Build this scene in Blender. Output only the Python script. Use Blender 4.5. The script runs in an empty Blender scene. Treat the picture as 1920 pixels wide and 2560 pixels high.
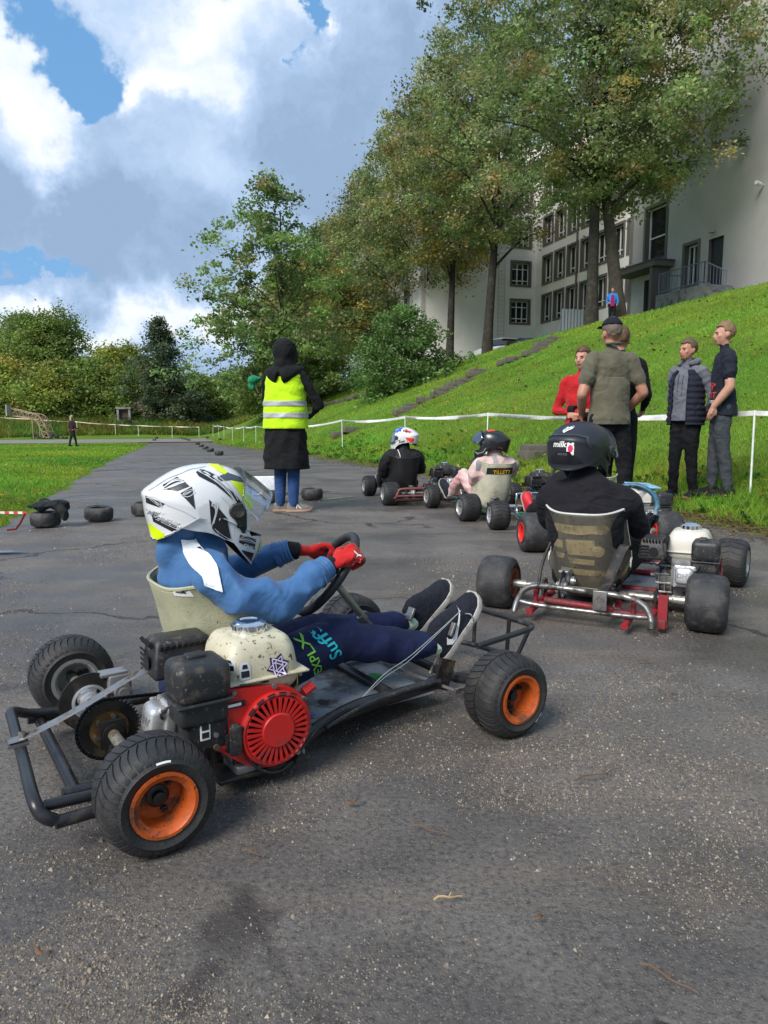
import bpy, bmesh, math, random
import numpy as np
from mathutils import Vector, Matrix
from mathutils.bvhtree import BVHTree
from mathutils.geometry import delaunay_2d_cdt
SC = bpy.context.scene
COL = SC.collection
rad = math.radians
# ------------------------------------------------------------------ camera, sky, sun, exposure
cd = bpy.data.cameras.new('camera'); cam = bpy.data.objects.new('camera', cd); COL.objects.link(cam)
cd.sensor_fit = 'VERTICAL'; cd.sensor_height = 34.6; cd.lens = 1820/2560*34.6
cd.clip_start = .05; cd.clip_end = 2000
cam.location = (0, 0, .962); cam.rotation_euler = (rad(90-7.23), 0, 0)
SC.camera = cam
SC.view_settings.view_transform = 'Standard'; SC.view_settings.look = 'None'
SC.view_settings.exposure = 1.65; SC.view_settings.gamma = 1.0
try: SC.view_settings.use_curve_mapping = False
except Exception: pass
SUN_AZ, SUN_EL = rad(218), rad(42)
sd = bpy.data.lights.new('sun', 'SUN'); so = bpy.data.objects.new('sun', sd); COL.objects.link(so)
sd.energy = 1.5; sd.angle = rad(28); sd.color = (1.0, .95, .88)
sv = Vector((math.sin(SUN_AZ)*math.cos(SUN_EL), math.cos(SUN_AZ)*math.cos(SUN_EL), math.sin(SUN_EL)))
so.rotation_euler = sv.to_track_quat('Z', 'Y').to_euler()

class NT:
    """terse node builder"""
    def __init__(s, tree): s.t = tree; s.n = tree.nodes; s.l = tree.links
    def node(s, kind, ins=None, **props):
        nd = s.n.new(kind)
        for k, v in props.items(): setattr(nd, k, v)
        for k, v in (ins or {}).items(): s.set(nd.inputs[k], v)
        return nd
    def set(s, sock, v):
        if isinstance(v, bpy.types.NodeSocket): s.l.new(v, sock)
        elif isinstance(v, (tuple, list)) and sock.type == 'RGBA' and len(v) == 3: sock.default_value = (*v, 1)
        else: sock.default_value = v
    def m(s, op, a, b=None, c=None, clamp=False):
        nd = s.n.new('ShaderNodeMath'); nd.operation = op; nd.use_clamp = clamp
        for i, v in enumerate((a, b, c)):
            if v is not None: s.set(nd.inputs[i], v)
        return nd.outputs[0]
    def ramp(s, fac, stops, interp='LINEAR'):
        nd = s.n.new('ShaderNodeValToRGB'); nd.color_ramp.interpolation = interp
        e = nd.color_ramp.elements
        while len(e) < len(stops): e.new(.5)
        for k, (p, c) in enumerate(stops):
            e[k].position = p; e[k].color = (c, c, c, 1) if isinstance(c, (int, float)) else (*c, 1)
        s.set(nd.inputs[0], fac); return nd.outputs[0]
    def noise(s, vec, scale, detail=4, rough=.55, dist=0., dim='3D'):
        nd = s.n.new('ShaderNodeTexNoise'); nd.noise_dimensions = dim
        if vec is not None: s.set(nd.inputs['Vector'], vec)
        nd.inputs['Scale'].default_value = scale; nd.inputs['Detail'].default_value = detail
        nd.inputs['Roughness'].default_value = rough; nd.inputs['Distortion'].default_value = dist
        return nd
    def mix(s, fac, a, b, mode='MIX'):
        nd = s.n.new('ShaderNodeMix'); nd.data_type = 'RGBA'; nd.blend_type = mode
        s.set(nd.inputs[0], fac); s.set(nd.inputs[6], a); s.set(nd.inputs[7], b); return nd.outputs[2]

def build_world():
    w = bpy.data.worlds.new('World'); SC.world = w; w.use_nodes = True
    w.node_tree.nodes.clear(); T = NT(w.node_tree)
    out = T.node('ShaderNodeOutputWorld')
    sky = T.node('ShaderNodeTexSky'); sky.sky_type = 'NISHITA'; sky.sun_disc = False
    sky.sun_elevation = SUN_EL; sky.sun_rotation = SUN_AZ
    blue = T.mix(.6, sky.outputs[0], (2.2, 5.6, 10.5))
    bgs = T.node('ShaderNodeBackground', {'Color': blue, 'Strength': .031})
    tc = T.node('ShaderNodeTexCoord'); d = tc.outputs['Generated']
    sx = T.node('ShaderNodeSeparateXYZ', {0: d}).outputs
    # warp of the direction so that cloud borders billow
    wn = T.noise(d, 5.5, 6, .6).outputs['Color']
    wv = T.node('ShaderNodeVectorMath', {0: wn, 1: (.5, .5, .5)}, operation='SUBTRACT').outputs[0]
    wv = T.node('ShaderNodeVectorMath', {0: wv, 'Scale': .27}, operation='SCALE').outputs[0]
    dw = T.node('ShaderNodeVectorMath', {0: d, 1: wv}, operation='ADD').outputs[0]
    q = T.node('ShaderNodeSeparateXYZ', {0: dw}).outputs
    az = T.m('ARCTAN2', q[0], q[1]); el = T.m('ARCSINE', T.m('MAXIMUM', T.m('MINIMUM', q[2], 1.), -1.))
    def blobs(lst):
        tot = None
        for (a, e, ra, re, wgt) in lst:
            u = T.m('MULTIPLY', T.m('SUBTRACT', az, a), 1/ra); v = T.m('MULTIPLY', T.m('SUBTRACT', el, e), 1/re)
            g = T.m('POWER', 2.718, T.m('MULTIPLY', T.m('ADD', T.m('MULTIPLY', u, u), T.m('MULTIPLY', v, v)), -1.))
            tot = T.m('MULTIPLY', g, wgt) if tot is None else T.m('MULTIPLY_ADD', g, wgt, tot)
        return tot
    def dirs(lst):
        o = []
        for (px, py, rx, ry, wgt) in lst:
            p = rad(7.23); v = Vector(((px-960)/1820, math.cos(p)+(1280-py)/1820*math.sin(p), -math.sin(p)+(1280-py)/1820*math.cos(p))).normalized()
            o.append((math.atan2(v.x, v.y), math.asin(v.z), rx/1820*.87, ry/1820*.87, wgt))
        return o
    gaps = blobs(dirs([(130, 50, 90, 90, 1.3), (210, 140, 80, 62, 1.2), (165, 215, 36, 45, .6), (738, 50, 24, 95, 1.1), (60, 650, 190, 26, .95), (560, -200, 200, 120, .7)]))
    n1 = T.noise(d, 2.6, 8, .56).outputs[0]
    cover = T.m('SUBTRACT', T.m('MULTIPLY_ADD', n1, .55, .42), gaps)
    mask = T.ramp(cover, [(-.0, 0.), (.46, 1.)], 'EASE')
    bright = blobs(dirs([(40, 250, 95, 200, 1.2), (20, 430, 120, 90, .5), (430, 40, 130, 110, .65), (620, 10, 260, 95, .8), (380, 210, 110, 55, .9), (560, 215, 75, 60, .6), (290, 210, 40, 40, .5), (760, 120, 35, 35, .9), (270, 800, 330, 50, .85), (60, 740, 120, 40, .7), (600, 430, 150, 130, .3), (980, 640, 120, 80, .25), (520, 800, 130, 70, .5), (430, 600, 90, 250, .25), (1060, 40, 60, 90, .35)]))
    dark = blobs(dirs([(170, 560, 330, 95, .85), (330, 615, 260, 70, .7), (110, 470, 220, 90, .3), (850, 420, 230, 110, .75), (650, 300, 210, 90, .45), (1120, 250, 260, 300, .6), (1000, 560, 230, 110, .5), (560, 530, 140, 60, .3), (450, 720, 200, 40, .3)]))
    n2 = T.noise(dw, 4.2, 9, .6).outputs[0]
    n3 = T.noise(dw, 11., 6, .6).outputs[0]
    br = T.m('ADD', T.m('MULTIPLY_ADD', n2, 1.7, -.58), T.m('SUBTRACT', bright, T.m('MULTIPLY', dark, .52)))
    br = T.m('ADD', br, T.m('MULTIPLY_ADD', n3, .7, -.35))
    colr = T.ramp(T.m('MULTIPLY', br, .62, None, True), [(.0, (.105, .148, .215)), (.2, (.14, .19, .27)), (.42, (.19, .24, .315)), (.66, (.285, .31, .335)), (1., (.38, .375, .355))])
    # cooler blue-grey to the right of the field of view
    bgc = T.node('ShaderNodeBackground', {'Color': colr, 'Strength': 1.0})
    low = T.ramp(sx[2], [(.0, 0.), (.02, 1.)])
    bgg = T.node('ShaderNodeBackground', {'Color': (.16, .18, .15), 'Strength': 1.})
    mx = T.node('ShaderNodeMixShader', {0: mask, 1: bgs.outputs[0], 2: bgc.outputs[0]})
    mx2 = T.node('ShaderNodeMixShader', {0: low, 1: bgg.outputs[0], 2: mx.outputs[0]})
    T.l.new(mx2.outputs[0], out.inputs[0])
build_world()

# ------------------------------------------------------------------ materials
MATS = {}
def mat(name, col, rough=.6, metal=0., var=.15, vs=12., bump=0., bs=60., dirt=None, ds=9., dthr=(.5, .62), coat=0., spec=.5, attr=None, trans=0., col2=None, fine=None):
    if name in MATS: return MATS[name]
    m = bpy.data.materials.new(name); m.use_nodes = True; m.node_tree.nodes.clear(); T = NT(m.node_tree)
    out = T.node('ShaderNodeOutputMaterial'); b = T.node('ShaderNodeBsdfPrincipled')
    vec = T.node('ShaderNodeTexCoord').outputs['Object']
    if attr:
        base = T.node('ShaderNodeAttribute', attribute_name=attr).outputs['Color']
    else:
        n = T.noise(vec, vs, 5).outputs[0]
        c = Vector(col); hi = col2 or tuple(min(1, x*(1+var)) for x in c); lo = col if col2 else tuple(x*(1-var) for x in c)
        base = T.ramp(n, [(.3, lo), (.7, hi)])
    r = rough
    if dirt:
        f = T.ramp(T.noise(vec, ds, 7, .68).outputs[0], [(dthr[0], 0.), (dthr[1], 1.)])
        base = T.mix(f, base, dirt); r = T.m('MULTIPLY_ADD', f, .8-rough, rough)
    if fine:   # fine specks
        f = T.ramp(T.noise(vec, fine[1], 3, .7).outputs[0], [(fine[2], 0.), (fine[2]+.05, 1.)])
        base = T.mix(f, base, fine[0])
    T.set(b.inputs['Base Color'], base); T.set(b.inputs['Roughness'], r); b.inputs['Metallic'].default_value = metal
    b.inputs['Coat Weight'].default_value = coat; b.inputs['Coat Roughness'].default_value = .12
    b.inputs['Specular IOR Level'].default_value = spec
    if bump:
        bn = T.node('ShaderNodeBump', {'Height': T.noise(vec, bs, 5, .6).outputs[0], 'Strength': bump, 'Distance': .01})
        T.l.new(bn.outputs[0], b.inputs['Normal'])
    sh = b.outputs[0]
    if trans:
        tb = T.node('ShaderNodeBsdfTranslucent', {'Color': base})
        sh = T.node('ShaderNodeMixShader', {0: trans, 1: sh, 2: tb.outputs[0]}).outputs[0]
    T.l.new(sh, out.inputs[0]); MATS[name] = m; return m

def cloth(name, col, folds=.35, fs=9., weave=900., rough=.85, var=.18, stretch=(1, 1, 1)):
    if name in MATS: return MATS[name]
    m = bpy.data.materials.new(name); m.use_nodes = True; m.node_tree.nodes.clear(); T = NT(m.node_tree)
    out = T.node('ShaderNodeOutputMaterial'); b = T.node('ShaderNodeBsdfPrincipled')
    vec = T.node('ShaderNodeTexCoord').outputs['Object']
    mp = T.node('ShaderNodeMapping', {'Vector': vec, 'Scale': stretch}).outputs[0]
    n = T.noise(mp, fs, 3, .5, 1.2).outputs[0]
    base = T.ramp(n, [(.3, tuple(x*(1-var) for x in col)), (.7, tuple(min(1, x*(1+var)) for x in col))])
    T.set(b.inputs['Base Color'], base); b.inputs['Roughness'].default_value = rough
    b.inputs['Specular IOR Level'].default_value = .25; b.inputs['Sheen Weight'].default_value = .12 if max(col) > .06 else .015
    wv = T.noise(vec, weave, 2).outputs[0]
    h = T.m('MULTIPLY_ADD', wv, .02, n)
    bn = T.node('ShaderNodeBump', {'Height': h, 'Strength': folds, 'Distance': .06})
    T.l.new(bn.outputs[0], b.inputs['Normal']); T.l.new(b.outputs[0], out.inputs[0]); MATS[name] = m; return m

def glass_mat(name, tint=(1, 1, 1), mixf=.86, rough=.02):
    if name in MATS: return MATS[name]
    m = bpy.data.materials.new(name); m.use_nodes = True; m.node_tree.nodes.clear(); T = NT(m.node_tree)
    out = T.node('ShaderNodeOutputMaterial')
    tr = T.node('ShaderNodeBsdfTransparent', {'Color': tint}); gl = T.node('ShaderNodeBsdfGlossy', {'Color': (.9, .93, 1), 'Roughness': rough})
    fr = T.node('ShaderNodeFresnel', {'IOR': 1.5}).outputs[0]
    mx = T.node('ShaderNodeMixShader', {0: T.m('MULTIPLY_ADD', fr, .55, 1-mixf, True), 1: tr.outputs[0], 2: gl.outputs[0]})
    T.l.new(mx.outputs[0], out.inputs[0]); MATS[name] = m; return m

# ------------------------------------------------------------------ mesh builder
def nrm(v): v = np.asarray(v, float); return v/max(np.linalg.norm(v), 1e-12)
def rotm(ax, deg):
    return np.array(Matrix.Rotation(rad(deg), 3, Vector(ax)))
def euler(x=0, y=0, z=0): return rotm((0, 0, 1), z) @ rotm((0, 1, 0), y) @ rotm((1, 0, 0), x)
def catmull(pts, n=6, closed=False):
    P = [np.asarray(p, float) for p in pts]; k = len(P); o = []
    rng_ = range(k if closed else k-1)
    for i in rng_:
        if closed: a, b, c, d = P[i-1], P[i], P[(i+1) % k], P[(i+2) % k]
        else: a, b, c, d = P[max(i-1, 0)], P[i], P[i+1], P[min(i+2, k-1)]
        for j in range(n):
            t = j/n; o.append(.5*((2*b)+(-a+c)*t+(2*a-5*b+4*c-d)*t*t+(-a+3*b-3*c+d)*t**3))
    if not closed: o.append(P[-1])
    return o
class MB:
    def __init__(s): s.v = []; s.f = []; s.mi = []; s.n = 0
    def add(s, V, Fc, mi=0):
        V = np.asarray(V, float).reshape(-1, 3); s.v.append(V)
        n = s.n
        for f in Fc: s.f.append(tuple(int(i)+n for i in f))
        s.mi += [mi]*len(Fc); s.n += len(V); return s
    def box(s, c, size, rot=None, mi=0):
        h = np.asarray(size, float)/2
        V = np.array([(x, y, z) for z in (-1, 1) for y in (-1, 1) for x in (-1, 1)])*h
        if rot is not None: V = V @ np.asarray(rot).T
        return s.add(V+np.asarray(c, float), [(0, 2, 3, 1), (4, 5, 7, 6), (0, 1, 5, 4), (2, 6, 7, 3), (0, 4, 6, 2), (1, 3, 7, 5)], mi)
    def rbox(s, c, size, r, rot=None, mi=0, seg=3, shape=None):
        h = np.asarray(size, float)/2; r = min(r, *(h*.999))
        def axis(hh):
            a = [-hh+r*(1-math.cos(math.pi/2*i/seg)) for i in range(seg+1)]
            return a+[-x for x in reversed(a)]
        ax = [axis(x) for x in h]; idx = {}; V = []; Fc = []
        def vid(i, j, k):
            if (i, j, k) not in idx: idx[(i, j, k)] = len(V); V.append((ax[0][i], ax[1][j], ax[2][k]))
            return idx[(i, j, k)]
        L = 2*seg+1
        for a in range(L):
            for b in range(L):
                Fc += [(vid(0, a, b), vid(0, a, b+1), vid(0, a+1, b+1), vid(0, a+1, b)), (vid(L, a, b), vid(L, a+1, b), vid(L, a+1, b+1), vid(L, a, b+1)),
                       (vid(a, 0, b), vid(a+1, 0, b), vid(a+1, 0, b+1), vid(a, 0, b+1)), (vid(a, L, b), vid(a, L, b+1), vid(a+1, L, b+1), vid(a+1, L, b)),
                       (vid(a, b, 0), vid(a, b+1, 0), vid(a+1, b+1, 0), vid(a+1, b, 0)), (vid(a, b, L), vid(a+1, b, L), vid(a+1, b+1, L), vid(a, b+1, L))]
        V = np.array(V); core = np.clip(V, -(h-r), h-r); dl = V-core
        ln = np.linalg.norm(dl, axis=1, keepdims=True); V = np.where(ln > 1e-9, core+dl/np.maximum(ln, 1e-9)*r, V)
        if shape: V = shape(V)
        if rot is not None: V = V @ np.asarray(rot).T
        return s.add(V+np.asarray(c, float), Fc, mi)
    def tube(s, pts, r, n=8, closed=False, mi=0, caps=True, ref=None, flat=None):
        P = np.array(pts, float); k = len(P)
        T = np.roll(P, -1, 0)-np.roll(P, 1, 0)
        if not closed: T[0] = P[1]-P[0]; T[-1] = P[-1]-P[-2]
        T = T/np.maximum(np.linalg.norm(T, axis=1, keepdims=True), 1e-12)
        if ref is None: ref = (0, 0, 1) if abs(T[0][2]) < .9 else (1, 0, 0)
        u = np.asarray(ref, float); u = nrm(u-T[0]*(u@T[0])); V = []
        R = [r]*k if np.isscalar(r) else list(r)
        th = np.arange(n)*2*math.pi/n
        for i in range(k):
            if i and flat is None: u = nrm(u-T[i]*(u@T[i]))
            if flat is not None: u = np.asarray(ref, float); u = nrm(u-T[i]*(u@T[i]))
            w = np.cross(T[i], u); a, b = (R[i], R[i]) if np.isscalar(R[i]) else R[i]
            V.append(P[i]+np.outer(np.cos(th)*a, u)+np.outer(np.sin(th)*b, w))
        V = np.concatenate(V); Fc = []
        for i in range(k if closed else k-1):
            j = (i+1) % k
            for q in range(n): q2 = (q+1) % n; Fc.append((i*n+q, i*n+q2, j*n+q2, j*n+q))
        if caps and not closed: Fc += [tuple(range(n-1, -1, -1)), tuple((k-1)*n+q for q in range(n))]
        return s.add(V, Fc, mi)
    def cyl(s, a, b, r, n=14, mi=0, r2=None): return s.tube([a, b], [r, r if r2 is None else r2], n, mi=mi)
    def lathe(s, prof, c, ax, n=24, mi=0, closed=False, ang=None):
        ax = nrm(ax); u = nrm(np.cross(ax, (0, 0, 1) if abs(ax[2]) < .9 else (1, 0, 0))); w = np.cross(ax, u); V = []
        th = np.arange(n)*2*math.pi/n
        for (r, h) in prof: V.append(np.asarray(c, float)+ax*h+np.outer(np.cos(th)*r, u)+np.outer(np.sin(th)*r, w))
        k = len(prof); Fc = []
        for i in range(k if closed else k-1):
            j = (i+1) % k
            for q in range(n): q2 = (q+1) % n; Fc.append((i*n+q, i*n+q2, j*n+q2, j*n+q))
        if not closed:
            if prof[0][0] > 1e-4: Fc.append(tuple(range(n-1, -1, -1)))
            if prof[-1][0] > 1e-4: Fc.append(tuple((k-1)*n+q for q in range(n)))
        return s.add(np.concatenate(V), Fc, mi)
    def ell(s, c, rr, rot=None, n=14, m=9, mi=0):
        V = []; Fc = []
        for i in range(m+1):
            p = math.pi*i/m
            for j in range(n): t = 2*math.pi*j/n; V.append((math.sin(p)*math.cos(t), math.sin(p)*math.sin(t), math.cos(p)))
        for i in range(m):
            for j in range(n): j2 = (j+1) % n; Fc.append((i*n+j, (i+1)*n+j, (i+1)*n+j2, i*n+j2))
        V = np.array(V)*np.asarray(rr, float)
        if rot is not None: V = V @ np.asarray(rot).T
        return s.add(V+np.asarray(c, float), Fc, mi)
    def prism(s, poly, o, ux, uy, depth, mi=0):
        ux = np.asarray(ux, float); uy = np.asarray(uy, float); nn = nrm(np.cross(ux, uy)); o = np.asarray(o, float); k = len(poly)
        A = np.array([o+ux*a+uy*b for a, b in poly]); V = np.concatenate([A, A+nn*depth])
        Fc = [tuple(range(k-1, -1, -1)), tuple(range(k, 2*k))]+[(i, (i+1) % k, k+(i+1) % k, k+i) for i in range(k)]
        return s.add(V, Fc, mi)
    def loft(s, rings, mi=0, caps=True, closed=True):
        n = len(rings[0]); V = np.concatenate([np.asarray(r, float) for r in rings]); Fc = []
        for i in range(len(rings)-1):
            for q in range(n if closed else n-1): q2 = (q+1) % n; Fc.append((i*n+q, i*n+q2, (i+1)*n+q2, (i+1)*n+q))
        if caps and closed: Fc += [tuple(range(n-1, -1, -1)), tuple((len(rings)-1)*n+q for q in range(n))]
        return s.add(V, Fc, mi)
    def xf(s, M=None, t=(0, 0, 0)):
        M = np.eye(3) if M is None else np.asarray(M); s.v = [v @ M.T+np.asarray(t, float) for v in s.v]; return s
    def mesh(s, name, mats=(), angle=38, smooth=True):
        me = bpy.data.meshes.new(name); V = np.concatenate(s.v) if s.v else np.zeros((0, 3))
        me.from_pydata(V.tolist(), [], s.f)
        for m_ in mats: me.materials.append(m_)
        if len(mats) > 1: me.polygons.foreach_set('material_index', s.mi)
        if smooth:
            me.polygons.foreach_set('use_smooth', [True]*len(me.polygons)); me.set_sharp_from_angle(angle=rad(angle))
        me.update(); return me
    def parts(s, name, mats, parent=None, **k):
        o = None; base = 0; fi = 0
        for V in s.v:
            q = MB(); fs = []; n = len(V)
            while fi < len(s.f) and max(s.f[fi]) < base+n: fs.append(tuple(i-base for i in s.f[fi])); fi += 1
            q.add(V, fs); o = q.build(name, mats, parent, **k); base += n
        return o
    def build(s, name, mats, parent=None, angle=38, smooth=True, fix=True):
        if not isinstance(mats, (list, tuple)): mats = [mats]
        me = s.mesh(name, mats, angle, smooth)
        if fix:
            bm = bmesh.new(); bm.from_mesh(me); bmesh.ops.recalc_face_normals(bm, faces=bm.faces); bm.to_mesh(me); bm.free()
        return link(name, me, parent)
def link(name, me, parent=None):
    o = bpy.data.objects.new(name, me); COL.objects.link(o)
    if parent is not None: o.parent = parent
    return o
def tag(o, label=None, cat=None, group=None, kind=None):
    if label: o['label'] = label
    if cat: o['category'] = cat
    if group: o['group'] = group
    if kind: o['kind'] = kind
    return o
def empty(name, loc, rz=0., label=None, cat=None, group=None):
    o = bpy.data.objects.new(name, None); COL.objects.link(o); o.empty_display_size = .2
    o.location = loc; o.rotation_euler = (0, 0, rz); return tag(o, label, cat, group)
def struct(o): o['kind'] = 'structure'; return o
def npmesh(name, V, tri, mats, cols=None, nper=3, smooth=False):
    """big meshes straight from numpy; every face has nper corners"""
    me = bpy.data.meshes.new(name); nf = len(tri)
    me.vertices.add(len(V)); me.vertices.foreach_set('co', np.asarray(V, np.float32).ravel())
    me.loops.add(nf*nper); me.loops.foreach_set('vertex_index', np.asarray(tri, np.int32).ravel())
    me.polygons.add(nf); me.polygons.foreach_set('loop_start', np.arange(nf, dtype=np.int32)*nper)
    me.polygons.foreach_set('loop_total', np.full(nf, nper, np.int32))
    for m_ in mats: me.materials.append(m_)
    if cols is not None:
        a = me.attributes.new('tint', 'FLOAT_COLOR', 'POINT'); c4 = np.ones((len(V), 4), np.float32); c4[:, :3] = cols
        a.data.foreach_set('color', c4.ravel())
    if smooth: me.polygons.foreach_set('use_smooth', np.ones(nf, bool))
    me.update(calc_edges=True); me.validate(); return me
def copy_tree(o, parent=None):
    c = o.copy(); COL.objects.link(c)
    if parent is not None: c.parent = parent
    for ch in o.children: copy_tree(ch, c)
    return c
# flat print laid on a surface: polygons in a 2-D frame are cut fine and projected on the target
def bvh_of(*obs):
    V = []; P = []
    for o in obs:
        n = len(V); V += [tuple(v.co) for v in o.data.vertices]; P += [tuple(i+n for i in p.vertices) for p in o.data.polygons]
    return BVHTree.FromPolygons([Vector(v) for v in V], P)
def inpoly(p, poly):
    x, y = p; c = False; j = len(poly)-1
    for i in range(len(poly)):
        (xi, yi), (xj, yj) = poly[i], poly[j]
        if (yi > y) != (yj > y) and x < (xj-xi)*(y-yi)/(yj-yi)+xi: c = not c
        j = i
    return c
def poly_tris(poly, step):
    P = []; k = len(poly)
    for i in range(k):
        a = np.array(poly[i], float); b = np.array(poly[(i+1) % k], float); m_ = max(1, int(np.linalg.norm(b-a)/step))
        for j in range(m_): P.append(a+(b-a)*j/m_)
    ne = len(P); edge = [(i, (i+1) % ne) for i in range(ne)]
    A = np.array(P); lo, hi = A.min(0), A.max(0)
    pl = [tuple(p) for p in P]
    for x in np.arange(lo[0]+step*.5, hi[0], step):
        for y in np.arange(lo[1]+step*.5, hi[1], step):
            if inpoly((x, y), pl) and np.min(np.abs(A-(x, y)).max(1)) > step*.35: P.append(np.array((x, y)))
    vo, eo, fo, *_ = delaunay_2d_cdt([Vector(p) for p in P], edge, [], 0, 1e-6)
    vv = [(v.x, v.y) for v in vo]; ff = []
    for f in fo:
        c = np.mean([vv[i] for i in f], axis=0)
        if inpoly(c, pl): ff.append(tuple(f))
    return vv, ff
def project(bvh, V2, Fc, o, ux, uy, d, off=.0012, maxd=3., mi=0, mb=None, ratio=6.):
    mb = mb or MB(); o = np.asarray(o, float); ux = np.asarray(ux, float); uy = np.asarray(uy, float); d = Vector(nrm(d)); V = []; ok = []
    for (a, b) in V2:
        p = Vector(o+ux*a+uy*b); h = bvh.ray_cast(p, d, maxd)
        if h[0] is None: V.append((0, 0, 0)); ok.append(False)
        else:
            nn = h[1] if h[1].dot(d) < 0 else -h[1]
            V.append(tuple(h[0]+nn*off)); ok.append(True)
    def fine(f):
        for i in range(len(f)):
            a, b_ = f[i], f[(i+1) % len(f)]; l2 = math.hypot(V2[a][0]-V2[b_][0], V2[a][1]-V2[b_][1])
            if math.dist(V[a], V[b_]) > ratio*max(l2, .006): return False
        return True
    Fg = [f for f in Fc if all(ok[i] for i in f) and fine(f)]
    if Fg: mb.add(V, Fg, mi)
    return mb
_txt = {}
def text_tris(s, size=1., shear=0., bold=0.):
    k = (s, shear, bold)
    if k not in _txt:
        cu = bpy.data.curves.new('txt', 'FONT'); cu.body = s; cu.shear = shear; cu.offset = bold; cu.resolution_u = 3; cu.align_x = 'CENTER'; cu.align_y = 'CENTER'
        o = bpy.data.objects.new('txt', cu); COL.objects.link(o); bpy.context.view_layer.update()
        me = o.to_mesh(); V = [(v.co.x, v.co.y) for v in me.vertices]; Fc = [tuple(p.vertices) for p in me.polygons]
        o.to_mesh_clear(); bpy.data.objects.remove(o); bpy.data.curves.remove(cu); _txt[k] = (V, Fc)
    V, Fc = _txt[k]; return [(a*size, b*size) for a, b in V], Fc
# ------------------------------------------------------------------ terrain
AZ = rad(-16.2); NLx, NLy = math.cos(AZ), -math.sin(AZ); ULx, ULy = math.sin(AZ), math.cos(AZ)
def LL(la, lo, z=0.): return np.array([la*NLx+lo*ULx, la*NLy+lo*ULy, z])
def smooth(a, b, x): t = np.clip((x-a)/(b-a), 0, 1); return t*t*(3-2*t)
def edgeR(lo): return np.interp(lo, [-20, 6, 13, 19, 27, 38, 50, 60], [5.05, 5.0, 4.35, 3.9, 3.6, 3.2, 2.6, 2.2])
def edgeL(lo): return np.interp(lo, [-30, 5.4, 6.2, 6.6, 60], [-60, -12, -2.2, -1.55, -1.45])
def sins(x, y): return (np.sin(x*.9+y*.37+.5)*np.sin(y*.71-x*.23+1.3)+.6*np.sin(x*2.1-y*1.7)*np.sin(y*2.9+x*.6+2)+.35*np.sin(x*5.3+y*3.1)*np.sin(y*6.1-x*2.2))
def hz(la, lo):
    la = np.asarray(la, float); lo = np.asarray(lo, float)
    z = -.55*smooth(12, 50, lo)
    e = edgeR(lo); t = la-e
    k = np.maximum(t, 0)
    s = np.minimum(1., np.maximum(.45, 1-(lo-75)/70))
    prof = np.where(k < 1.5, .25*smooth(0, 1.6, k), .25+(k-1.5)*.405); prof = np.minimum(prof, 5.15-.5*smooth(33, 40, lo)+np.maximum(0, la-18)*.24); prof = np.minimum(prof, 6.9-1.4*smooth(30, 42, lo))
    prof = np.where(t > 0, prof*s, 0)
    bump = sins(la*.8, lo*.8)*.035*np.clip(t, 0, 1)
    far = 1.35*smooth(64, 72, lo)*np.clip((6-la)/6, 0, 1)
    lawn = np.where(la < edgeL(lo), .03*np.clip(edgeL(lo)-la, 0, 1)+.01*sins(la, lo)*np.clip(edgeL(lo)-la, 0, 1), 0)
    return z+prof+bump+far+lawn
def hzw(x, y): return hz(x*NLx+y*NLy, x*ULx+y*ULy)
def on(x, y): return np.array([x, y, float(hzw(x, y))])

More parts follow.
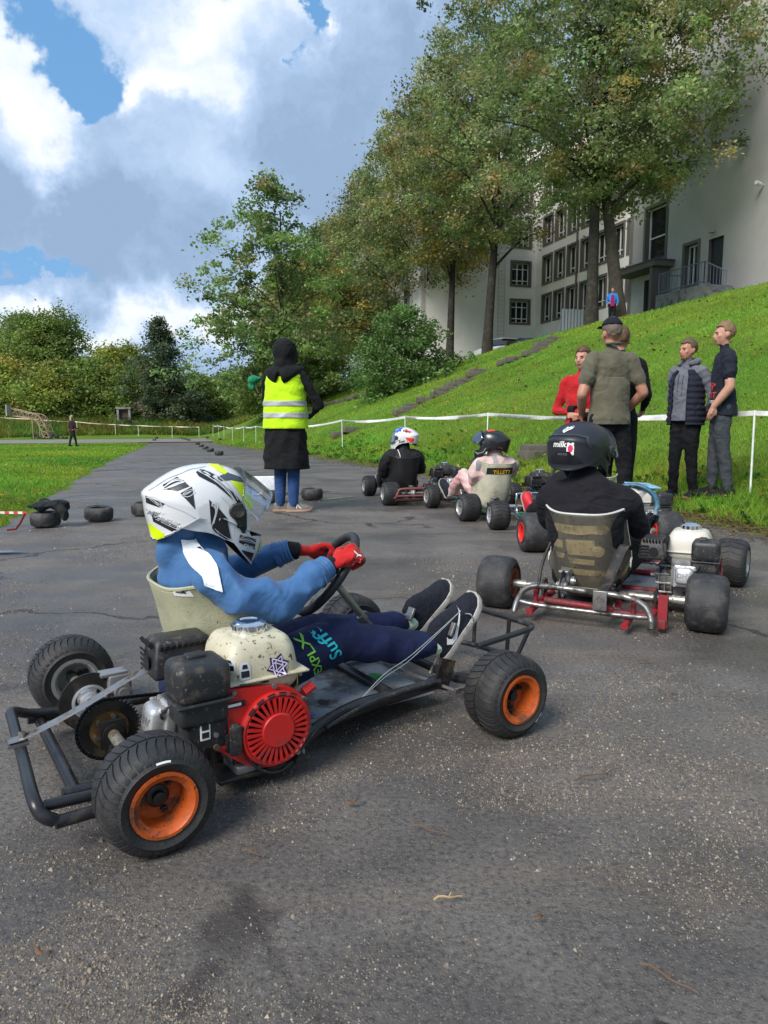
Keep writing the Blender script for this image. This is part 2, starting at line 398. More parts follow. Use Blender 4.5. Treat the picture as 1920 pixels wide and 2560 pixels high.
def ground_mats():
    m = bpy.data.materials.new('turf_soil'); m.use_nodes = True; m.node_tree.nodes.clear(); T = NT(m.node_tree)
    out = T.node('ShaderNodeOutputMaterial'); b = T.node('ShaderNodeBsdfPrincipled'); g = T.node('ShaderNodeNewGeometry').outputs['Position']
    n = T.noise(g, .55, 8, .62).outputs[0]; n2 = T.noise(g, 9., 6, .7).outputs[0]; n3 = T.noise(g, 45., 4, .7).outputs[0]
    c = T.ramp(n, [(.3, (.065, .125, .012)), (.5, (.10, .19, .018)), (.72, (.155, .215, .03))])
    c = T.mix(T.ramp(n2, [(.42, 0.), (.75, .55)]), c, (.05, .10, .012))
    c = T.mix(T.ramp(n3, [(.5, 0.), (.72, .6)]), c, (.22, .34, .045))
    a = T.node('ShaderNodeAttribute', attribute_name='tint').outputs['Color']
    ar = T.node('ShaderNodeSeparateColor', {0: a}).outputs[0]
    f = T.m('MULTIPLY', ar, T.ramp(T.noise(g, 1.6, 7, .7).outputs[0], [(.33, .3), (.6, 1.)]))
    c = T.mix(f, c, T.ramp(n3, [(.35, (.055, .042, .025)), (.65, (.17, .115, .05))]))
    T.set(b.inputs['Base Color'], c); b.inputs['Roughness'].default_value = .85; b.inputs['Specular IOR Level'].default_value = .15
    bn = T.node('ShaderNodeBump', {'Height': T.m('MULTIPLY_ADD', n3, .5, n2), 'Strength': .8, 'Distance': .06}); T.l.new(bn.outputs[0], b.inputs['Normal'])
    T.l.new(b.outputs[0], out.inputs[0]); MATS['turf_soil'] = m
    # old worn asphalt, damp in patches, with gritty aggregate
    m = bpy.data.materials.new('asphalt'); m.use_nodes = True; m.node_tree.nodes.clear(); T = NT(m.node_tree)
    out = T.node('ShaderNodeOutputMaterial'); b = T.node('ShaderNodeBsdfPrincipled'); g = T.node('ShaderNodeNewGeometry').outputs['Position']
    big = T.noise(g, .55, 6, .6).outputs[0]; mid = T.noise(g, 2.6, 7, .65).outputs[0]; fin = T.noise(g, 70., 5, .75).outputs[0]
    st = T.node('ShaderNodeMapping', {'Vector': g, 'Rotation': (0, 0, rad(12)), 'Scale': (.22, 1.7, 1)}).outputs[0]
    band = T.noise(st, .9, 6, .6).outputs[0]
    vo = T.node('ShaderNodeTexVoronoi', {'Vector': g, 'Scale': 150.}); vr = T.node('ShaderNodeSeparateColor', {0: vo.outputs['Color']}).outputs
    vd = vo.outputs['Distance']
    c = T.ramp(big, [(.28, (.076, .068, .061)), (.5, (.116, .104, .093)), (.74, (.172, .154, .135))])
    c = T.mix(T.ramp(band, [(.45, 0.), (.66, .55)]), c, (.21, .195, .18))
    c = T.mix(T.ramp(mid, [(.44, 0.), (.64, .5)]), c, (.058, .055, .054))
    c = T.mix(T.ramp(fin, [(.34, .85), (.5, 0.)]), c, (.026, .024, .022)); c = T.mix(T.ramp(fin, [(.54, 0.), (.72, .6)]), c, (.25, .215, .175))
    stone = T.m('MULTIPLY', T.m('MULTIPLY', T.ramp(vr[0], [(.5, 0.), (.55, 1.)]), T.ramp(T.noise(g, 3.2, 6, .7).outputs[0], [(.38, .12), (.62, 1.)])), T.ramp(vd, [(.36, 1.), (.48, 0.)]))
    c = T.mix(stone, c, T.ramp(vr[1], [(.0, (.07, .062, .052)), (.6, (.155, .132, .105)), (1., (.27, .23, .185))]))
    # cracks
    wv = T.node('ShaderNodeVectorMath', {0: T.noise(g, 1.3, 5, .6).outputs['Color'], 'Scale': .9}, operation='SCALE').outputs[0]
    gw = T.node('ShaderNodeVectorMath', {0: g, 1: wv}, operation='ADD').outputs[0]
    ck = T.node('ShaderNodeTexVoronoi', {'Vector': gw, 'Scale': .42}, feature='DISTANCE_TO_EDGE').outputs[0]
    cm = T.m('MULTIPLY', T.ramp(ck, [(.004, 1.), (.014, 0.)]), T.ramp(T.noise(g, .7, 3).outputs[0], [(.43, 0.), (.53, .9)]))
    c = T.mix(cm, c, (.018, .017, .016))
    # dry brown grit drifts
    gd = T.ramp(T.noise(st, 1.7, 7, .68).outputs[0], [(.5, 0.), (.68, .75)])
    c = T.mix(T.m('MULTIPLY', gd, T.ramp(fin, [(.4, .2), (.6, 1.)])), c, (.21, .165, .12))
    # damp
    wet = T.ramp(T.noise(g, .8, 5, .6).outputs[0], [(.47, 0.), (.6, 1.)])
    c = T.mix(T.m('MULTIPLY', wet, .45), c, (.036, .032, .030))
    stn = None
    gs = T.node('ShaderNodeSeparateXYZ', {0: T.node('ShaderNodeVectorMath', {0: g, 1: T.node('ShaderNodeVectorMath', {0: T.noise(g, 7., 6, .65).outputs['Color'], 'Scale': .22}, operation='SCALE').outputs[0]}, operation='ADD').outputs[0]}).outputs
    for (sx_, sy_, rx_, ry_) in ((-.28, 1.28, .085, .13), (-.33, 1.12, .06, .10), (-.35, 1.0, .05, .06)):
        u = T.m('DIVIDE', T.m('SUBTRACT', gs[0], sx_+.11), rx_); v = T.m('DIVIDE', T.m('SUBTRACT', gs[1], sy_+.11), ry_)
        e_ = T.m('POWER', 2.718, T.m('MULTIPLY', T.m('ADD', T.m('MULTIPLY', u, u), T.m('MULTIPLY', v, v)), -1.))
        stn = e_ if stn is None else T.m('MAXIMUM', stn, e_)
    stn = T.ramp(T.m('MULTIPLY', stn, T.m('MULTIPLY_ADD', fin, .8, .6)), [(.42, 0.), (.8, .6)])
    c = T.mix(stn, c, (.022, .018, .017)); wet = T.m('MAXIMUM', wet, stn)
    T.set(b.inputs['Base Color'], c)
    r = T.m('MULTIPLY_ADD', wet, -.26, .58); r = T.m('MULTIPLY_ADD', fin, .12, r); T.set(b.inputs['Roughness'], r)
    h = T.m('ADD', T.m('MULTIPLY', fin, .8), T.m('MULTIPLY', stone, .55)); h = T.m('SUBTRACT', h, T.m('MULTIPLY', cm, 2.5)); h = T.m('MULTIPLY_ADD', mid, 1.5, h)
    bn = T.node('ShaderNodeBump', {'Height': h, 'Strength': .75, 'Distance': .006}); T.l.new(bn.outputs[0], b.inputs['Normal'])
    T.l.new(b.outputs[0], out.inputs[0]); MATS['asphalt'] = m
ground_mats()

def build_ground():
    la = np.concatenate([np.linspace(-400, -40, 12)[:-1], np.linspace(-40, 3, 60)[:-1], np.linspace(3, 22, 76)[:-1], np.linspace(22, 60, 20)[:-1], np.linspace(60, 400, 10)])
    lo = np.concatenate([np.linspace(-60, -6, 12)[:-1], np.linspace(-6, 40, 150)[:-1], np.linspace(40, 95, 90)[:-1], np.linspace(95, 700, 14)])
    A, O = np.meshgrid(la, lo, indexing='ij'); Z = hz(A, O)
    a0 = smooth(edgeL(O)-.1, edgeL(O)+.3, A)*(1-smooth(edgeR(O)-.3, edgeR(O)+.1, A)); Z = Z-.05*a0
    V = np.stack([A*NLx+O*ULx, A*NLy+O*ULy, Z], -1).reshape(-1, 3)
    n, m_ = len(la), len(lo); I = np.arange(n*m_).reshape(n, m_)
    Q = np.stack([I[:-1, :-1], I[1:, :-1], I[1:, 1:], I[:-1, 1:]], -1).reshape(-1, 4)
    # bare, leaf-strewn soil: along the asphalt edge, under the trees, along the steps
    t = A-edgeR(O)
    soil = np.exp(-(t/.35)**2)*.9*(O < 60)+.9*np.exp(-((A-18.2)/1.6)**2)*smooth(38, 46, O)*(O < 100)+.5*np.exp(-((A-12)/1.)**2)*(O > 45)
    soil += 1.0*np.exp(-((edgeL(O)-A)/.12)**2)*(O < 50)
    soil += .35*smooth(66, 70, O)*(A < 6)
    soil += .55*smooth(.75, 1.5, sins(A*1.7+3, O*1.3)+.5*sins(A*4.3, O*3.7))*(t > 0)*(O < 60)+.35*np.exp(-((t-1.)/.3)**2)*(O < 20)
    me = npmesh('ground', V, Q, [MATS['turf_soil']], np.repeat(np.clip(soil, 0, 1).reshape(-1, 1), 3, 1), 4, True)
    struct(link('ground', me))
    # asphalt lane with a ragged edge
    lo = np.concatenate([np.linspace(-8, 30, 300)[:-1], np.linspace(30, 62, 120)])
    eL = edgeL(lo)+.09*np.sin(lo*2.3)+.06*np.sin(lo*6.7+1)+.05*np.sin(lo*13.)*np.sin(lo*3); eR = edgeR(lo)+.08*np.sin(lo*1.9+.4)+.05*np.sin(lo*5.1)
    f = np.linspace(0, 1, 14); A = eL[None]*(1-f[:, None])+eR[None]*f[:, None]; O = np.repeat(lo[None], 14, 0)
    Z = -.55*smooth(12, 50, O)+.012
    Z[0] -= .03; Z[-1] -= .03
    V = np.stack([A*NLx+O*ULx, A*NLy+O*ULy, Z], -1).reshape(-1, 3); I = np.arange(A.size).reshape(A.shape)
    Q = np.stack([I[:-1, :-1], I[1:, :-1], I[1:, 1:], I[:-1, 1:]], -1).reshape(-1, 4)
    struct(link('asphalt_track', npmesh('asphalt_track', V-np.array([0, 0, .012]), Q, [MATS['asphalt']], None, 4, True)))
    # far gravel loop of the track, turning off to the left
    mg = mat('gravel', (.20, .185, .165), .9, var=.25, vs=3., bump=.3, bs=40)
    la = np.linspace(-60, 3, 60); lo = np.linspace(50.5, 59, 8); A, O = np.meshgrid(la, lo, indexing='ij'); O = O+.5*np.sin(A*.2)
    V = np.stack([A*NLx+O*ULx, A*NLy+O*ULy, hz(A, O)*0-.55+.045], -1).reshape(-1, 3); I = np.arange(A.size).reshape(A.shape)
    Q = np.stack([I[:-1, :-1], I[1:, :-1], I[1:, 1:], I[:-1, 1:]], -1).reshape(-1, 4)
    struct(link('gravel_path', npmesh('gravel_path', V, Q, [mg], None, 4, True)))
build_ground()

# ------------------------------------------------------------------ grass, litter, stones (stuff)
rg = np.random.default_rng(11)
def pal(n, cols, w, jit=.12, r=None):
    r = r or rg
    C = np.array(cols)[r.choice(len(cols), n, p=np.array(w)/sum(w))]; return np.clip(C*(1+jit*r.standard_normal((n, 1))), .002, 1)
leafm = mat('grass_blade', (0, 0, 0), .7, attr='tint', trans=.4, spec=.2)
def grass(name, la, lo, hgt, wid, cols, w, lab):
    n = len(la); z = hz(la, lo)
    P = np.stack([la*NLx+lo*ULx, la*NLy+lo*ULy, z-.006], -1); d = np.hypot(P[:, 0], P[:, 1])
    a = rg.uniform(0, 2*math.pi, n); wv = np.stack([np.cos(a), np.sin(a), 0*a], -1)*(wid*np.maximum(1, d/9.))[:, None]*.5
    b = rg.uniform(0, 2*math.pi, n); ln = rg.uniform(.2, 1.0, n)*hgt
    tip = np.stack([np.cos(b)*ln, np.sin(b)*ln, hgt*rg.uniform(.5, 1.1, n)], -1)*1.0
    V = np.empty((n, 3, 3)); V[:, 0] = P-wv; V[:, 1] = P+wv; V[:, 2] = P+tip
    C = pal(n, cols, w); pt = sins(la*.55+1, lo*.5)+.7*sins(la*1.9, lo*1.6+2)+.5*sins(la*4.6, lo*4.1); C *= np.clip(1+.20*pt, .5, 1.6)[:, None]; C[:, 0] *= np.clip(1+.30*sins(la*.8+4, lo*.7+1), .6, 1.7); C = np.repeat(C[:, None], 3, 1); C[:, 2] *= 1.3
    o = link(name, npmesh(name, V.reshape(-1, 3), np.arange(3*n).reshape(-1, 3), [leafm], C.reshape(-1, 3)))
    return tag(o, lab, 'grass', kind='stuff')
def sample_view(n, x0, x1, d0, d1, fn):
    """random ground points, thinning out with distance"""
    d = d0*(d1/d0)**rg.random(n); a = rg.uniform(x0, x1, n); X = np.sin(a)*d; Y = np.cos(a)*d
    la = X*NLx+Y*NLy; lo = X*ULx+Y*ULy; k = fn(la, lo); return la[k], lo[k]
GC = [(.135, .26, .018), (.19, .34, .026), (.26, .39, .045), (.30, .34, .08), (.07, .15, .016)]
la, lo = sample_view(420000, rad(-22), rad(34), 5.5, 55, lambda a, o: (a > edgeR(o)+.05+.25*np.abs(sins(a*3, o*2.1))) & (a < 21))
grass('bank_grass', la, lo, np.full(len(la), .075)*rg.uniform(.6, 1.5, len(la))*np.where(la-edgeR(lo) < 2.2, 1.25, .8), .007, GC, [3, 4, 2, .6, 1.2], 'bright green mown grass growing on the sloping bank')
la, lo = sample_view(170000, rad(-33), rad(-10), 6.5, 60, lambda a, o: (a < edgeL(o)+.05-.10*np.abs(sins(a*3, o*3.1))) & (o < 50))
grass('lawn_grass', la, lo, np.full(len(la), .05)*rg.uniform(.6, 1.4, len(la)), .007, GC, [3, 4, 2, .5, 1], 'short green lawn grass left of the track')
la, lo = sample_view(60000, rad(-34), rad(-8), 66, 82, lambda a, o: (a < 7) & (o > 62))
grass('verge_grass', la, lo, np.full(len(la), .5)*rg.uniform(.4, 1.3, len(la)), .012, [(.12, .18, .02), (.20, .20, .06), (.09, .15, .02)], [3, 2, 2], 'long yellowing grass on the far verge under the trees')
def flat_leaves(name, la, lo, size, cols, w, lab, cat, lift=.012, tilt=.5, zf=None):
    n = len(la); z = hz(la, lo) if zf is None else zf
    P = np.stack([la*NLx+lo*ULx, la*NLy+lo*ULy, z+lift*rg.uniform(.5, 2, n)], -1)
    a = rg.uniform(0, 6.283, n); s = size*rg.uniform(.6, 1.4, n)
    u = np.stack([np.cos(a)*s, np.sin(a)*s, rg.uniform(-tilt, tilt, n)*s], -1); v = np.stack([-np.sin(a)*s*.6, np.cos(a)*s*.6, rg.uniform(-tilt, tilt, n)*s], -1)
    V = np.stack([P-u, P+v, P+u, P-v], 1); C = np.repeat(pal(n, cols, w, .2)[:, None], 4, 1)
    o = link(name, npmesh(name, V.reshape(-1, 3), np.arange(4*n).reshape(-1, 4), [leafm], C.reshape(-1, 3), 4)); return tag(o, lab, cat, kind='stuff')
LC = [(.22, .13, .04), (.13, .075, .03), (.38, .25, .05), (.30, .14, .04), (.42, .36, .12)]
la, lo = sample_view(5200, rad(-20), rad(34), 6, 70, lambda a, o: (a > edgeR(o)-.1) & (a < 22))
flat_leaves('leaf_litter', la, lo, np.where(lo < 14, .028, .045), LC, [3, 2, 2, 1.5, 1], 'brown and yellow fallen leaves scattered over the bank', 'leaves', .05)
lo = np.abs(rg.normal(0, 1, 5000))*7+4; la = edgeR(lo)+rg.normal(-.05, .28, 5000)
flat_leaves('edge_litter', la, lo, np.full(len(la), .016), LC[:2]+[(.09, .06, .04)], [2, 3, 3], 'brown leaf crumbs gathered along the asphalt edge', 'leaves', .01)
lo = rg.uniform(40, 95, 5000); la = 18.2+rg.normal(0, 1.5, 5000)
flat_leaves('crest_litter', la, lo, np.full(len(la), .11), LC, [4, 2, 2, 2, .5], 'brown leaf carpet under the row of trees', 'leaves', .06)
la, lo = sample_view(900, rad(-33), rad(-8), 7, 45, lambda a, o: (a < edgeL(o)) & (o < 48))
flat_leaves('lawn_litter', la, lo, np.full(len(la), .03), LC, [2, 1, 3, 1, 3], 'few yellow leaves lying on the lawn', 'leaves', .05)

def weeds():
    n = 900; lo = rg.uniform(3, 26, n); la = edgeR(lo)+np.abs(rg.normal(.1, .9, n))+.1; k = sins(la*2.3+1, lo*1.9) > -.1; la, lo = la[k], lo[k]; n = len(la); m_ = 9
    P = np.stack([la*NLx+lo*ULx, la*NLy+lo*ULy, hz(la, lo)], -1); V = []; 
    a = rg.uniform(0, 6.283, (n, m_)); L = rg.uniform(.035, .10, (n, m_)); w = L*.30; hgt = rg.uniform(.02, .09, (n, m_))
    d = np.stack([np.cos(a), np.sin(a), 0*a], -1); s_ = np.stack([-np.sin(a), np.cos(a), 0*a], -1); B = P[:, None]+np.zeros((n, m_, 3))
    up = np.zeros((n, m_, 3)); up[..., 2] = hgt
    Q = np.stack([B, B+d*(L*.55)[..., None]+s_*w[..., None]+up, B+d*L[..., None]+up*.7, B+d*(L*.55)[..., None]-s_*w[..., None]+up], 2)
    C = np.repeat(pal(n*m_, [(.07, .17, .02), (.11, .24, .03), (.17, .26, .05)], [3, 3, 1], .2)[:, None], 4, 1)
    tag(link('weeds', npmesh('weeds', Q.reshape(-1, 3), np.arange(4*n*m_).reshape(-1, 4), [leafm], C.reshape(-1, 3), 4)), 'low broad leaved weeds along the foot of the bank', 'weeds', kind='stuff')
weeds()
def grit():
    m = mat('grit', (0, 0, 0), .85, attr='tint', spec=.3); n = 330000
    d = 1.0*(9/1.0)**rg.random(n); a = rg.uniform(rad(-34), rad(34), n); X = np.sin(a)*d; Y = np.cos(a)*d
    dens = .8*sins(X*1.5+2, Y*2.4)+.6*sins(X*4.1+1, Y*5.3+2)+.45*rg.standard_normal(n); k = dens > .62; X, Y, d = X[k], Y[k], d[k]
    la = X*NLx+Y*NLy; k = la < edgeR(X*ULx+Y*ULy); X, Y, d = X[k], Y[k], d[k]; n = len(X)
    s = rg.gamma(1.5, .00058, n)+.0007; s = np.minimum(s, .0055)*(1+d*.14)
    T4 = np.array([(1, 0, -.5), (-.5, .87, -.5), (-.5, -.87, -.5), (.2, .1, .8), (-.1, -.2, .6)])
    F4 = np.array([(0, 1, 3), (1, 4, 3), (1, 2, 4), (2, 0, 4), (0, 3, 4)])
    V = T4[None]*(1+.35*rg.standard_normal((n, 5, 1)))*s[:, None, None]; a = rg.uniform(0, 6.28, n); ca, sa = np.cos(a), np.sin(a)
    W = np.stack([V[..., 0]*ca[:, None]-V[..., 1]*sa[:, None], V[..., 0]*sa[:, None]+V[..., 1]*ca[:, None], V[..., 2]*.75], -1)
    W += np.stack([X, Y, s*.35], -1)[:, None]
    Fc = (F4[None]+5*np.arange(n)[:, None, None]).reshape(-1, 3)
    C = np.repeat(pal(n, [(.22, .18, .135), (.14, .115, .09), (.30, .25, .19), (.42, .38, .32), (.08, .066, .055)], [4, 4, 1.6, .15, 2])[:, None], 5, 1)
    tag(link('grit', npmesh('grit', W.reshape(-1, 3), Fc, [m], C.reshape(-1, 3))), 'loose pale grit and tiny stones strewn over the asphalt', 'grit', kind='stuff')
grit()

# ------------------------------------------------------------------ trees
bark = mat('bark', (.026, .021, .017), .95, var=.45, vs=7., bump=.9, bs=22., dirt=(.04, .042, .026), ds=3.)
bark2 = mat('bark_grey', (.050, .041, .032), .95, var=.4, vs=5., bump=.9, bs=18., dirt=(.055, .05, .035), ds=2.)
foli = mat('foliage', (0, 0, 0), .55, attr='tint', trans=.48, spec=.45)
LIND = ([(0.183, 0.268, 0.083), (0.290, 0.353, 0.131), (0.121, 0.197, 0.066), (0.520, 0.367, 0.142), (0.366, 0.381, 0.280), (0.549, 0.324, 0.142)], [4, 3.4, 2.6, 1.1, 1.6, .35])
LINY = ([(0.222, 0.259, 0.067), (0.350, 0.306, 0.083), (0.139, 0.200, 0.054), (0.549, 0.376, 0.095), (0.302, 0.306, 0.190)], [3, 3, 2, 1.2, 1.2])
MAPL = ([(0.164, 0.275, 0.076), (0.255, 0.361, 0.104), (0.120, 0.199, 0.055), (0.360, 0.395, 0.206), (0.477, 0.262, 0.104)], [4, 3.4, 2.4, 1., .3])
SHRB = ([(.11, .20, .05), (.15, .26, .07), (.075, .14, .035), (.20, .27, .11)], [4, 3, 2, 1.2])
YEL = ([(0.276, 0.345, 0.058), (0.391, 0.385, 0.058), (0.179, 0.284, 0.058), (0.521, 0.364, 0.084), (0.131, 0.221, 0.045)], [3, 2.4, 3, 1, 2])
DARK = ([(0.084, 0.135, 0.066), (0.132, 0.183, 0.090), (0.060, 0.098, 0.045), (0.240, 0.183, 0.120)], [3, 2, 3, .6])
GRN = ([(0.150, 0.239, 0.047), (0.213, 0.298, 0.058), (0.107, 0.170, 0.040), (0.321, 0.309, 0.087)], [3, 2.4, 2, .8])
def crown_mesh(R, H, z0, prof, ncl, nlf, leaf, cs, palette, seed, top=1., asym=(0, 0), droop=.0, solid=.45, flat=.6):
    """leaf-sized faces in clumps; prof = [(height fraction, radius fraction)]"""
    r = np.random.default_rng(seed); hf = r.random(ncl*3)
    px, py = zip(*prof); rf = np.interp(hf, px, py); keep = r.random(ncl*3) < (rf+.08)/1.08; hf, rf = hf[keep][:ncl], rf[keep][:ncl]; n = len(hf)
    th = r.uniform(0, 2*math.pi, n); ph = r.uniform(0, 6, 6)
    lump = 1+.20*np.sin(3*th+hf*9+ph[0])+.15*np.sin(5*th-hf*17+ph[1])+.12*np.sin(2*th+hf*31+ph[2])
    q = r.random(n)**solid; rr = R*rf*lump*q
    C = np.stack([np.cos(th)*rr+asym[0]*hf*R, np.sin(th)*rr+asym[1]*hf*R, z0+hf*H-droop*rr*q], -1)
    ci = r.integers(0, n, nlf); sg = cs*r.uniform(.6, 1.35, n)[ci]
    off = r.standard_normal((nlf, 3))*np.array([1, 1, flat])*sg[:, None]
    off[:, 2] -= .35*np.hypot(off[:, 0], off[:, 1])
    P = C[ci]+off
    s = leaf*r.uniform(.55, 1.35, nlf); nv = r.standard_normal((nlf, 3)); nv[:, 2] = np.abs(nv[:, 2])+.4; nv /= np.linalg.norm(nv, axis=1, keepdims=True)
    a = r.standard_normal((nlf, 3)); u = np.cross(nv, a); u /= np.linalg.norm(u, axis=1, keepdims=True); w = np.cross(nv, u)
    u *= s[:, None]; w *= s[:, None]*.62
    V = np.stack([P-u, P+w-.1*u, P+u, P-w-.1*u], 1)
    cols, wt = palette; base = pal(n, cols, wt, .16, r)[ci]; own = pal(nlf, cols, wt, .2, r); Cc = (base*.62+own*.38)*np.clip(1+.28*r.standard_normal(n), .45, 1.8)[ci][:, None]
    Cc = np.repeat(Cc[:, None], 4, 1)
    return V.reshape(-1, 3), np.arange(4*nlf).reshape(-1, 4), Cc.reshape(-1, 3), C
def tree(name, label, base, H, R, prof, palette, seed, r0=.32, ncl=300, nlf=45000, leaf=.10, cs=.55, z0f=.25, lean=(0, 0), limbs=16, bk=None, group=None, asym=(0, 0), droop=.15, solid=.56, fork=False, bend=0., cat='tree', twigs=0, flat=.6):
    r = random.Random(seed); bk = bk or bark
    root = empty(name, base, 0, label, cat, group)
    z0 = H*z0f; V, Q, Cc, C = crown_mesh(R, H-z0, z0, prof, ncl, nlf, leaf, cs, palette, seed, asym=asym, droop=droop, solid=solid, flat=flat)
    link('crown', npmesh('crown', V, Q, [foli], Cc, 4), root)
    mb = MB(); tp = []
    for i in range(9):
        f = i/8; tp.append((lean[0]*f*H+bend*math.sin(f*5+seed)*.35, lean[1]*f*H+bend*math.cos(f*4.3+seed*2)*.25, f*H*.86-.25))
    tr = [r0*(1.55 if i == 0 else 1.0)*(1-.88*(i/8)**.8) for i in range(9)]
    tp.insert(1, tuple(np.array(tp[0])*.82+np.array(tp[1])*.18)); tr.insert(1, r0*1.12)
    mb.tube(catmull(tp, 3), list(np.interp(np.linspace(0, 9, 28), range(10), tr)), 10)
    idx = sorted(range(len(C)), key=lambda i: C[i][2])
    for k in range(limbs):
        t = C[idx[int((k+.5)/limbs*len(idx)*.9)]]; hz0 = max(z0*.75, min(t[2]*.72, H*.78)); f = (hz0+.25)/(H*.86)
        s = np.array([np.interp(f, np.linspace(0, 1, 9), [p[j] for p in [tp[0]]+tp[2:]]) for j in range(3)])
        mid = s*.5+t*.5+np.array([r.uniform(-.4, .4), r.uniform(-.4, .4), .12*np.linalg.norm(t-s)])
        rl = max(.02, r0*.36*(1-f*.75)); mb.tube(catmull([s, mid, t], 4), list(np.linspace(rl, rl*.2, 9)), 6)
        for j in range(twigs):
            t2 = C[r.randrange(len(C))]
            if np.linalg.norm(t2-mid) < R*.55: mb.tube([mid, (mid+t2)/2+np.array([0, 0, .15]), t2], [rl*.4, rl*.28, rl*.1], 5)
    mb.build('trunk', bk, root, fix=False); return root
LP = [(0, .30), (.08, .66), (.2, .9), (.42, 1.), (.62, .9), (.8, .66), (.93, .36), (1, .12)]
OP = [(0, .5), (.12, .9), (.25, 1.), (.45, .72), (.62, .62), (.8, .42), (.93, .22), (1, .05)]
CO = [(0, .9), (.15, 1.), (.5, .68), (.8, .34), (1, .04)]
BU = [(0, .75), (.3, 1.), (.65, .82), (.9, .45), (1, .15)]
def gb(la, lo, dz=-.15): p = LL(la, lo); return (p[0], p[1], float(hz(la, lo))+dz)
def row_trees():
    G_ = 'old lindens in a row along the top of the bank'
    A = dict(group=G_)
    tree('linden_tree', 'big linden with dark straight trunk split at its foot, left of the woman in blue', gb(18.55, 30.0), 20.5, 6.2, LP, LIND, 3, .33, 520, 54000, .086, .33, .29, lean=(-.004, .0), **A)
    tree('linden_tree', 'big linden with pale leaning trunk, right of the woman in blue', gb(19.9, 29.7), 20.5, 4.9, LP, LIND, 4, .36, 520, 48000, .086, .33, .28, lean=(-.125, .01), bk=bark2, asym=(.05, -.05), **A)
    tree('linden_tree', 'linden with swollen crooked trunk behind the leafy shrub', gb(19.7, 43.5), 24.5, 6.1, LP, LIND, 5, .36, 440, 42000, .10, .38, .32, bend=.8, **A)
    tree('linden_tree', 'linden with slim slightly leaning trunk before the end wall', gb(20.0, 51.5), 23.5, 5.8, LP, LINY, 6, .34, 400, 36000, .112, .42, .33, lean=(.02, 0), **A)
    tree('linden_tree', 'linden with black trunk in front of the narrow side window', gb(20.0, 57.0), 22., 5.3, LP, LIND, 7, .34, 380, 34000, .115, .45, .33, **A)
    tree('linden_tree', 'linden by the left corner of the building', gb(19.6, 63.5), 21., 5.4, LP, LIND, 8, .32, 360, 34000, .12, .46, .29, **A)
    tree('linden_tree', 'yellowing linden with stout trunk just left of the building corner', gb(18.7, 69.5), 20., 5.8, LP, LINY, 9, .42, 280, 34000, .13, .65, .2, **A)
    tree('linden_tree', 'rightmost of three thin trunked lindens beyond the building', gb(17.4, 80.0), 18.5, 6., LP, LINY, 10, .32, 260, 30000, .14, .7, .22, **A)
    tree('linden_tree', 'middle one of three thin trunked lindens beyond the building', gb(16.4, 86.0), 18., 6., LP, GRN, 12, .3, 240, 26000, .15, .7, .22, **A)
    tree('linden_tree', 'leftmost of three thin trunked lindens beyond the building', gb(14.5, 86.0), 16., 6., LP, LINY, 13, .3, 220, 24000, .15, .7, .2, **A)
    tree('maple_tree', 'tall airy maple with spreading low boughs at the foot of the bank', gb(7.4, 50.), 16.2, 7.0, OP, MAPL, 21, .3, 330, 27000, .125, .36, .12, limbs=30, twigs=3, droop=.10, solid=.62, bk=bark2, asym=(-.12, 0))
    tree('thorn_tree', 'low spreading tree with drooping boughs beside the airy maple', gb(9.5, 57.), 7.0, 5.2, [(0, .85), (.2, 1.), (.5, .9), (.8, .6), (1, .2)], GRN, 22, .25, 260, 30000, .12, .55, .08, limbs=20, twigs=2, droop=.22)
    tree('thorn_tree', 'rounded olive tree between the airy maple and the lindens', gb(12.5, 66.), 12.5, 5.5, LP, LINY, 23, .25, 240, 22000, .13, .55, .26, limbs=16)
    tree('shrub', 'bushy green shrub growing on the bank beside the stone steps', gb(11.4, 35.6), 4.2, 3.2, BU, SHRB, 31, .07, 320, 22000, .085, .27, .02, limbs=26, twigs=2, cat='shrub', droop=.3, solid=.55)
    # far side of the field
    B = dict(group='trees standing along the far verge')
    def far(px, lo, H, R, prof, pa, s, lab, nm='broadleaf_tree', **k):
        H *= (.66 if prof is BU else .76) if nm != 'conifer_tree' else .97
        d = (px-960)/1820; Y = lo/(ULy+d*ULx); X = d*Y; tree(nm, lab, (X, Y, float(hzw(X, Y))-.1), H, R, prof, pa, s, .2, k.pop('ncl', 230), k.pop('nlf', 24000), k.pop('leaf', .145), k.pop('cs', .6), k.pop('z0f', .08), limbs=10, **B, **k)
    far(408, 74, 10.2, 4.5, CO, DARK, 41, 'dark conical conifer beside the end of the track', 'conifer_tree', leaf=.12, cs=.36, ncl=340, nlf=30000, z0f=.04, droop=.35)
    far(20, 78, 9.5, 5., BU, YEL, 42, 'orange tinged bush at the far left edge', nlf=14000)
    far(-60, 80, 12, 5, BU, YEL, 43, 'yellow broad tree behind the basketball frame')
    far(110, 84, 15.4, 4.6, LP, GRN, 44, 'tall thin topped birch rising over the yellow bushes', z0f=.15, solid=.7)
    far(165, 86, 16.0, 4.2, LP, GRN, 45, 'tallest wispy birch of the far left group', z0f=.15, solid=.7)
    far(60, 90, 15.4, 4.2, LP, GRN, 52, 'wispy birch left of the tallest one', z0f=.15, solid=.7)
    far(150, 76, 8.6, 4.5, BU, YEL, 46, 'yellow green bush behind the walking woman')
    far(230, 77, 9.2, 4.6, BU, GRN, 47, 'rounded green tree above the white clad walker')
    far(285, 80, 11.4, 4.3, BU, YEL, 48, 'yellow leaved tree left of the brown hut')
    far(335, 84, 10.8, 4., LP, YEL, 49, 'golden topped tree left of the dark conifer')
    far(345, 76, 7.6, 3.4, BU, GRN, 50, 'green bush behind the brown hut')
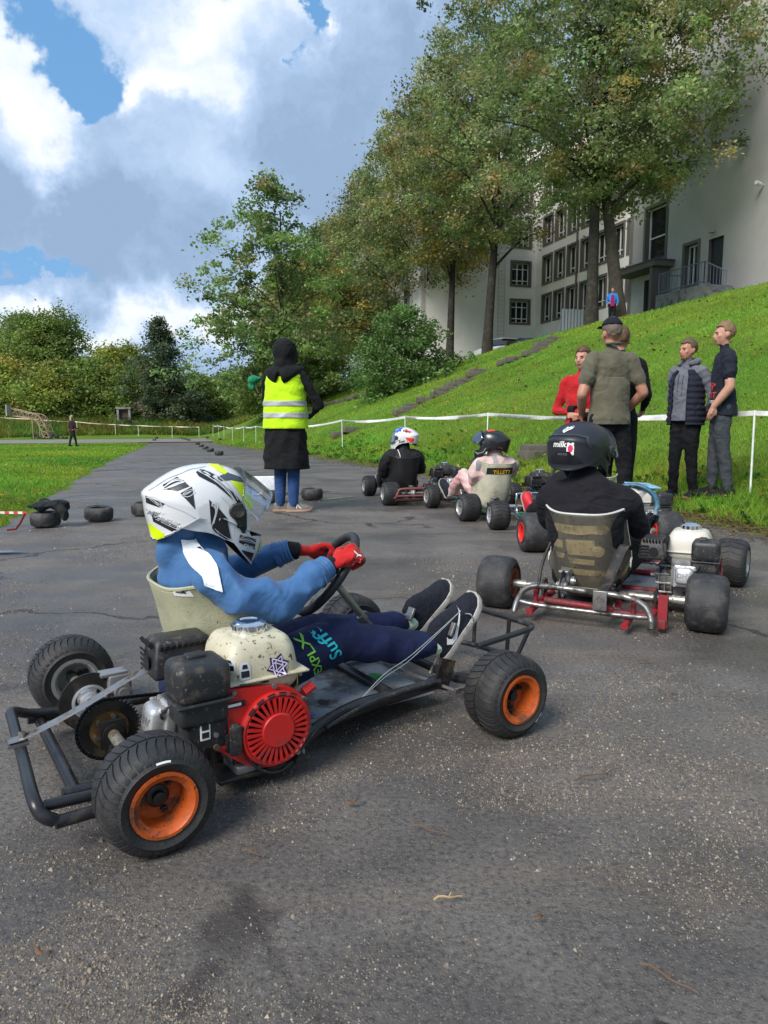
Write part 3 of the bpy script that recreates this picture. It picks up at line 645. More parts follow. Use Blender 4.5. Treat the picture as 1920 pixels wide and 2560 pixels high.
    far(490, 80, 8.6, 4., BU, GRN, 51, 'green bush right of the dark conifer')
    far(-160, 82, 10, 5, BU, YEL, 53, 'broad yellow tree out beyond the left edge')
    far(560, 92, 9, 5.5, BU, GRN, 54, 'dark green tree behind the airy maple')
    far(660, 100, 11, 6, BU, GRN, 55, 'green tree seen below the lindens, far off')
    far(780, 110, 12, 6, BU, LINY, 56, 'olive tree seen between the thin trunks, far off')
    far(920, 105, 9, 5, BU, GRN, 57, 'low green tree behind the stout linden trunk')
row_trees()
# ------------------------------------------------------------------ kart materials
rubber = mat('rubber', (.018, .018, .019), .62, var=.3, vs=20, bump=.25, bs=120, dirt=(.048, .042, .035), ds=14., dthr=(.5, .75))
rubber_slick = mat('rubber_slick', (.026, .026, .028), .58, var=.3, vs=12, bump=.35, bs=160, dirt=(.09, .08, .07), ds=22., dthr=(.5, .75))
orange = mat('orange_paint', (.47, .082, .008), .52, var=.2, dirt=(.09, .038, .018), ds=17., dthr=(.47, .64), bump=.15, bs=90, fine=((.06, .03, .02), 45., .62))
rimrust = mat('rust_paint', (.28, .075, .025), .6, dirt=(.06, .03, .02), ds=14.)
rimred = mat('red_rim_paint', (.55, .02, .015), .4)
rimalu = mat('cast_aluminium', (.52, .52, .51), .38, metal=.75, var=.15, dirt=(.14, .13, .12), ds=16.)
steel = mat('steel', (.34, .33, .32), .38, metal=.85, var=.25, vs=15, dirt=(.10, .07, .05), ds=12.)
chrome = mat('chrome', (.8, .81, .83), .12, metal=1., var=.05)
darkst = mat('dark_steel', (.05, .048, .047), .45, metal=.7, var=.3, dirt=(.12, .09, .06), ds=14.)
blackp = mat('black_paint', (.016, .016, .018), .33, var=.3, dirt=(.07, .06, .05), ds=11., dthr=(.54, .7))
blackpl = mat('black_plastic', (.018, .019, .021), .46, var=.25, dirt=(.115, .092, .066), ds=16., dthr=(.53, .72), bump=.12, bs=200, fine=((.12, .10, .075), 75., .62))
redp = mat('engine_red', (.50, .014, .012), .36, var=.14, dirt=(.11, .025, .02), ds=12., dthr=(.5, .72), coat=.25, fine=((.10, .03, .025), 110., .68))
redp2 = mat('faded_red', (.33, .03, .04), .5, var=.2, dirt=(.10, .03, .03), ds=10.)
redframe = mat('frame_red', (.30, .012, .022), .45, var=.25, dirt=(.07, .035, .03), ds=14., dthr=(.45, .64))
maroon = mat('frame_maroon', (.20, .06, .055), .5, var=.25, dirt=(.08, .06, .05), ds=12.)
green_p = mat('frame_green', (.015, .14, .085), .42, var=.2, dirt=(.06, .06, .05), ds=12.)
cream = mat('cream_tank', (.53, .49, .355), .42, var=.05, dirt=(.30, .25, .15), ds=8., dthr=(.5, .74), fine=((.10, .078, .042), 58., .60))
cream2 = mat('white_tank', (.57, .55, .48), .42, var=.05, dirt=(.36, .32, .24), ds=8., dthr=(.56, .8), fine=((.2, .17, .12), 70., .68))
seatm = mat('fibreglass', (.40, .395, .26), .45, var=.10, vs=6., dirt=(.20, .19, .11), ds=5., dthr=(.5, .72), bump=.25, bs=190, fine=((.08, .07, .045), 55., .68))
seat2 = mat('worn_seat', (.085, .078, .062), .55, var=.25, vs=6, dirt=(.17, .145, .09), ds=5., dthr=(.48, .7), fine=((.02, .018, .015), 50., .62))
seatin = mat('seat_lining', (.02, .02, .02), .7)
alloy = mat('engine_alloy', (.33, .33, .33), .42, metal=.65, var=.2, dirt=(.08, .07, .06), ds=12.)
alloyb = mat('bright_alloy', (.62, .62, .62), .33, metal=.7, var=.1, dirt=(.2, .19, .17), ds=15.)
tray = mat('scuffed_plate', (.30, .33, .36), .42, metal=.35, var=.25, vs=7., dirt=(.12, .11, .10), ds=8., fine=((.05, .045, .04), 45., .66))
brass = mat('old_brass', (.26, .15, .05), .45, metal=.6, var=.35, vs=25, dirt=(.06, .04, .02), ds=20.)
hole = mat('void_black', (.006, .006, .006), .9)
white_pr = mat('white_print', (.8, .8, .78), .5, var=.03)
yellow_pr = mat('yellow_print', (.75, .55, .01), .5, var=.03)
black_pr = mat('black_print', (.012, .012, .013), .42, var=.1)
grip = mat('grip_tape', (.02, .021, .024), .42, var=.3, vs=30, bump=.3, bs=50)
gripblue = mat('blue_grip_tape', (.02, .10, .15), .35, var=.5, vs=18, dirt=(.18, .27, .30), ds=13.)
wire = mat('wire', (.5, .52, .5), .4, metal=.6)
wht = mat('white_plastic', (.74, .75, .76), .45)
pinkp = mat('hi_pink', (.7, .03, .12), .4)

def tyre_prof(R, W, rr):
    h = W/2
    half = [(rr-.004, h*.80), (rr+.010, h*.93), ((R+rr)/2, h*1.03), (R-.026, h*.98), (R-.013, h*.90), (R-.005, h*.76), (R-.001, h*.5), (R, h*.18)]
    return [(r, -x) for r, x in half]+[(r, x) for r, x in reversed(half)]
def tread(mb, R, W, N, style):
    h = W/2; xs = [0, h*.18, h*.5, h*.76, h*.9, h*.98]; rs = [R, R, R-.001, R-.005, R-.013, R-.026]
    def pt(a, v, lift):
        r = np.interp(abs(v), xs, rs)+lift; return (v, r*math.cos(a), r*math.sin(a))
    for i in range(N):
        for sd in (-1, 1):
            a0 = 2*math.pi*(i+(.5 if sd > 0 and style == 'v2' else 0))/N; pitch = 2*math.pi/N
            vs = np.linspace(h*.05, h*.96, 7); ring = []
            for v in vs:
                q = v/h; sw = .34*q-.20*q*q if style != 'x' else .5*q
                w = pitch*(.43-.05*q)
                a = a0+sw
                ring.append([pt(a-w, v*sd, -.002), pt(a-w*.9, v*sd, .0036), pt(a+w*.9, v*sd, .0036), pt(a+w, v*sd, -.002)])
            mb.loft(ring, caps=True)
def wheel_meshes(R, W, rr, tr, rimmat, side, nseg=48, depth=.45):
    """tyre, rim and hub meshes; axis x, outer face towards +x*side"""
    t = MB(); t.lathe(tyre_prof(R-(.004 if tr else 0), W, rr), (0, 0, 0), (1, 0, 0), nseg, closed=True)
    if tr: tread(t, R-.004, W, tr[0], tr[1])
    else:
        for q in (-.2, .2): pass
    s = side; h = W/2; d = h*(1-depth*1.35); m_ = MB()
    prof = [(.016, -s*h*.1), (.05, -s*h*.1), (.052, -s*h*.7), (rr-.002, -s*h*.86), (rr+.006, -s*h*.9), (rr+.006, -s*h*.98), (rr-.003, -s*h*1.0), (.047, -s*h*.95), (.047, s*d*.4), (.018, s*d*.45)]
    m_.lathe([(.012, s*d*.5), (.022, s*d*.5), (rr-.014, s*d*.62), (rr-.012, s*h*.86), (rr-.002, s*h*.93), (rr+.002, s*h*1.0), (rr+.009, s*h*1.0), (rr+.009, s*h*.92), (rr-.006, s*h*.7), (rr-.010, -s*h*.7), (rr+.008, -s*h*.9), (rr+.008, -s*h*.99), (rr-.002, -s*h*.99), (rr-.014, -s*h*.8), (rr-.016, s*d*.35), (.012, s*d*.35)], (0, 0, 0), (1, 0, 0), 36, closed=True)
    b = MB(); x0 = s*d*.55
    b.lathe([(.0001, x0), (.024, x0), (.026, x0+s*.006), (.02, x0+s*.009), (.0145, x0+s*.009), (.0145, x0+s*.022), (.009, x0+s*.024), (.0001, x0+s*.024)], (0, 0, 0), (1, 0, 0), 20)
    for k in range(3):
        a = 2*math.pi*k/3+.5; c = (0, math.cos(a)*.037, math.sin(a)*.037)
        b.cyl((x0, c[1], c[2]), (x0+s*.012, c[1], c[2]), .0085, 6); b.cyl((x0, c[1], c[2]), (x0+s*.02, c[1], c[2]), .0045, 8)
    a = 2.3; b.cyl((x0, math.cos(a)*.045, math.sin(a)*.045), (x0+s*.03, math.cos(a)*.047, math.sin(a)*.047), .004, 8)
    return t.mesh('tyre', [rubber if tr else rubber_slick], 40), m_.mesh('rim', [rimmat], 40), b.mesh('wheel', [darkst], 40)
def add_wheel(root, meshes, x, y, R, steer=0., roll=0., camber=0., mark=None):
    o = link('wheel', meshes[2], root); o.location = (x, y, R-.003); o.rotation_euler = (roll, rad(camber), rad(steer))
    t = link('tyre', meshes[0], o); link('rim', meshes[1], o); return o

def engine(root, o, fanm, tankm, fan=True, sc=1., style=0):
    """small single-cylinder engine; o = crank centre, fan towards +x, cylinder head towards -y"""
    ox, oy, oz = o
    P = lambda x, y, z: (ox+x, oy+y, oz+z)
    b = MB()
    b.rbox(P(-.01, .01, -.03), (.15, .19, .15), .02); b.rbox(P(-.01, .02, -.105), (.2, .2, .03), .008)
    for k in range(7): b.box(P(-.02, -.10-.013*k, .02+.004*k), (.13, .005, .13))
    b.rbox(P(-.02, -.13, .02), (.10, .13, .10), .02)
    b.lathe([(.0001, -.17), (.03, -.17), (.035, -.155), (.082, -.15), (.092, -.13), (.092, -.07), (.0001, -.07)], P(0, .0, -.01), (1, 0, 0), 24)
    for k in range(4): b.rbox(P(-.125, -.088+.0*k, .055-.045*k), (.085, .012, .012), .004)
    for k in range(3): b.rbox(P(-.15+.03*k, -.075, -.01), (.006, .035, .15), .002)
    for k in range(8): a = k*math.pi/4; b.cyl(P(-.137, .02+.079*math.cos(a), -.02+.079*math.sin(a)), P(-.07, .02+.079*math.cos(a), -.02+.079*math.sin(a)), .008, 8)
    for k in range(5): b.rbox(P(-.11, -.05+.03*k, .06), (.055, .008, .05), .003)
    b.cyl(P(-.2, .02, -.02), P(-.1, .02, -.02), .012, 10)
    e = b.build('engine', alloy, root)
    # head cover
    b = MB(); R_ = euler(x=-8)
    b.rbox(P(-.02, -.225, .035), (.10, .03, .105), .008, R_); b.rbox(P(-.02, -.25, .042), (.082, .055, .082), .02, R_)
    for sx in (-1, 1):
        for sz in (-1, 1): b.cyl(P(-.02+sx*.042, -.235, .035+sz*.043), P(-.02+sx*.042, -.25, .035+sz*.043), .007, 6)
    hc = b.build('valve_cover', alloyb, e)
    V, F_ = text_tris('OHV', .03, 0, .01); mb = project(bvh_of(hc), V, F_, P(-.02, -.5, .045), (1, 0, 0), (0, 0, 1), (0, 1, 0), .0015)
    if mb.n: mb.build('embossed_letters', alloy, e, fix=False)
    # cooling shroud and recoil starter
    b = MB(); arc = [(.02+.108*math.cos(a), .108*math.sin(a)) for a in np.linspace(rad(75), rad(-100), 16)]
    out = [(-.185, .015), (-.165, .115), (-.10, .125), (-.02, .118)]+arc+[(-.06, -.085)]
    b.prism([(p[0], p[1]) for p in out], P(.05, 0, 0), (0, 1, 0), (0, 0, 1), .055)
    b.rbox(P(.05, -.10, .06), (.06, .15, .11), .02)
    sh = b.build('fan_shroud', fanm, e)
    b = MB(); c = P(.105, .02, 0)
    b.lathe([(.098, 0), (.100, .012), (.096, .02), (.091, .022), (.088, .019), (.083, .019), (.083, .010), (.092, .004)], c, (1, 0, 0), 40, closed=True)
    b.lathe([(.0001, .03), (.043, .03), (.046, .027), (.047, .012), (.0001, .012)], c, (1, 0, 0), 32)
    for k in range(30):
        a = 2*math.pi*k/30; u = np.array([0, math.cos(a), math.sin(a)])
        rr = .085 if k % 2 else .085
        m_ = np.array(c)+u*.0655+np.array([.0205, 0, 0]); R_ = np.array([(1, 0, 0), u, np.cross((1, 0, 0), u)]).T
        b.box(m_, (.010, .041, .0075), R_)
    for k in range(18):
        a = rad(40)+rad(130)*k/17
        if k % 6 == 5: continue
    b.build('recoil_cover', fanm, e)
    b = MB(); b.lathe([(.0001, .008), (.09, .008), (.09, .0), (.0001, 0)], c, (1, 0, 0), 24); b.build('fan_recess', hole, e)
    b = MB()
    for r_, a0, a1 in ((.094, 50, 160), (.0985, 50, 160)): pass
    for k in range(5):
        for q in range(2):
            a = rad(62+k*19); aa = np.linspace(a-.11, a+.11, 5); rr = .0875+.0075*q+.004
            b.tube([np.array(c)+np.array([.0225, rr*math.cos(t), rr*math.sin(t)]) for t in aa], [(.0016, .002)]*5, 4, ref=(1, 0, 0))
    b.build('vent_slot', hole, e)['kind'] = 'stuff'
    b = MB(); b.rbox(P(.118, -.095, .0), (.018, .02, .085), .006); b.rbox(P(.126, -.095, .0), (.008, .032, .075), .003); b.build('starter_handle', blackpl, e)
    b = MB(); b.rbox(P(.107, -.09, .085), (.004, .06, .016), .001); b.build('switch_label', black_pr, e)
    b = MB(); b.rbox(P(.1095, -.092, .085), (.002, .04, .007), .0005); b.build('switch_print', white_pr, e)
    b = MB()
    for (yy, zz) in ((.02, .112), (.105, .06), (.12, -.02), (.085, -.085), (-.03, -.095), (-.14, .02), (-.165, .10), (-.09, .118)): b.cyl(P(.104, yy, zz), P(.114, yy, zz), .0065, 6)
    b.build('cover_bolt', steel, e)['kind'] = 'stuff'
    b = MB(); b.tube(catmull([P(.0, -.22, .03), P(.03, -.25, .07), P(.05, -.2, .11), P(.02, -.12, .10)], 5), .0035, 6); b.build('spark_lead', blackpl, e)
    b = MB(); b.cyl(P(.07, .125, .06), P(.07, .155, .075), .014, 8); b.build('oil_plug', fanm, e)
    b = MB(); b.tube(catmull([P(.05, .05, .10), P(.075, -.03, .115), P(.06, -.09, .06), P(.04, -.11, .03)], 6), .004, 6); b.tube(catmull([P(.06, .06, .11), P(.10, -.02, .125), P(.10, -.07, .13)], 5), .003, 6); b.build('fuel_hose', blackpl, e)['kind'] = 'stuff'
    # tank
    b = MB()
    def tap(V):
        V = V.copy(); f = np.clip((V[:, 2]+.02)/.075, 0, 1); V[:, 0] *= 1-.14*f; V[:, 1] *= 1-.16*f; g = np.clip((-V[:, 2]-.02)/.06, 0, 1); V[:, 0] *= 1-.10*g; V[:, 1] *= 1-.12*g; return V
    b.rbox(P(-.02, .01, .152), (.22, .225, .16), .045, shape=tap, seg=5)
    b.rbox(P(-.02, .01, .130), (.236, .242, .007), .0033, seg=2)
    tk = b.build('fuel_tank', tankm, e)
    b = MB(); c2 = P(-.02, .01, .226)
    b.lathe([(.0001, .030), (.026, .030), (.030, .034), (.036, .033), (.043, .029), (.046, .026), (.046, .004), (.043, 0), (.0001, 0)], c2, (0, 0, 1), 36)
    for k in range(12): a = 2*math.pi*k/12; b.cyl((c2[0]+.0455*math.cos(a), c2[1]+.0455*math.sin(a), c2[2]+.004), (c2[0]+.0455*math.cos(a), c2[1]+.0455*math.sin(a), c2[2]+.025), .0045, 6)
    b.build('fuel_cap', chrome, e, angle=25)
    # air filter
    b = MB(); b.rbox(P(.065, -0.167, 0.160), (.125, .138, .10), .024, seg=4); b.rbox(P(.065, -0.167, 0.111), (.13, .143, .008), .003)
    b.rbox(P(.06, -0.167, 0.085), (.115, .125, .07), .015)
    b.rbox(P(.06, -0.157, 0.030), (.095, .11, .10), .012); b.rbox(P(.05, -0.167, 0.212), (.035, .05, .014), .006)
    b.build('air_filter', blackpl, e)
    b = MB(); b.rbox(P(.109, -0.167, 0.035), (.002, .026, .045), .0008); b.build('choke_label', white_pr, e)
    b = MB(); b.box(P(.1108, -0.167, 0.046), (.001, .018, .014)); b.box(P(.1108, -0.167, 0.026), (.001, .018, .014)); b.build('choke_symbol', black_pr, e)['kind'] = 'stuff'
    b = MB(); b.cyl(P(.03, -.08, .02), P(.03, -.15, .01), .02, 12); b.rbox(P(.04, -.115, -.01), (.05, .05, .06), .01); b.cyl(P(.055, -.135, -.075), P(.055, -.135, -.03), .019, 12); b.cyl(P(.10, -.14, -.012), P(.116, -.14, -.012), .008, 10)
    for k in range(3): b.cyl(P(.098, -.108, .004-.016*k), P(.110, -.108, .004-.016*k), .008, 10)
    b.build('carburettor', darkst, e)
    # silencer
    b = MB()
    def tp2(V): V = V.copy(); f = np.clip((V[:, 2]-.018)/.035, 0, 1); V[:, 0] *= 1-.28*f; V[:, 1] *= 1-.2*f; return V
    b.rbox(P(-.175, -.135, .15+.004), (.125, .175, .105), .012, shape=tp2)
    b.cyl(P(-.1, -.1, .08+.004), P(-.16, -.12, .12+.004), .018, 10)
    mu = b.build('silencer', blackpl, e)
    b = MB()
    for k in range(9): b.box(P(-.1145, -.20+.0165*k, .189+.004), (.010, .008, .017), euler(y=32))
    for k in range(6): b.box(P(-.213+.0145*k, -.2215, .192+.004), (.008, .010, .016), euler(x=32))
    for k in range(5): b.box(P(-.21, -.2235, .165-.015*k+.004), (.045, .003, .006))
    b.lathe([(.0001, 0), (.019, 0), (.021, .004), (.0001, .004)], P(-.165, -.2232, .14+.004), (0, -1, 0), 16)
    b.build('silencer_slot', hole, e)['kind'] = 'stuff'
    return e, tk

def seat_shell(root, m, dy=0., dz=0., wsc=1., lining=None, top=.535, flap=.62, rim=None, back=0.):
    prof = catmull([(flap, .135), (.53, .085), (.42, .05), (.29+back*.8, .045), (.19+back, .10), (.135+back, .21), (.10+back, .32), (.08+back, (top+.32)/2+.01), (.062+back, top)], 4)
    n = len(prof); W = np.interp(np.linspace(0, 1, n), np.linspace(0, 1, 9), [.13, .165, .185, .195, .195, .19, .182, .178, .176])*wsc
    D = np.interp(np.linspace(0, 1, n), np.linspace(0, 1, 9), [.05, .105, .13, .165, .22, .23, .215, .175, .10])
    us = np.linspace(-1, 1, 23); G_ = []
    for i, p in enumerate(prof):
        a = prof[max(i-1, 0)]; c = prof[min(i+1, n-1)]; t = nrm(np.array([c[0]-a[0], c[1]-a[1]])); nn = np.array([-t[1], t[0]])
        if nn[0]*1+nn[1] < 0: nn = -nn
        row = []
        for u in us:
            q = abs(u)**3.2; x = W[i]*math.copysign(abs(u)**.8, u)*(1+.03*q); cc = -.012*(1-u*u)
            row.append((x, p[0]+nn[0]*(D[i]*q+cc)+dy, p[1]+nn[1]*(D[i]*q+cc)+dz))
        G_.append(row)
    b = MB(); V = np.array(G_).reshape(-1, 3); k = len(us)
    Fc = [(i*k+j, i*k+j+1, (i+1)*k+j+1, (i+1)*k+j) for i in range(n-1) for j in range(k-1)]
    b.add(V, Fc); me = b.mesh('seat', [m, lining or m], 60); bm = bmesh.new(); bm.from_mesh(me); bmesh.ops.recalc_face_normals(bm, faces=bm.faces); bm.to_mesh(me); bm.free()
    o = link('seat', me, root); md = o.modifiers.new('thick', 'SOLIDIFY'); md.thickness = .006; md.offset = 0; md.material_offset = 0
    edge = [G_[i][0] for i in range(n)]+[G_[-1][j] for j in range(1, k)]+[G_[i][-1] for i in range(n-2, -1, -1)]
    b = MB(); b.tube(edge, .0055, 6); b.build('rim_roll', rim or m, o)
    return o, G_
def wheel_axes(tilt, lean=0.):
    a = rad(tilt); ux = np.array([1., 0, 0]); uy = np.array([0, math.cos(a), math.sin(a)]); nn = np.cross(ux, uy); return ux*math.cos(rad(lean))+nn*math.sin(rad(lean)), uy
def steering(root, c, r, tilt, m, turn=0., col_end=None, spokes=3, mk=None, lean=0.):
    ux, uy = wheel_axes(tilt, lean); nn = np.cross(ux, uy); c = np.array(c)
    b = MB(); b.tube([c+r*(ux*math.cos(t)+uy*math.sin(t)) for t in np.linspace(0, 2*math.pi, 49)[:-1]], .0148, 10, closed=True); w = b.build('steering_wheel', m, root)
    b = MB()
    for k in range(spokes):
        t = math.pi/2+2*math.pi*k/spokes+turn+math.pi; d = ux*math.cos(t)+uy*math.sin(t); s = np.cross(nn, d)
        b.box(c+d*r*.5-nn*.012, (r*.95, .028, .004), np.array([d, s, nn]).T)
    b.lathe([(.0001, 0), (.03, 0), (.03, .01), (.0001, .01)], c-nn*.018, nn, 16); b.build('spoke_plate', steel, w)
    if mk is not None:
        b = MB(); t0 = math.pi/2+turn; b.tube([c+r*(ux*math.cos(t)+uy*math.sin(t)) for t in np.linspace(t0-.09, t0+.09, 5)], .0158, 10); b.build('centre_mark', mk, w)
    if col_end is not None:
        b = MB(); b.cyl(c-nn*.01, col_end, .0125, 12); b.cyl(c*.5+np.array(col_end)*.5, c*.44+np.array(col_end)*.56, .016, 12); b.build('steering_column', steel, root)
    return w
def brake(root, x, z=.135, y=0., r=.088):
    b = MB(); b.lathe([(r, -.002), (r, .002), (.05, .002), (.05, -.002)], (x, y, z), (1, 0, 0), 40, closed=True)
    o = b.build('brake_disc', darkst, root)
    b = MB(); b.lathe([(.052, -.006), (.052, .004), (.046, .006), (.042, .002), (.042, -.006)], (x, y, z), (1, 0, 0), 32, closed=True)
    for k in range(5):
        a = 2*math.pi*k/5; b.box((x, y+.034*math.cos(a), z+.034*math.sin(a)), (.008, .022, .016), euler(x=math.degrees(a)))
    b.lathe([(.03, -.03), (.03, .02), (.02, .024), (.02, -.03)], (x, y, z), (1, 0, 0), 24, closed=True); b.build('disc_carrier', alloyb, o)
    b = MB(); b.rbox((x, y+.085, z+.045), (.045, .07, .06), .01); b.cyl((x+.01, y+.09, z+.02), (x+.04, y+.09, z+.02), .026, 16); b.cyl((x+.03, y+.09, z+.02), (x+.046, y+.09, z+.02), .016, 14); b.rbox((x-.005, y+.07, z+.075), (.05, .08, .012), .003); b.build('brake_caliper', alloy, o)
def chain_drive(root, x, y0, z0, r0, y1, z1, r1):
    b = MB(); N = 46; pr = []
    for k in range(N*2):
        a = math.pi*k/N; pr.append(((r0-.006 if k % 2 else r0+.003)*math.cos(a)+y0, (r0-.006 if k % 2 else r0+.003)*math.sin(a)+z0))
    b.prism(pr, (x-.0025, 0, 0), (0, 1, 0), (0, 0, 1), .005); s = b.build('sprocket', darkst, root)
    b = MB(); b.lathe([(.0001, .012), (.05, .012), (.052, .004), (.052, -.004), (.0001, -.004)], (x, y0, z0), (1, 0, 0), 28)
    b.build('sprocket_hub', brass, s)
    b = MB()
    for k in range(6): a = k*math.pi/3+.3; b.cyl((x+.012, y0+.04*math.cos(a), z0+.04*math.sin(a)), (x+.022, y0+.04*math.cos(a), z0+.04*math.sin(a)), .007, 6)
    b.build('hub_bolt', steel, s)['kind'] = 'stuff'
    d = np.array([y1-y0, z1-z0]); L = np.linalg.norm(d); d /= L; nn = np.array([-d[1], d[0]]); pts = []
    a0 = math.atan2(nn[1], nn[0])
    for a in np.linspace(a0, a0+math.pi, 40): pts.append((y0+(r0+.002)*math.cos(a), z0+(r0+.002)*math.sin(a)))
    for a in np.linspace(a0+math.pi, a0+2*math.pi, 12): pts.append((y1+r1*math.cos(a), z1+r1*math.sin(a)))
    P = np.array(pts+pts[:1]); sl = np.r_[0, np.cumsum(np.linalg.norm(np.diff(P, axis=0), axis=1))]; n = int(sl[-1]/.0127); b = MB()
    for k in range(n):
        t = (k+.5)/n*sl[-1]; p = [np.interp(t, sl, P[:, i]) for i in range(2)]; q = [np.interp(t+.004, sl, P[:, i]) for i in range(2)]
        a = math.degrees(math.atan2(q[1]-p[1], q[0]-p[0])); w = .011 if k % 2 else .008
        b.rbox((x, p[0], p[1]), (w, .0145, .011), .004, euler(x=a), seg=1)
    b.build('chain', mat('oily_chain', (.012, .014, .02), .35, metal=.5), root)
def bars(root, name, m, lst, r=.0145, n=10):
    b = MB()
    for L in lst:
        rr = r
        if isinstance(L, tuple) and np.isscalar(L[0]): rr, L = L
        b.tube(catmull(L, 6) if len(L) > 2 else L, rr, n)
    return b.build(name, m, root)

def kart_base(c, th, label, fr, seatmat, rimR, rimF, trR, trF, fanm, tankm, eng=(.24, .31, .185), wb=1.08, tr_l=-.44, tr_r=.475, WR=.165, WF=.13, RR=.134, RF=.131, steer=0., det=True, seat_w=1., swc=(0, .70, .47), sw_m=None, lining=None, sw_turn=0., tank_cap=True, frimr=.066, tr_f=None, sw_mark=None, rim_roll=None, seat_top=.535, steer_tilt=50, lean=0., seat_dx=0., fl_rim=None, seat_back=0.):
    root = empty('go_kart', (c[0], c[1], float(hzw(*c))), -rad(th), label, 'go kart', 'go karts lined up on the asphalt')
    mR = {s: wheel_meshes(RR, WR, frimr, trR, (fl_rim or rimR) if s < 0 else rimR, s) for s in (-1, 1)}; mF = {s: wheel_meshes(RF, WF, frimr, trF, (fl_rim or rimF) if s < 0 else rimF, s) for s in (-1, 1)}
    add_wheel(root, mR[1], tr_r, 0, RR, roll=.4); add_wheel(root, mR[-1], tr_l, 0, RR, roll=1.3)
    fl_, fr_ = tr_f or (tr_l, tr_r); add_wheel(root, mF[1], fr_, wb, RF, steer, 2.1); add_wheel(root, mF[-1], fl_, wb, RF, steer, .7)
    z = RR-.004
    b = MB(); b.cyl((tr_l, 0, z), (tr_r, 0, z), .0155, 14)
    for xx in (tr_l+.115, tr_r-.115): b.cyl((xx-.035, 0, z), (xx+.035, 0, z), .021, 14)
    b.build('rear_axle', mat('axle_tube', (.40, .39, .34), .4, metal=.7, var=.25, vs=30, dirt=(.14, .11, .07), ds=20.), root)
    bars(root, 'frame', fr, [[(-.26, -.16, .075), (-.26, .2, .062), (-.25, .5, .062), (-.21, .8, .07), (-.19, wb+.02, .10)], [(.27, -.16, .075), (.27, .2, .062), (.25, .5, .062), (.21, .8, .07), (.19, wb+.02, .10)],
        [(-.26, -.13, .072), (.27, -.13, .072)], [(-.25, .46, .062), (.25, .46, .062)], [(-.20, .86, .074), (.20, .86, .074)], [(-.24, wb, .10), (.24, wb, .10)],
        [(-.26, .0, .065), (-.26, .0, z)], [(.27, .0, .065), (.27, .0, z)], [(.10, .0, .065), (.10, .0, z)],
        [(-.24, wb, .10), (-.36, wb, RF)], [(.24, wb, .10), (.36, wb, RF)]], .0155)
    for xx in (-.26, .27, .10):
        b = MB(); b.box((xx, 0, z), (.012, .07, .075)); b.lathe([(.028, -.012), (.028, .012), (.0165, .012), (.0165, -.012)], (xx, 0, z), (1, 0, 0), 18, closed=True); b.build('axle_bearing', darkst, root)
    for sx, xw in ((-1, fl_), (1, fr_)):
        b = MB(); b.box((sx*.35, wb, RF), (.02, .03, .085)); b.cyl((sx*.35, wb, RF), (xw, wb, RF), .012, 10); b.cyl((sx*.35, wb-.09, RF-.02), (0, wb-.13, .11), .006, 8); b.box((sx*.35, wb-.05, RF-.015), (.012, .1, .01)); b.build('steering_linkage', steel, root)
    so_, G_ = seat_shell(root, seatmat, wsc=seat_w, lining=lining, rim=rim_roll, top=seat_top, back=seat_back)
    so_.location.x = seat_dx
    e, tk = engine(root, eng, fanm, tankm)
    b = MB(); b.rbox((eng[0]-.02, eng[1]-.0, eng[2]-.118), (.24, .26, .012), .003); b.build('engine_mount', darkst, root)
    chain_drive(root, .06, 0, z, .082, eng[1]+.02, eng[2]-.02, .026)
    brake(root, -.17, z)
    b = MB(); b.box((.0, .70, .056), (.42, .62, .004)); b.build('floor_tray', tray, root)
    steering(root, swc, .148, steer_tilt, sw_m or grip, sw_turn, (0, .98, .14), mk=sw_mark, lean=lean)
    for sx in (-.12, .12): b = MB(); b.cyl((sx, wb-.02, .085), (sx, wb+.07, .24), .007, 8); b.rbox((sx, wb+.06, .235), (.06, .012, .05), .004, euler(x=-25)); b.build('pedal', steel, root)
    return root, so_, e, tk, G_
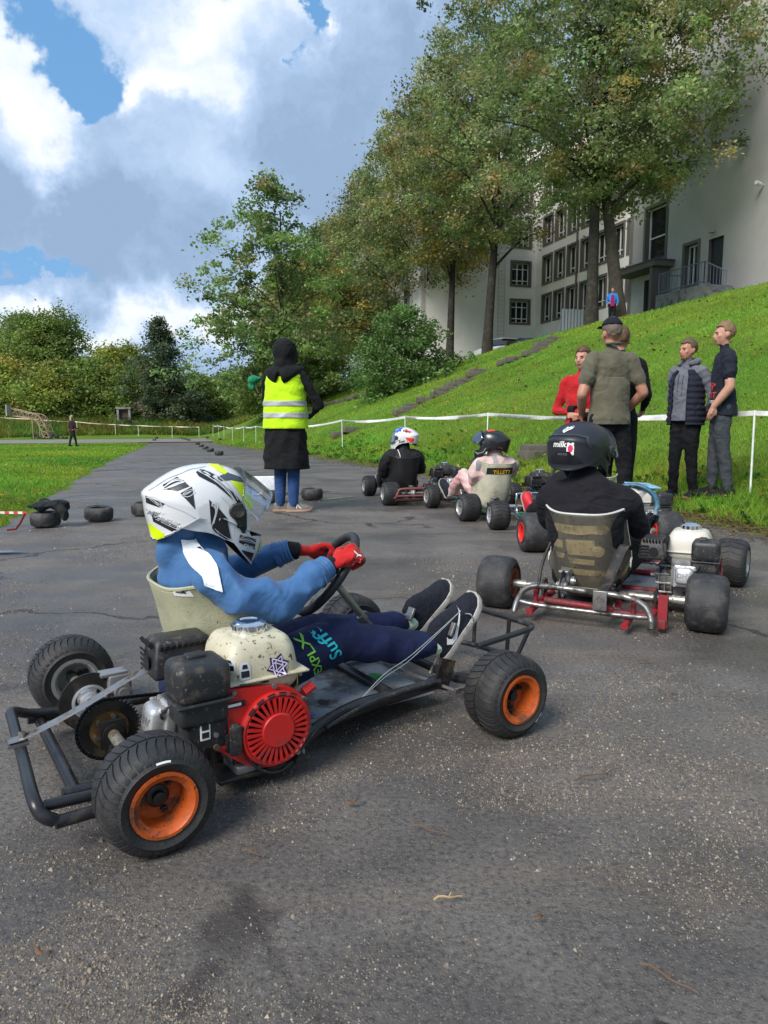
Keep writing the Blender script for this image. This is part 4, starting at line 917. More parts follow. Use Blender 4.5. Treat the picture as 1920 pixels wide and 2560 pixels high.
# ------------------------------------------------------------------ helmets
HU = .352/1500
def hp(u, v): return ((u-760)*HU, -(v-640)*HU)
SHELL = [(30, 455), (150, 350), (280, 258), (420, 180), (560, 130), (700, 104), (840, 95), (960, 104), (1100, 138), (1210, 200), (1290, 300), (1370, 450), (1440, 600), (1500, 780), (1525, 940), (1530, 1060), (1515, 1180), (1470, 1290), (1410, 1370), (1385, 1425), (1290, 1385), (1150, 1320), (1000, 1254), (800, 1174), (600, 1138), (420, 1110), (270, 1078), (140, 1046), (132, 1000), (120, 930), (85, 810), (58, 690), (42, 560)]
PORT = [(1262, 700), (1290, 660), (1360, 615), (1480, 560), (1700, 500), (1700, 1040), (1520, 1030), (1440, 1010), (1310, 995), (1285, 960), (1262, 800)]
def helmet(parent, c, yaw, pitch=0., m=None, visor='open', roll=0., glass=None, rimm=None, band=None, width=.125, port=True, scale=1.):
    mb = MB(); prof = np.array([hp(*p) for p in catmull(SHELL, 3, True)]); n = len(prof); cc = np.array([-.005, -.005])
    bottom = [i for i in range(n) if 57 <= i < 81]
    ss = np.sin(np.linspace(-math.pi/2, math.pi/2, 47))*.992; rings = []
    for s in ss:
        k = (1-abs(s)**2.35)**(1/2.35); fr = np.ones(n)*width
        y = cc[0]+(prof[:, 0]-cc[0])*k; z = cc[1]+(prof[:, 1]-cc[1])*(k*.9+.1*(k > 0)*min(1, k*1.4)); 
        w = width*s*np.where(prof[:, 1] < -.09, .93, 1.)
        rings.append(np.stack([w, y, z], -1))
    V = np.concatenate(rings); Fc = []
    for i in range(len(ss)-1):
        for q in range(n):
            if q in bottom and 5 < i < len(ss)-7: continue
            q2 = (q+1) % n; Fc.append((i*n+q, i*n+q2, (i+1)*n+q2, (i+1)*n+q))
    Fc += [tuple(range(n-1, -1, -1)), tuple((len(ss)-1)*n+q for q in range(n))]
    mb.add(V, Fc); me = mb.mesh('helmet', [m, hole], 50)
    bm = bmesh.new(); bm.from_mesh(me); bmesh.ops.recalc_face_normals(bm, faces=bm.faces); bm.to_mesh(me); bm.free()
    o = link('helmet', me); md = o.modifiers.new('s', 'SOLIDIFY'); md.thickness = .014; md.offset = -1; md.material_offset = 1; md.material_offset_rim = 1
    if port:
        cb = MB(); cb.prism([hp(*p) for p in PORT], (-.2, 0, 0), (0, 1, 0), (0, 0, 1), .4); cut = cb.build('cut', hole)
        bo = o.modifiers.new('b', 'BOOLEAN'); bo.object = cut; bo.operation = 'DIFFERENCE'; bo.solver = 'EXACT'
    bpy.context.view_layer.update(); dg = bpy.context.evaluated_depsgraph_get()
    m2 = bpy.data.meshes.new_from_object(o.evaluated_get(dg)); o.modifiers.clear(); o.data = m2
    if port: bpy.data.objects.remove(cut)
    if band:
        m2.materials.append(band[1]); k = len(m2.materials)-1; bp_ = [hp(*q) for q in band[0]]
        for pl in m2.polygons:
            if pl.material_index == 0 and inpoly((pl.center[1], pl.center[2]), bp_): pl.material_index = k
    m2.polygons.foreach_set('use_smooth', [True]*len(m2.polygons)); m2.set_sharp_from_angle(angle=rad(35))
    o.parent = parent; o.location = c; o.rotation_euler = (rad(pitch), rad(roll), -rad(yaw)); o.scale = (scale,)*3
    if glass:
        vis = {'open': [(1235, 120), (1440, 265), (1655, 445), (1130, 560), (1200, 690), (1330, 800)], 'half': [(1290, 150), (1560, 330), (1690, 560), (1130, 500), (1200, 640), (1290, 780)], 'shut': [(1330, 290), (1480, 600), (1545, 1000), (1090, 520), (1130, 700), (1180, 880)]}[visor]
        A = [hp(*p) for p in vis[:3]]; B = [hp(*p) for p in vis[3:]]; rows = []
        for v in np.linspace(0, 1, 9):
            ca = np.array([np.interp(v, [0, .5, 1], [a[j] for a in A]) for j in (0, 1)]); sb = np.array([np.interp(v, [0, .5, 1], [b_[j] for b_ in B]) for j in (0, 1)]); row = []
            for s in np.linspace(-1, 1, 21):
                t = s*math.pi/2*.97; g = 1-math.cos(t)
                p = ca*(1-g)+sb*g; row.append((width*1.035*math.sin(t), p[0], p[1]))
            rows.append(row)
        b = MB(); b.loft(rows, caps=False, closed=False); vo = b.build('visor', glass, o, angle=80)
        md = vo.modifiers.new('t', 'SOLIDIFY'); md.thickness = .002
        for s in (-1, 1): b = MB(); b.lathe([(.0001, .006), (.02, .006), (.024, 0), (.0001, 0)], (s*width*.985, *hp(1085, 655)), (s, 0, 0), 18); b.build('visor_pivot', blackpl, o)
    return o
def h_decal(h, name, polys, m, side=1, off=.0018, step=.008, flip=None):
    bv = H_BVH[h.name]; mb = MB(); o = None; fine_ = step > .03
    for p in polys:
        V, Fc = poly_tris([hp(*q) for q in p], min(step, .02))
        if not fine_: mb = MB()
        project(bv, V, Fc, (side*.4, 0, 0), (0, 1, 0), (0, 0, 1), (-side, 0, 0), off, .42, mb=mb)
        if not fine_ and mb.n: o = mb.build(name, m, h, fix=False, angle=60)
    if fine_ and mb.n: o = mb.build(name, m, h, fix=False, angle=60); o['kind'] = 'stuff'
    return o
H_BVH = {}
def h_text(h, name, s, u, v, size, ang, m, side=1, off=.0026, shear=.2, bold=.0):
    V, Fc = text_tris(s, size*HU, shear, bold); a = rad(ang); o = hp(u, v); mb = MB()
    ux = np.array([0, math.cos(a)*side, math.sin(a)*side]); uy = np.array([0, -math.sin(a)*side, math.cos(a)*side])*1.0
    if side < 0: ux = np.array([0, -math.cos(a), math.sin(a)]); uy = np.array([0, math.sin(a), math.cos(a)])
    project(H_BVH[h.name], V, Fc, (side*.4, o[0], o[1]), ux, uy, (-side, 0, 0), off, .42, mb=mb)
    if mb.n: return mb.build(name, m, h, fix=False)
def h_back(h, name, s_or_poly, x, z, size, m, ang=0., off=.0016, d=(0, 1, 0), ux=(1, 0, 0), uy=(0, 0, 1), o=(0, -.5, 0), step=.006, bold=0., shear=0.):
    if isinstance(s_or_poly, str): V, Fc = text_tris(s_or_poly, size, shear, bold)
    else: V, Fc = poly_tris([(a*size, b*size) for a, b in s_or_poly], step)
    ca, sa = math.cos(rad(ang)), math.sin(rad(ang)); V = [(a*ca-b*sa+x, a*sa+b*ca+z) for a, b in V]
    mb = project(H_BVH[h.name], V, Fc, o, ux, uy, d, off, 1.)
    if mb.n: return mb.build(name, m, h, fix=False)

# ------------------------------------------------------------------ bodies
skin = mat('skin', (.46, .24, .165), .55, var=.08, vs=20)
skin2 = mat('skin_tan', (.42, .20, .13), .55, var=.10, vs=20)
hair_br = mat('brown_hair', (.10, .05, .022), .6, var=.4, vs=60, bump=.6, bs=140)
hair_bl = mat('sandy_hair', (.20, .125, .06), .65, var=.35, vs=60, bump=.6, bs=160)
eye_m = mat('eye_dark', (.03, .022, .02), .3)
lip_m = mat('lips', (.33, .12, .095), .5)
def body(parent, parts, voxel=.011, name='body', fold=None, smooth_it=1):
    """one continuous remeshed body; parts = [(kind, pts, radii, material)]"""
    mb = MB(); mats = []; S = []; SR = []; SM = []
    for kind, pts, rr, m in parts:
        if m not in mats: mats.append(m)
        mi = mats.index(m)
        if kind == 't':
            P = np.array(catmull(pts, 5) if len(pts) > 2 else [pts[0], np.array(pts[0])*.5+np.array(pts[1])*.5, pts[1]], float)
            R = []
            for j in (0, 1): R.append(np.interp(np.linspace(0, 1, len(P)), np.linspace(0, 1, len(pts)), [r if np.isscalar(r) else r[j] for r in rr]))
            mb.tube(P, list(zip(R[0], R[1])), 14, ref=(1, 0, 0), flat=1)
            # rounded ends
            for e in (0, -1): mb.ell(P[e], (R[0][e]*.98, min(R[0][e], R[1][e])*.98, min(R[0][e], R[1][e])*.9), n=12, m=8)
            t = np.linspace(0, len(P)-1, len(P)*2); Q = np.stack([np.interp(t, range(len(P)), P[:, i]) for i in range(3)], -1)
            S.append(Q); SR.append(np.interp(t, range(len(P)), np.minimum(R[0], R[1])*.5+np.maximum(R[0], R[1])*.5)); SM.append(np.full(len(t), mi))
        else:
            rot = rr[3] if len(rr) > 3 else None
            mb.ell(pts, rr[:3], rot); S.append(np.array([pts], float)); SR.append(np.array([np.mean(rr[:3])])); SM.append(np.array([mi]))
    me = mb.mesh(name, [], smooth=False); o = link(name, me)
    md = o.modifiers.new('r', 'REMESH'); md.mode = 'VOXEL'; md.voxel_size = voxel
    sm = o.modifiers.new('s', 'SMOOTH'); sm.iterations = smooth_it*2+2; sm.factor = .5
    bpy.context.view_layer.update(); dg = bpy.context.evaluated_depsgraph_get(); m2 = bpy.data.meshes.new_from_object(o.evaluated_get(dg)); o.modifiers.clear(); o.data = m2; m2.name = name
    for m in mats: m2.materials.append(m)
    nf = len(m2.polygons); C = np.empty(nf*3); m2.polygons.foreach_get('center', C); C = C.reshape(-1, 3)
    S = np.concatenate(S); SR = np.concatenate(SR); SM = np.concatenate(SM); idx = np.empty(nf, int)
    for a in range(0, nf, 4000):
        d = np.linalg.norm(C[a:a+4000, None]-S[None], axis=2)-SR[None]; idx[a:a+4000] = SM[d.argmin(1)]
    m2.polygons.foreach_set('material_index', idx.astype(np.int32)); m2.polygons.foreach_set('use_smooth', np.ones(nf, bool))
    if fold:
        nv = len(m2.vertices); V = np.empty(nv*3); m2.vertices.foreach_get('co', V); V = V.reshape(-1, 3); N = np.empty(nv*3); m2.vertices.foreach_get('normal', N); N = N.reshape(-1, 3)
        vm = np.zeros(nv); lv = np.empty(len(m2.loops), np.int32); m2.loops.foreach_get('vertex_index', lv); ls = np.repeat(idx, [p.loop_total for p in m2.polygons])
        amp = np.array([fold.get(m.name, 0.) for m in mats]); np.maximum.at(vm, lv, amp[ls])
        x, y, z = V.T; rd = lambda q: 1-2*np.abs(np.sin(q))
        w1 = np.sin(x*7+z*5+1.)*1.3+np.sin(y*9-z*6)*.9
        f = .55*rd(x*9-z*13+y*6+w1)+.5*rd(y*17+z*8-x*5+1.6*w1)+.35*rd(z*29+y*12+2.2*w1)+.2*rd(x*37-y*23+3*w1)
        f = np.clip(f, -1.3, 1.0)
        V += N*(vm*f)[:, None]; m2.vertices.foreach_set('co', V.ravel())
    m2.update(); o.parent = parent; return o
def rigid(o, yaw=0., pos=None):
    return o
def head_parts(c, yaw, sk, hr=.5, pitch=0., s=1.):
    """skull, jaw, nose, ears as body pieces; returns pieces and a function mapping head space to body space"""
    c = np.array(c, float); R = euler(x=pitch) ; R = rotm((0, 0, 1), -yaw) @ R
    T = lambda x, y, z: c+R @ (np.array([x, y, z])*s)
    P = [('e', T(0, -.012, .03), (.077*s, .096*s, .098*s, R), sk), ('e', T(0, .022, -.035), (.064*s, .068*s, .075*s, R), sk), ('e', T(0, .045, -.085), (.036*s, .036*s, .03*s, R), sk),
         ('t', [T(0, .08, .015), T(0, .098, -.012), T(0, .105, -.028)], [.011*s, .014*s, .016*s], sk), ('e', T(0, .078, .022), (.05*s, .022*s, .014*s, R), sk), ('e', T(0, .078, -.058), (.028*s, .02*s, .014*s, R), sk),
         ('e', T(.076, -.012, -.008), (.012*s, .022*s, .034*s, R), sk), ('e', T(-.076, -.012, -.008), (.012*s, .022*s, .034*s, R), sk), ('e', T(.045, .062, -.02), (.022*s, .02*s, .022*s, R), sk), ('e', T(-.045, .062, -.02), (.022*s, .02*s, .022*s, R), sk)]
    return P, T, R
def face(parent, T, R, s=1., brow=None, stubble=False):
    for x in (-.031, .031): b = MB(); b.ell(T(x, .080, .003), (.0105*s, .007*s, .0042*s), R); b.build('eye', eye_m, parent)
    for x in (-1, 1): b = MB(); b.tube([T(x*.016, .096, .021), T(x*.032, .093, .026), T(x*.048, .080, .021)], .0034*s, 6); b.build('eyebrow', brow or hair_br, parent)
    b = MB(); b.tube([T(-.024, .085, -.058), T(0, .098, -.056), T(.024, .085, -.058)], [.004*s, .007*s, .004*s], 6); b.build('mouth', lip_m, parent)
def hair(parent, T, R, m, s=1., top=1.03, back=.0, name='hair', cut=.012, front=.045):
    """cap of hair over the skull, open at the face"""
    r = np.random.default_rng(3); V = []; Fc = []; n, k = 40, 18
    for i in range(k):
        p = math.pi*.66*i/(k-1)
        for j in range(n):
            t = 2*math.pi*j/n; x, y, z = math.sin(p)*math.sin(t), math.sin(p)*math.cos(t), math.cos(p)
            lim = .42 if y > .35 else (-.06 if abs(x) > .55 and y > -.3 else -.5)
            zz = max(z, lim+.06*math.sin(t*7)); q = 1+.035*r.standard_normal()
            e = .0 if z > lim else -.07
            V.append(T(x*(.083+e*.1)*q, -.012+y*(.103+e*.1)*q, .03+zz*.108*top*q))
    for i in range(k-1):
        for j in range(n): j2 = (j+1) % n; Fc.append((i*n+j, (i+1)*n+j, (i+1)*n+j2, i*n+j2))
    b = MB(); b.add(V, Fc); return b.build(name, m, parent, angle=180)
def hand_parts(w, d, up, sk, side=1, curl=.5, s=1.):
    """open or relaxed hand from the wrist w along d; palm, four fingers, thumb; 'up' = back of the hand"""
    d = nrm(d); up = np.asarray(up, float); up = nrm(up-d*(up@d)); sd = np.cross(d, up)*side; w = np.asarray(w, float); P = []
    P.append(('t', [w, w+d*.045*s, w+d*.085*s], [(.024*s, .018*s), (.034*s, .016*s), (.036*s, .014*s)], sk))
    R = np.array([sd, d, up]).T; P.append(('e', w+d*.055*s, (.040*s, .048*s, .016*s, R), sk))
    for k, (off, L) in enumerate(((.029, .068), (.010, .076), (-.009, .071), (-.027, .056))):
        b = w+d*.092*s+sd*off*s; c = curl; p = [b-d*.02*s, b]; dr = d.copy()
        for j in range(3):
            a = c*(.5+.35*j); dr = nrm(d*math.cos(a*1.2)-up*math.sin(a*1.2)); b = b+dr*L*s*(.44, .32, .26)[j]; p.append(b)
        P.append(('t', p, [.0095*s, .0095*s, .0088*s, .008*s, .007*s], sk))
    b = w+d*.025*s+sd*.030*s; P.append(('t', [b, b+d*.035*s+sd*.022*s-up*.008*s, b+d*.065*s+sd*.024*s-up*.02*s], [.014*s, .011*s, .0085*s], sk))
    return P
def grip_parts(w, g, up, tang, sk, s=1., rw=.017, side=1):
    """hand closed round a rim: wrist w, grip centre g, rim tangent tang, up = back of the hand"""
    w = np.asarray(w, float); g = np.asarray(g, float); d = nrm(g-w); tang = nrm(np.asarray(tang, float)); tang = nrm(tang-d*(tang@d)); up = nrm(np.cross(tang, d)); 
    if up @ np.asarray((0, -.3, 1.)) < 0: up = -up
    P = [('t', [w, w*.4+g*.6-d*.02+up*.012, g-d*.012+up*.022], [(.026*s, .022*s), (.034*s, .02*s), (.036*s, .016*s)], sk)]
    P.append(('e', g-d*.03+up*.016, (.036*s, .036*s, .02*s, np.array([tang, d, up]).T), sk))
    for k, off in enumerate((.030, .0105, -.009, -.028)):
        c = g+tang*off*s; rr = rw+.009; p = []
        for a in np.linspace(rad(105), rad(-95), 7): p.append(c+up*rr*math.sin(a)+d*rr*math.cos(a)*(1.1))
        P.append(('t', p, [.0105*s]*3+[.0098*s]*2+[.0088*s]*2, sk))
    c = g+tang*.045*s*side; P.append(('t', [g-d*.045+tang*.024*s*side, c-d*.02-up*.004, c+d*.012-up*.018], [.014*s, .012*s, .009*s], sk))
    return P
def shoe(parent, name, heel, toe, up, m, solem, w=.046, cuff=None, hs=1.):
    """one shoe: upper on a pale sole, built along heel -> toe"""
    heel = np.asarray(heel, float); toe = np.asarray(toe, float); d = nrm(toe-heel); L = np.linalg.norm(toe-heel); up = np.asarray(up, float); up = nrm(up-d*(up@d)); sd = np.cross(d, up); rings = []
    prof = [(0, .50, .0), (.02, .68, .06), (.12, .80, .088), (.28, .84, .098), (.42, .90, .088), (.55, 1.0, .07), (.70, 1.06, .055), (.84, 1.0, .045), (.94, .80, .036), (.99, .45, .022)]
    for f, ww, h in prof:
        c = heel+d*L*f; r_ = []
        for t in np.linspace(0, 2*math.pi, 17)[:-1]:
            x = math.cos(t)*w*ww; y = max(0, math.sin(t))**.8*h*hs+.018; y = y if math.sin(t) >= 0 else .018
            r_.append(c+sd*x*(1 if math.sin(t) < .2 else .92)+up*y)
        rings.append(r_)
    b = MB(); b.loft(rings); o = b.build(name, m, parent, angle=60)
    rings = []
    for f, ww, h in prof:
        c = heel+d*L*(f*1.03-.015); r_ = []
        lift = .012*max(0, (f-.75)/.25)**2*2
        for x, y in ((-1, .0), (-1.05, .010), (-1.0, .022), (1.0, .022), (1.05, .010), (1, .0)): r_.append(c+sd*x*w*ww*1.06+up*(y+lift))
        rings.append(r_)
    b = MB(); b.loft(rings); b.build('sole', solem, o, angle=40); return o
# ------------------------------------------------------------------ the five karts and their drivers
def side_decal(parent, name, target, polys, m, x0=1., off=.0016, step=.01, ratio=3.2):
    mb = MB(); bv = bvh_of(*target) if isinstance(target, (list, tuple)) else bvh_of(target)
    for p in polys:
        V, Fc = poly_tris(p, step); project(bv, V, Fc, (x0, 0, 0), (0, 1, 0), (0, 0, 1), (-1 if x0 > 0 else 1, 0, 0), off, 2., mb=mb, ratio=ratio)
    if mb.n: return mb.build(name, m, parent, fix=False)
def side_text(parent, name, target, s, y, z, size, ang, m, off=.0022, shear=0., bold=.0, x0=1.):
    V, Fc = text_tris(s, size, shear, bold); a = rad(ang)
    mb = project(bvh_of(target), V, Fc, (x0, y, z), (0, math.cos(a), math.sin(a)), (0, -math.sin(a), math.cos(a)), (-1, 0, 0), off, 2., ratio=9.)
    if mb.n: return mb.build(name, m, parent, fix=False)
def dirp(parent, name, target, poly, o, ux, uy, d, m, step=.01, off=.0016, size=1.):
    if isinstance(poly, str): V, Fc = text_tris(poly, size)
    else: V, Fc = poly_tris([(a*size, b*size) for a, b in poly], step)
    mb = project(bvh_of(target), V, Fc, o, ux, uy, d, off, 2.)
    if mb.n: return mb.build(name, m, parent, fix=False)

# ---- nearest kart
K1 = ((-.785, 1.95), 56)
k1, seat1, e1, tk1, SG1 = kart_base(*K1, 'black framed go kart with red engine and orange rims, nearest the camera', blackp, seatm, orange, orange, (38, 'v'), (34, 'v'), redp, cream, swc=(0, .72, .46), steer_tilt=51, lean=14, lining=seatin, eng=(.285, .318, .166), RR=.129, WR=.155, RF=.128, WF=.145, seat_dx=-.06, seat_w=1.10, seat_back=.125, seat_top=.485, fl_rim=rimalu, frimr=.066)
bars(k1, 'rear_bumper', blackp, [(.0148, [(-.24, -.02, .08), (-.235, -.15, .10), (-.20, -.205, .13), (-.1, -.215, .135), (.15, -.225, .135), (.36, -.235, .135), (.405, -.225, .11), (.41, -.2, .09)]), (.0145, [(.41, -.2, .085), (.40, -.02, .08)]), (.013, [(.38, -.215, .115), (.37, -.02, .10)])])
b = MB(); b.tube(catmull([(.08, -.25, .158), (.08, -.2, .165), (.085, -.1, .20), (.09, .05, .265), (.09, .12, .285)], 5), [(.019, .0028)]*21, 8, ref=(1, 0, 0), flat=1)
b.box((.08, -.228, .150), (.05, .05, .006)); b.cyl((.08, -.215, .158), (.08, -.215, .174), .011, 6); b.build('seat_strap', steel, k1)
bars(k1, 'front_bumper', blackp, [(.0105, [(-.17, 1.10, .21), (-.18, 1.38, .215), (-.15, 1.44, .215), (.16, 1.46, .215), (.225, 1.44, .215), (.24, 1.38, .212), (.25, 1.16, .20)]), (.008, [(-.09, 1.45, .215), (-.09, 1.44, .06)]), (.008, [(.10, 1.45, .215), (.10, 1.44, .06)]), (.008, [(.22, 1.44, .215), (.20, 1.38, .08)]),
    (.011, [(-.19, 1.08, .09), (-.17, 1.40, .07), (.17, 1.42, .07), (.19, 1.08, .09)])])
bars(k1, 'side_rail', blackp, [(.019, [(.335, .24, .075), (.345, .36, .072), (.335, .44, .078), (.30, .55, .10), (.27, .68, .11), (.265, .85, .11), (.27, .98, .115)]), (.0165, [(.335, .40, .07), (.40, .41, .06)]), (.013, [(.28, .56, .10), (.28, .95, .13)])])
b = MB(); b.tube(catmull([(.375, .21, .28), (.385, .23, .20), (.40, .27, .09), (.395, .33, .045), (.385, .39, .055), (.35, .5, .12), (.30, .62, .125)], 8), .0042, 7); b.build('throttle_cable', blackpl, k1)
b = MB(); b.tube(catmull([(.34, .52, .10), (.31, .70, .128), (.29, .95, .13)], 8), .006, 7); b.build('brake_hose', blackpl, k1)
b = MB(); b.rbox((.345, .205, .285), (.02, .045, .012), .003, euler(x=-15)); b.cyl((.33, .44, .275), (.345, .44, .275), .006, 8); b.build('choke_lever', steel, k1)
b = MB()
for q in (0, .012): b.tube(catmull([(.21, .70, .085), (.19, .82, .14+q), (.165, .95, .175+q), (.15, 1.17, .30)], 5), .0014, 5)
b.tube(catmull([(.13, 1.2, .28), (.17, 1.2, .285), (.16, 1.22, .25), (.13, 1.21, .27)], 5), .0022, 5); b.build('pedal_wire', wire, k1)
b = MB(); b.box((.29, .46, .25), (.001, .001, .001)); b.tube(catmull([(.34, .40, .285), (.345, .425, .29), (.345, .43, .25), (.335, .425, .235)], 5), .0016, 5); b.build('ignition_lead', yellow_pr, k1)
for q in (.27, -.27): b = MB(); b.box((q, 1.0, .14), (.012, .06, .10), euler(x=-20)); b.build('kingpin_bracket', darkst, k1)
# sidewall marks and stickers
def wheel_mark(root, k, name, polys, m):
    w = [c for c in root.children if c.name.startswith('wheel')][k]; t = [c for c in w.children if c.name.startswith('tyre')][0]
    mb = MB(); bv = bvh_of(t)
    for p in polys:
        V, Fc = poly_tris(p, .008); project(bv, V, Fc, (.5, 0, 0), (0, 1, 0), (0, 0, 1), (-1, 0, 0), .0012, 1., mb=mb)
    if mb.n: mb.build(name, m, w, fix=False)
def ringquad(r0, r1, a0, a1, n=5):
    A = np.radians(np.linspace(a0, a1, n)); return [(r1*math.cos(t), r1*math.sin(t)) for t in A]+[(r0*math.cos(t), r0*math.sin(t)) for t in A[::-1]]
ws = [c for c in k1.children if c.name.startswith('wheel')]
for w, sg, polys in ((ws[0], 1, [ringquad(.098, .103, 58, 76)]), (ws[2], 1, [ringquad(.1, .104, -175, -155)])):
    wheel_mark(k1, ws.index(w), 'tyre_label', polys, white_pr)
for w in (ws[0], ws[2]):
    t = [c for c in w.children if c.name.startswith('tyre')][0]; bv = bvh_of(t)
    for a0, s in ((-20, '10x4.50-5'), (150, 'TUBELESS')):
        mb = MB(); V, Fc = text_tris(s, .017, 0, .0)
        V = [((.098+y)*math.cos(rad(a0)-x/.098), (.098+y)*math.sin(rad(a0)-x/.098)) for x, y in V]
        project(bv, V, Fc, (.5, 0, 0), (0, 1, 0), (0, 0, 1), (-1, 0, 0), .0008, 1., mb=mb)
        if mb.n: mb.build('tyre_lettering', mat('moulded_rubber', (.034, .034, .034), .5), w, fix=False)
def star_pts(R, r, n, ph=0.): return [((R if i % 2 == 0 else r)*math.cos(ph+math.pi*i/n), (R if i % 2 == 0 else r)*math.sin(ph+math.pi*i/n)) for i in range(2*n)]
def line_poly(P, w):
    o = []
    for a, b_ in zip(P, P[1:]):
        a = np.array(a, float); b_ = np.array(b_, float); d = nrm(b_-a); q = np.array([-d[1], d[0]])*w/2; o.append([tuple(a+q), tuple(b_+q), tuple(b_-q), tuple(a-q)])
    return o
pur = mat('dark_purple_print', (.035, .015, .05), .4); cyan = mat('cyan_print', (.01, .50, .56), .6); lime = mat('lime_print', (.25, .62, .06), .6)
sc = (.362, .320)
side_decal(e1, 'sticker', tk1, [[(sc[0]+a, sc[1]+b_) for a, b_ in star_pts(.034, .022, 6, .2)]], pur)
tri = lambda ph, R: [(sc[0]+R*math.cos(ph+2*math.pi*i/3), sc[1]+R*math.sin(ph+2*math.pi*i/3)) for i in (0, 1, 2, 0)]
side_decal(e1, 'sticker_print', tk1, line_poly(tri(.1, .027), .0032)+line_poly(tri(.1+math.pi, .027), .0026)+line_poly(tri(.1, .012), .0022), mat('lilac_print', (.62, .55, .75), .5), off=.0028)
for (y, z, w, h) in ((.234, .340, .028, .036), (.270, .324, .03, .045)):
    side_decal(e1, 'sticker', tk1, [[(y-w/2, z-h/2), (y+w/2, z-h/2), (y+w/2, z+h*.2), (y+w*.3, z+h/2), (y-w*.3, z+h/2), (y-w/2, z+h*.2)]], mat('grey_print', (.55, .57, .6), .5))
    side_decal(e1, 'sticker_print', tk1, [[(y-w*.36, z-h*.36), (y+w*.36, z-h*.36), (y+w*.36, z+h*.0), (y-w*.36, z+h*.0)], [(y-w*.25, z+h*.12), (y+w*.25, z+h*.12), (y+w*.18, z+h*.36), (y-w*.18, z+h*.36)]], black_pr, off=.0028)
# stickers on the seat back corner (seen from the right and behind)
dk = mat('dark_print', (.02, .03, .035), .4); tl = mat('teal_print', (.02, .24, .28), .4)
for (y, z, poly, m, off) in ((.13, .475, [(-.018, .045), (.0, .055), (.014, .03), (.017, -.02), (.008, -.045), (-.006, -.04), (-.014, 0)], dk, .004), (.13, .49, [(-.010, .02), (.003, .03), (.009, .01), (.006, -.012), (-.006, -.01)], tl, .0052), (.15, .375, [(-.018, .045), (-.004, .035), (.006, .04), (.012, 0), (.03, -.06), (.0, -.062), (-.016, -.02)], dk, .004), (.152, .37, [(-.01, .015), (.0, .02), (.014, -.035), (.004, -.035)], tl, .0052)):
    side_decal(seat1, 'sticker', seat1, [[(y+a, z+b_) for a, b_ in poly]], m, off=off, step=.008)
dirp(seat1, 'sticker', seat1, [(-.02, -.03), (.02, -.03), (.022, .03), (-.018, .032)], (.135, -.5, .50), (1, 0, 0), (0, 0, 1), (0, 1, 0), white_pr, off=.005)
dirp(seat1, 'sticker_print', seat1, [(-.012, -.018), (.012, -.02), (.012, .014), (-.01, .018)], (.135, -.5, .50), (1, 0, 0), (0, 0, 1), (0, 1, 0), dk, off=.0062)
for (x, y, poly, m) in ((.08, .66, [(-.03, 0), (0, .02), (.03, 0), (.012, -.02), (-.012, -.02)], dk), (.15, .56, [(-.02, -.015), (.03, -.012), (.025, .012), (-.02, .015)], redp2), (.14, .58, [(-.012, -.006), (.02, -.005), (.018, .008), (-.012, .008)], mat('blue_print', (.05, .12, .5), .4)), (-.02, .93, [(.04*math.cos(t), .028*math.sin(t)) for t in np.linspace(0, 6.28, 13)[:-1]], mat('green_print', (.02, .22, .07), .5))):
    b = MB(); b.prism([(x+a, y+q) for a, q in poly], (0, 0, .0582), (1, 0, 0), (0, 1, 0), .0006); b.build('floor_sticker', m, k1)

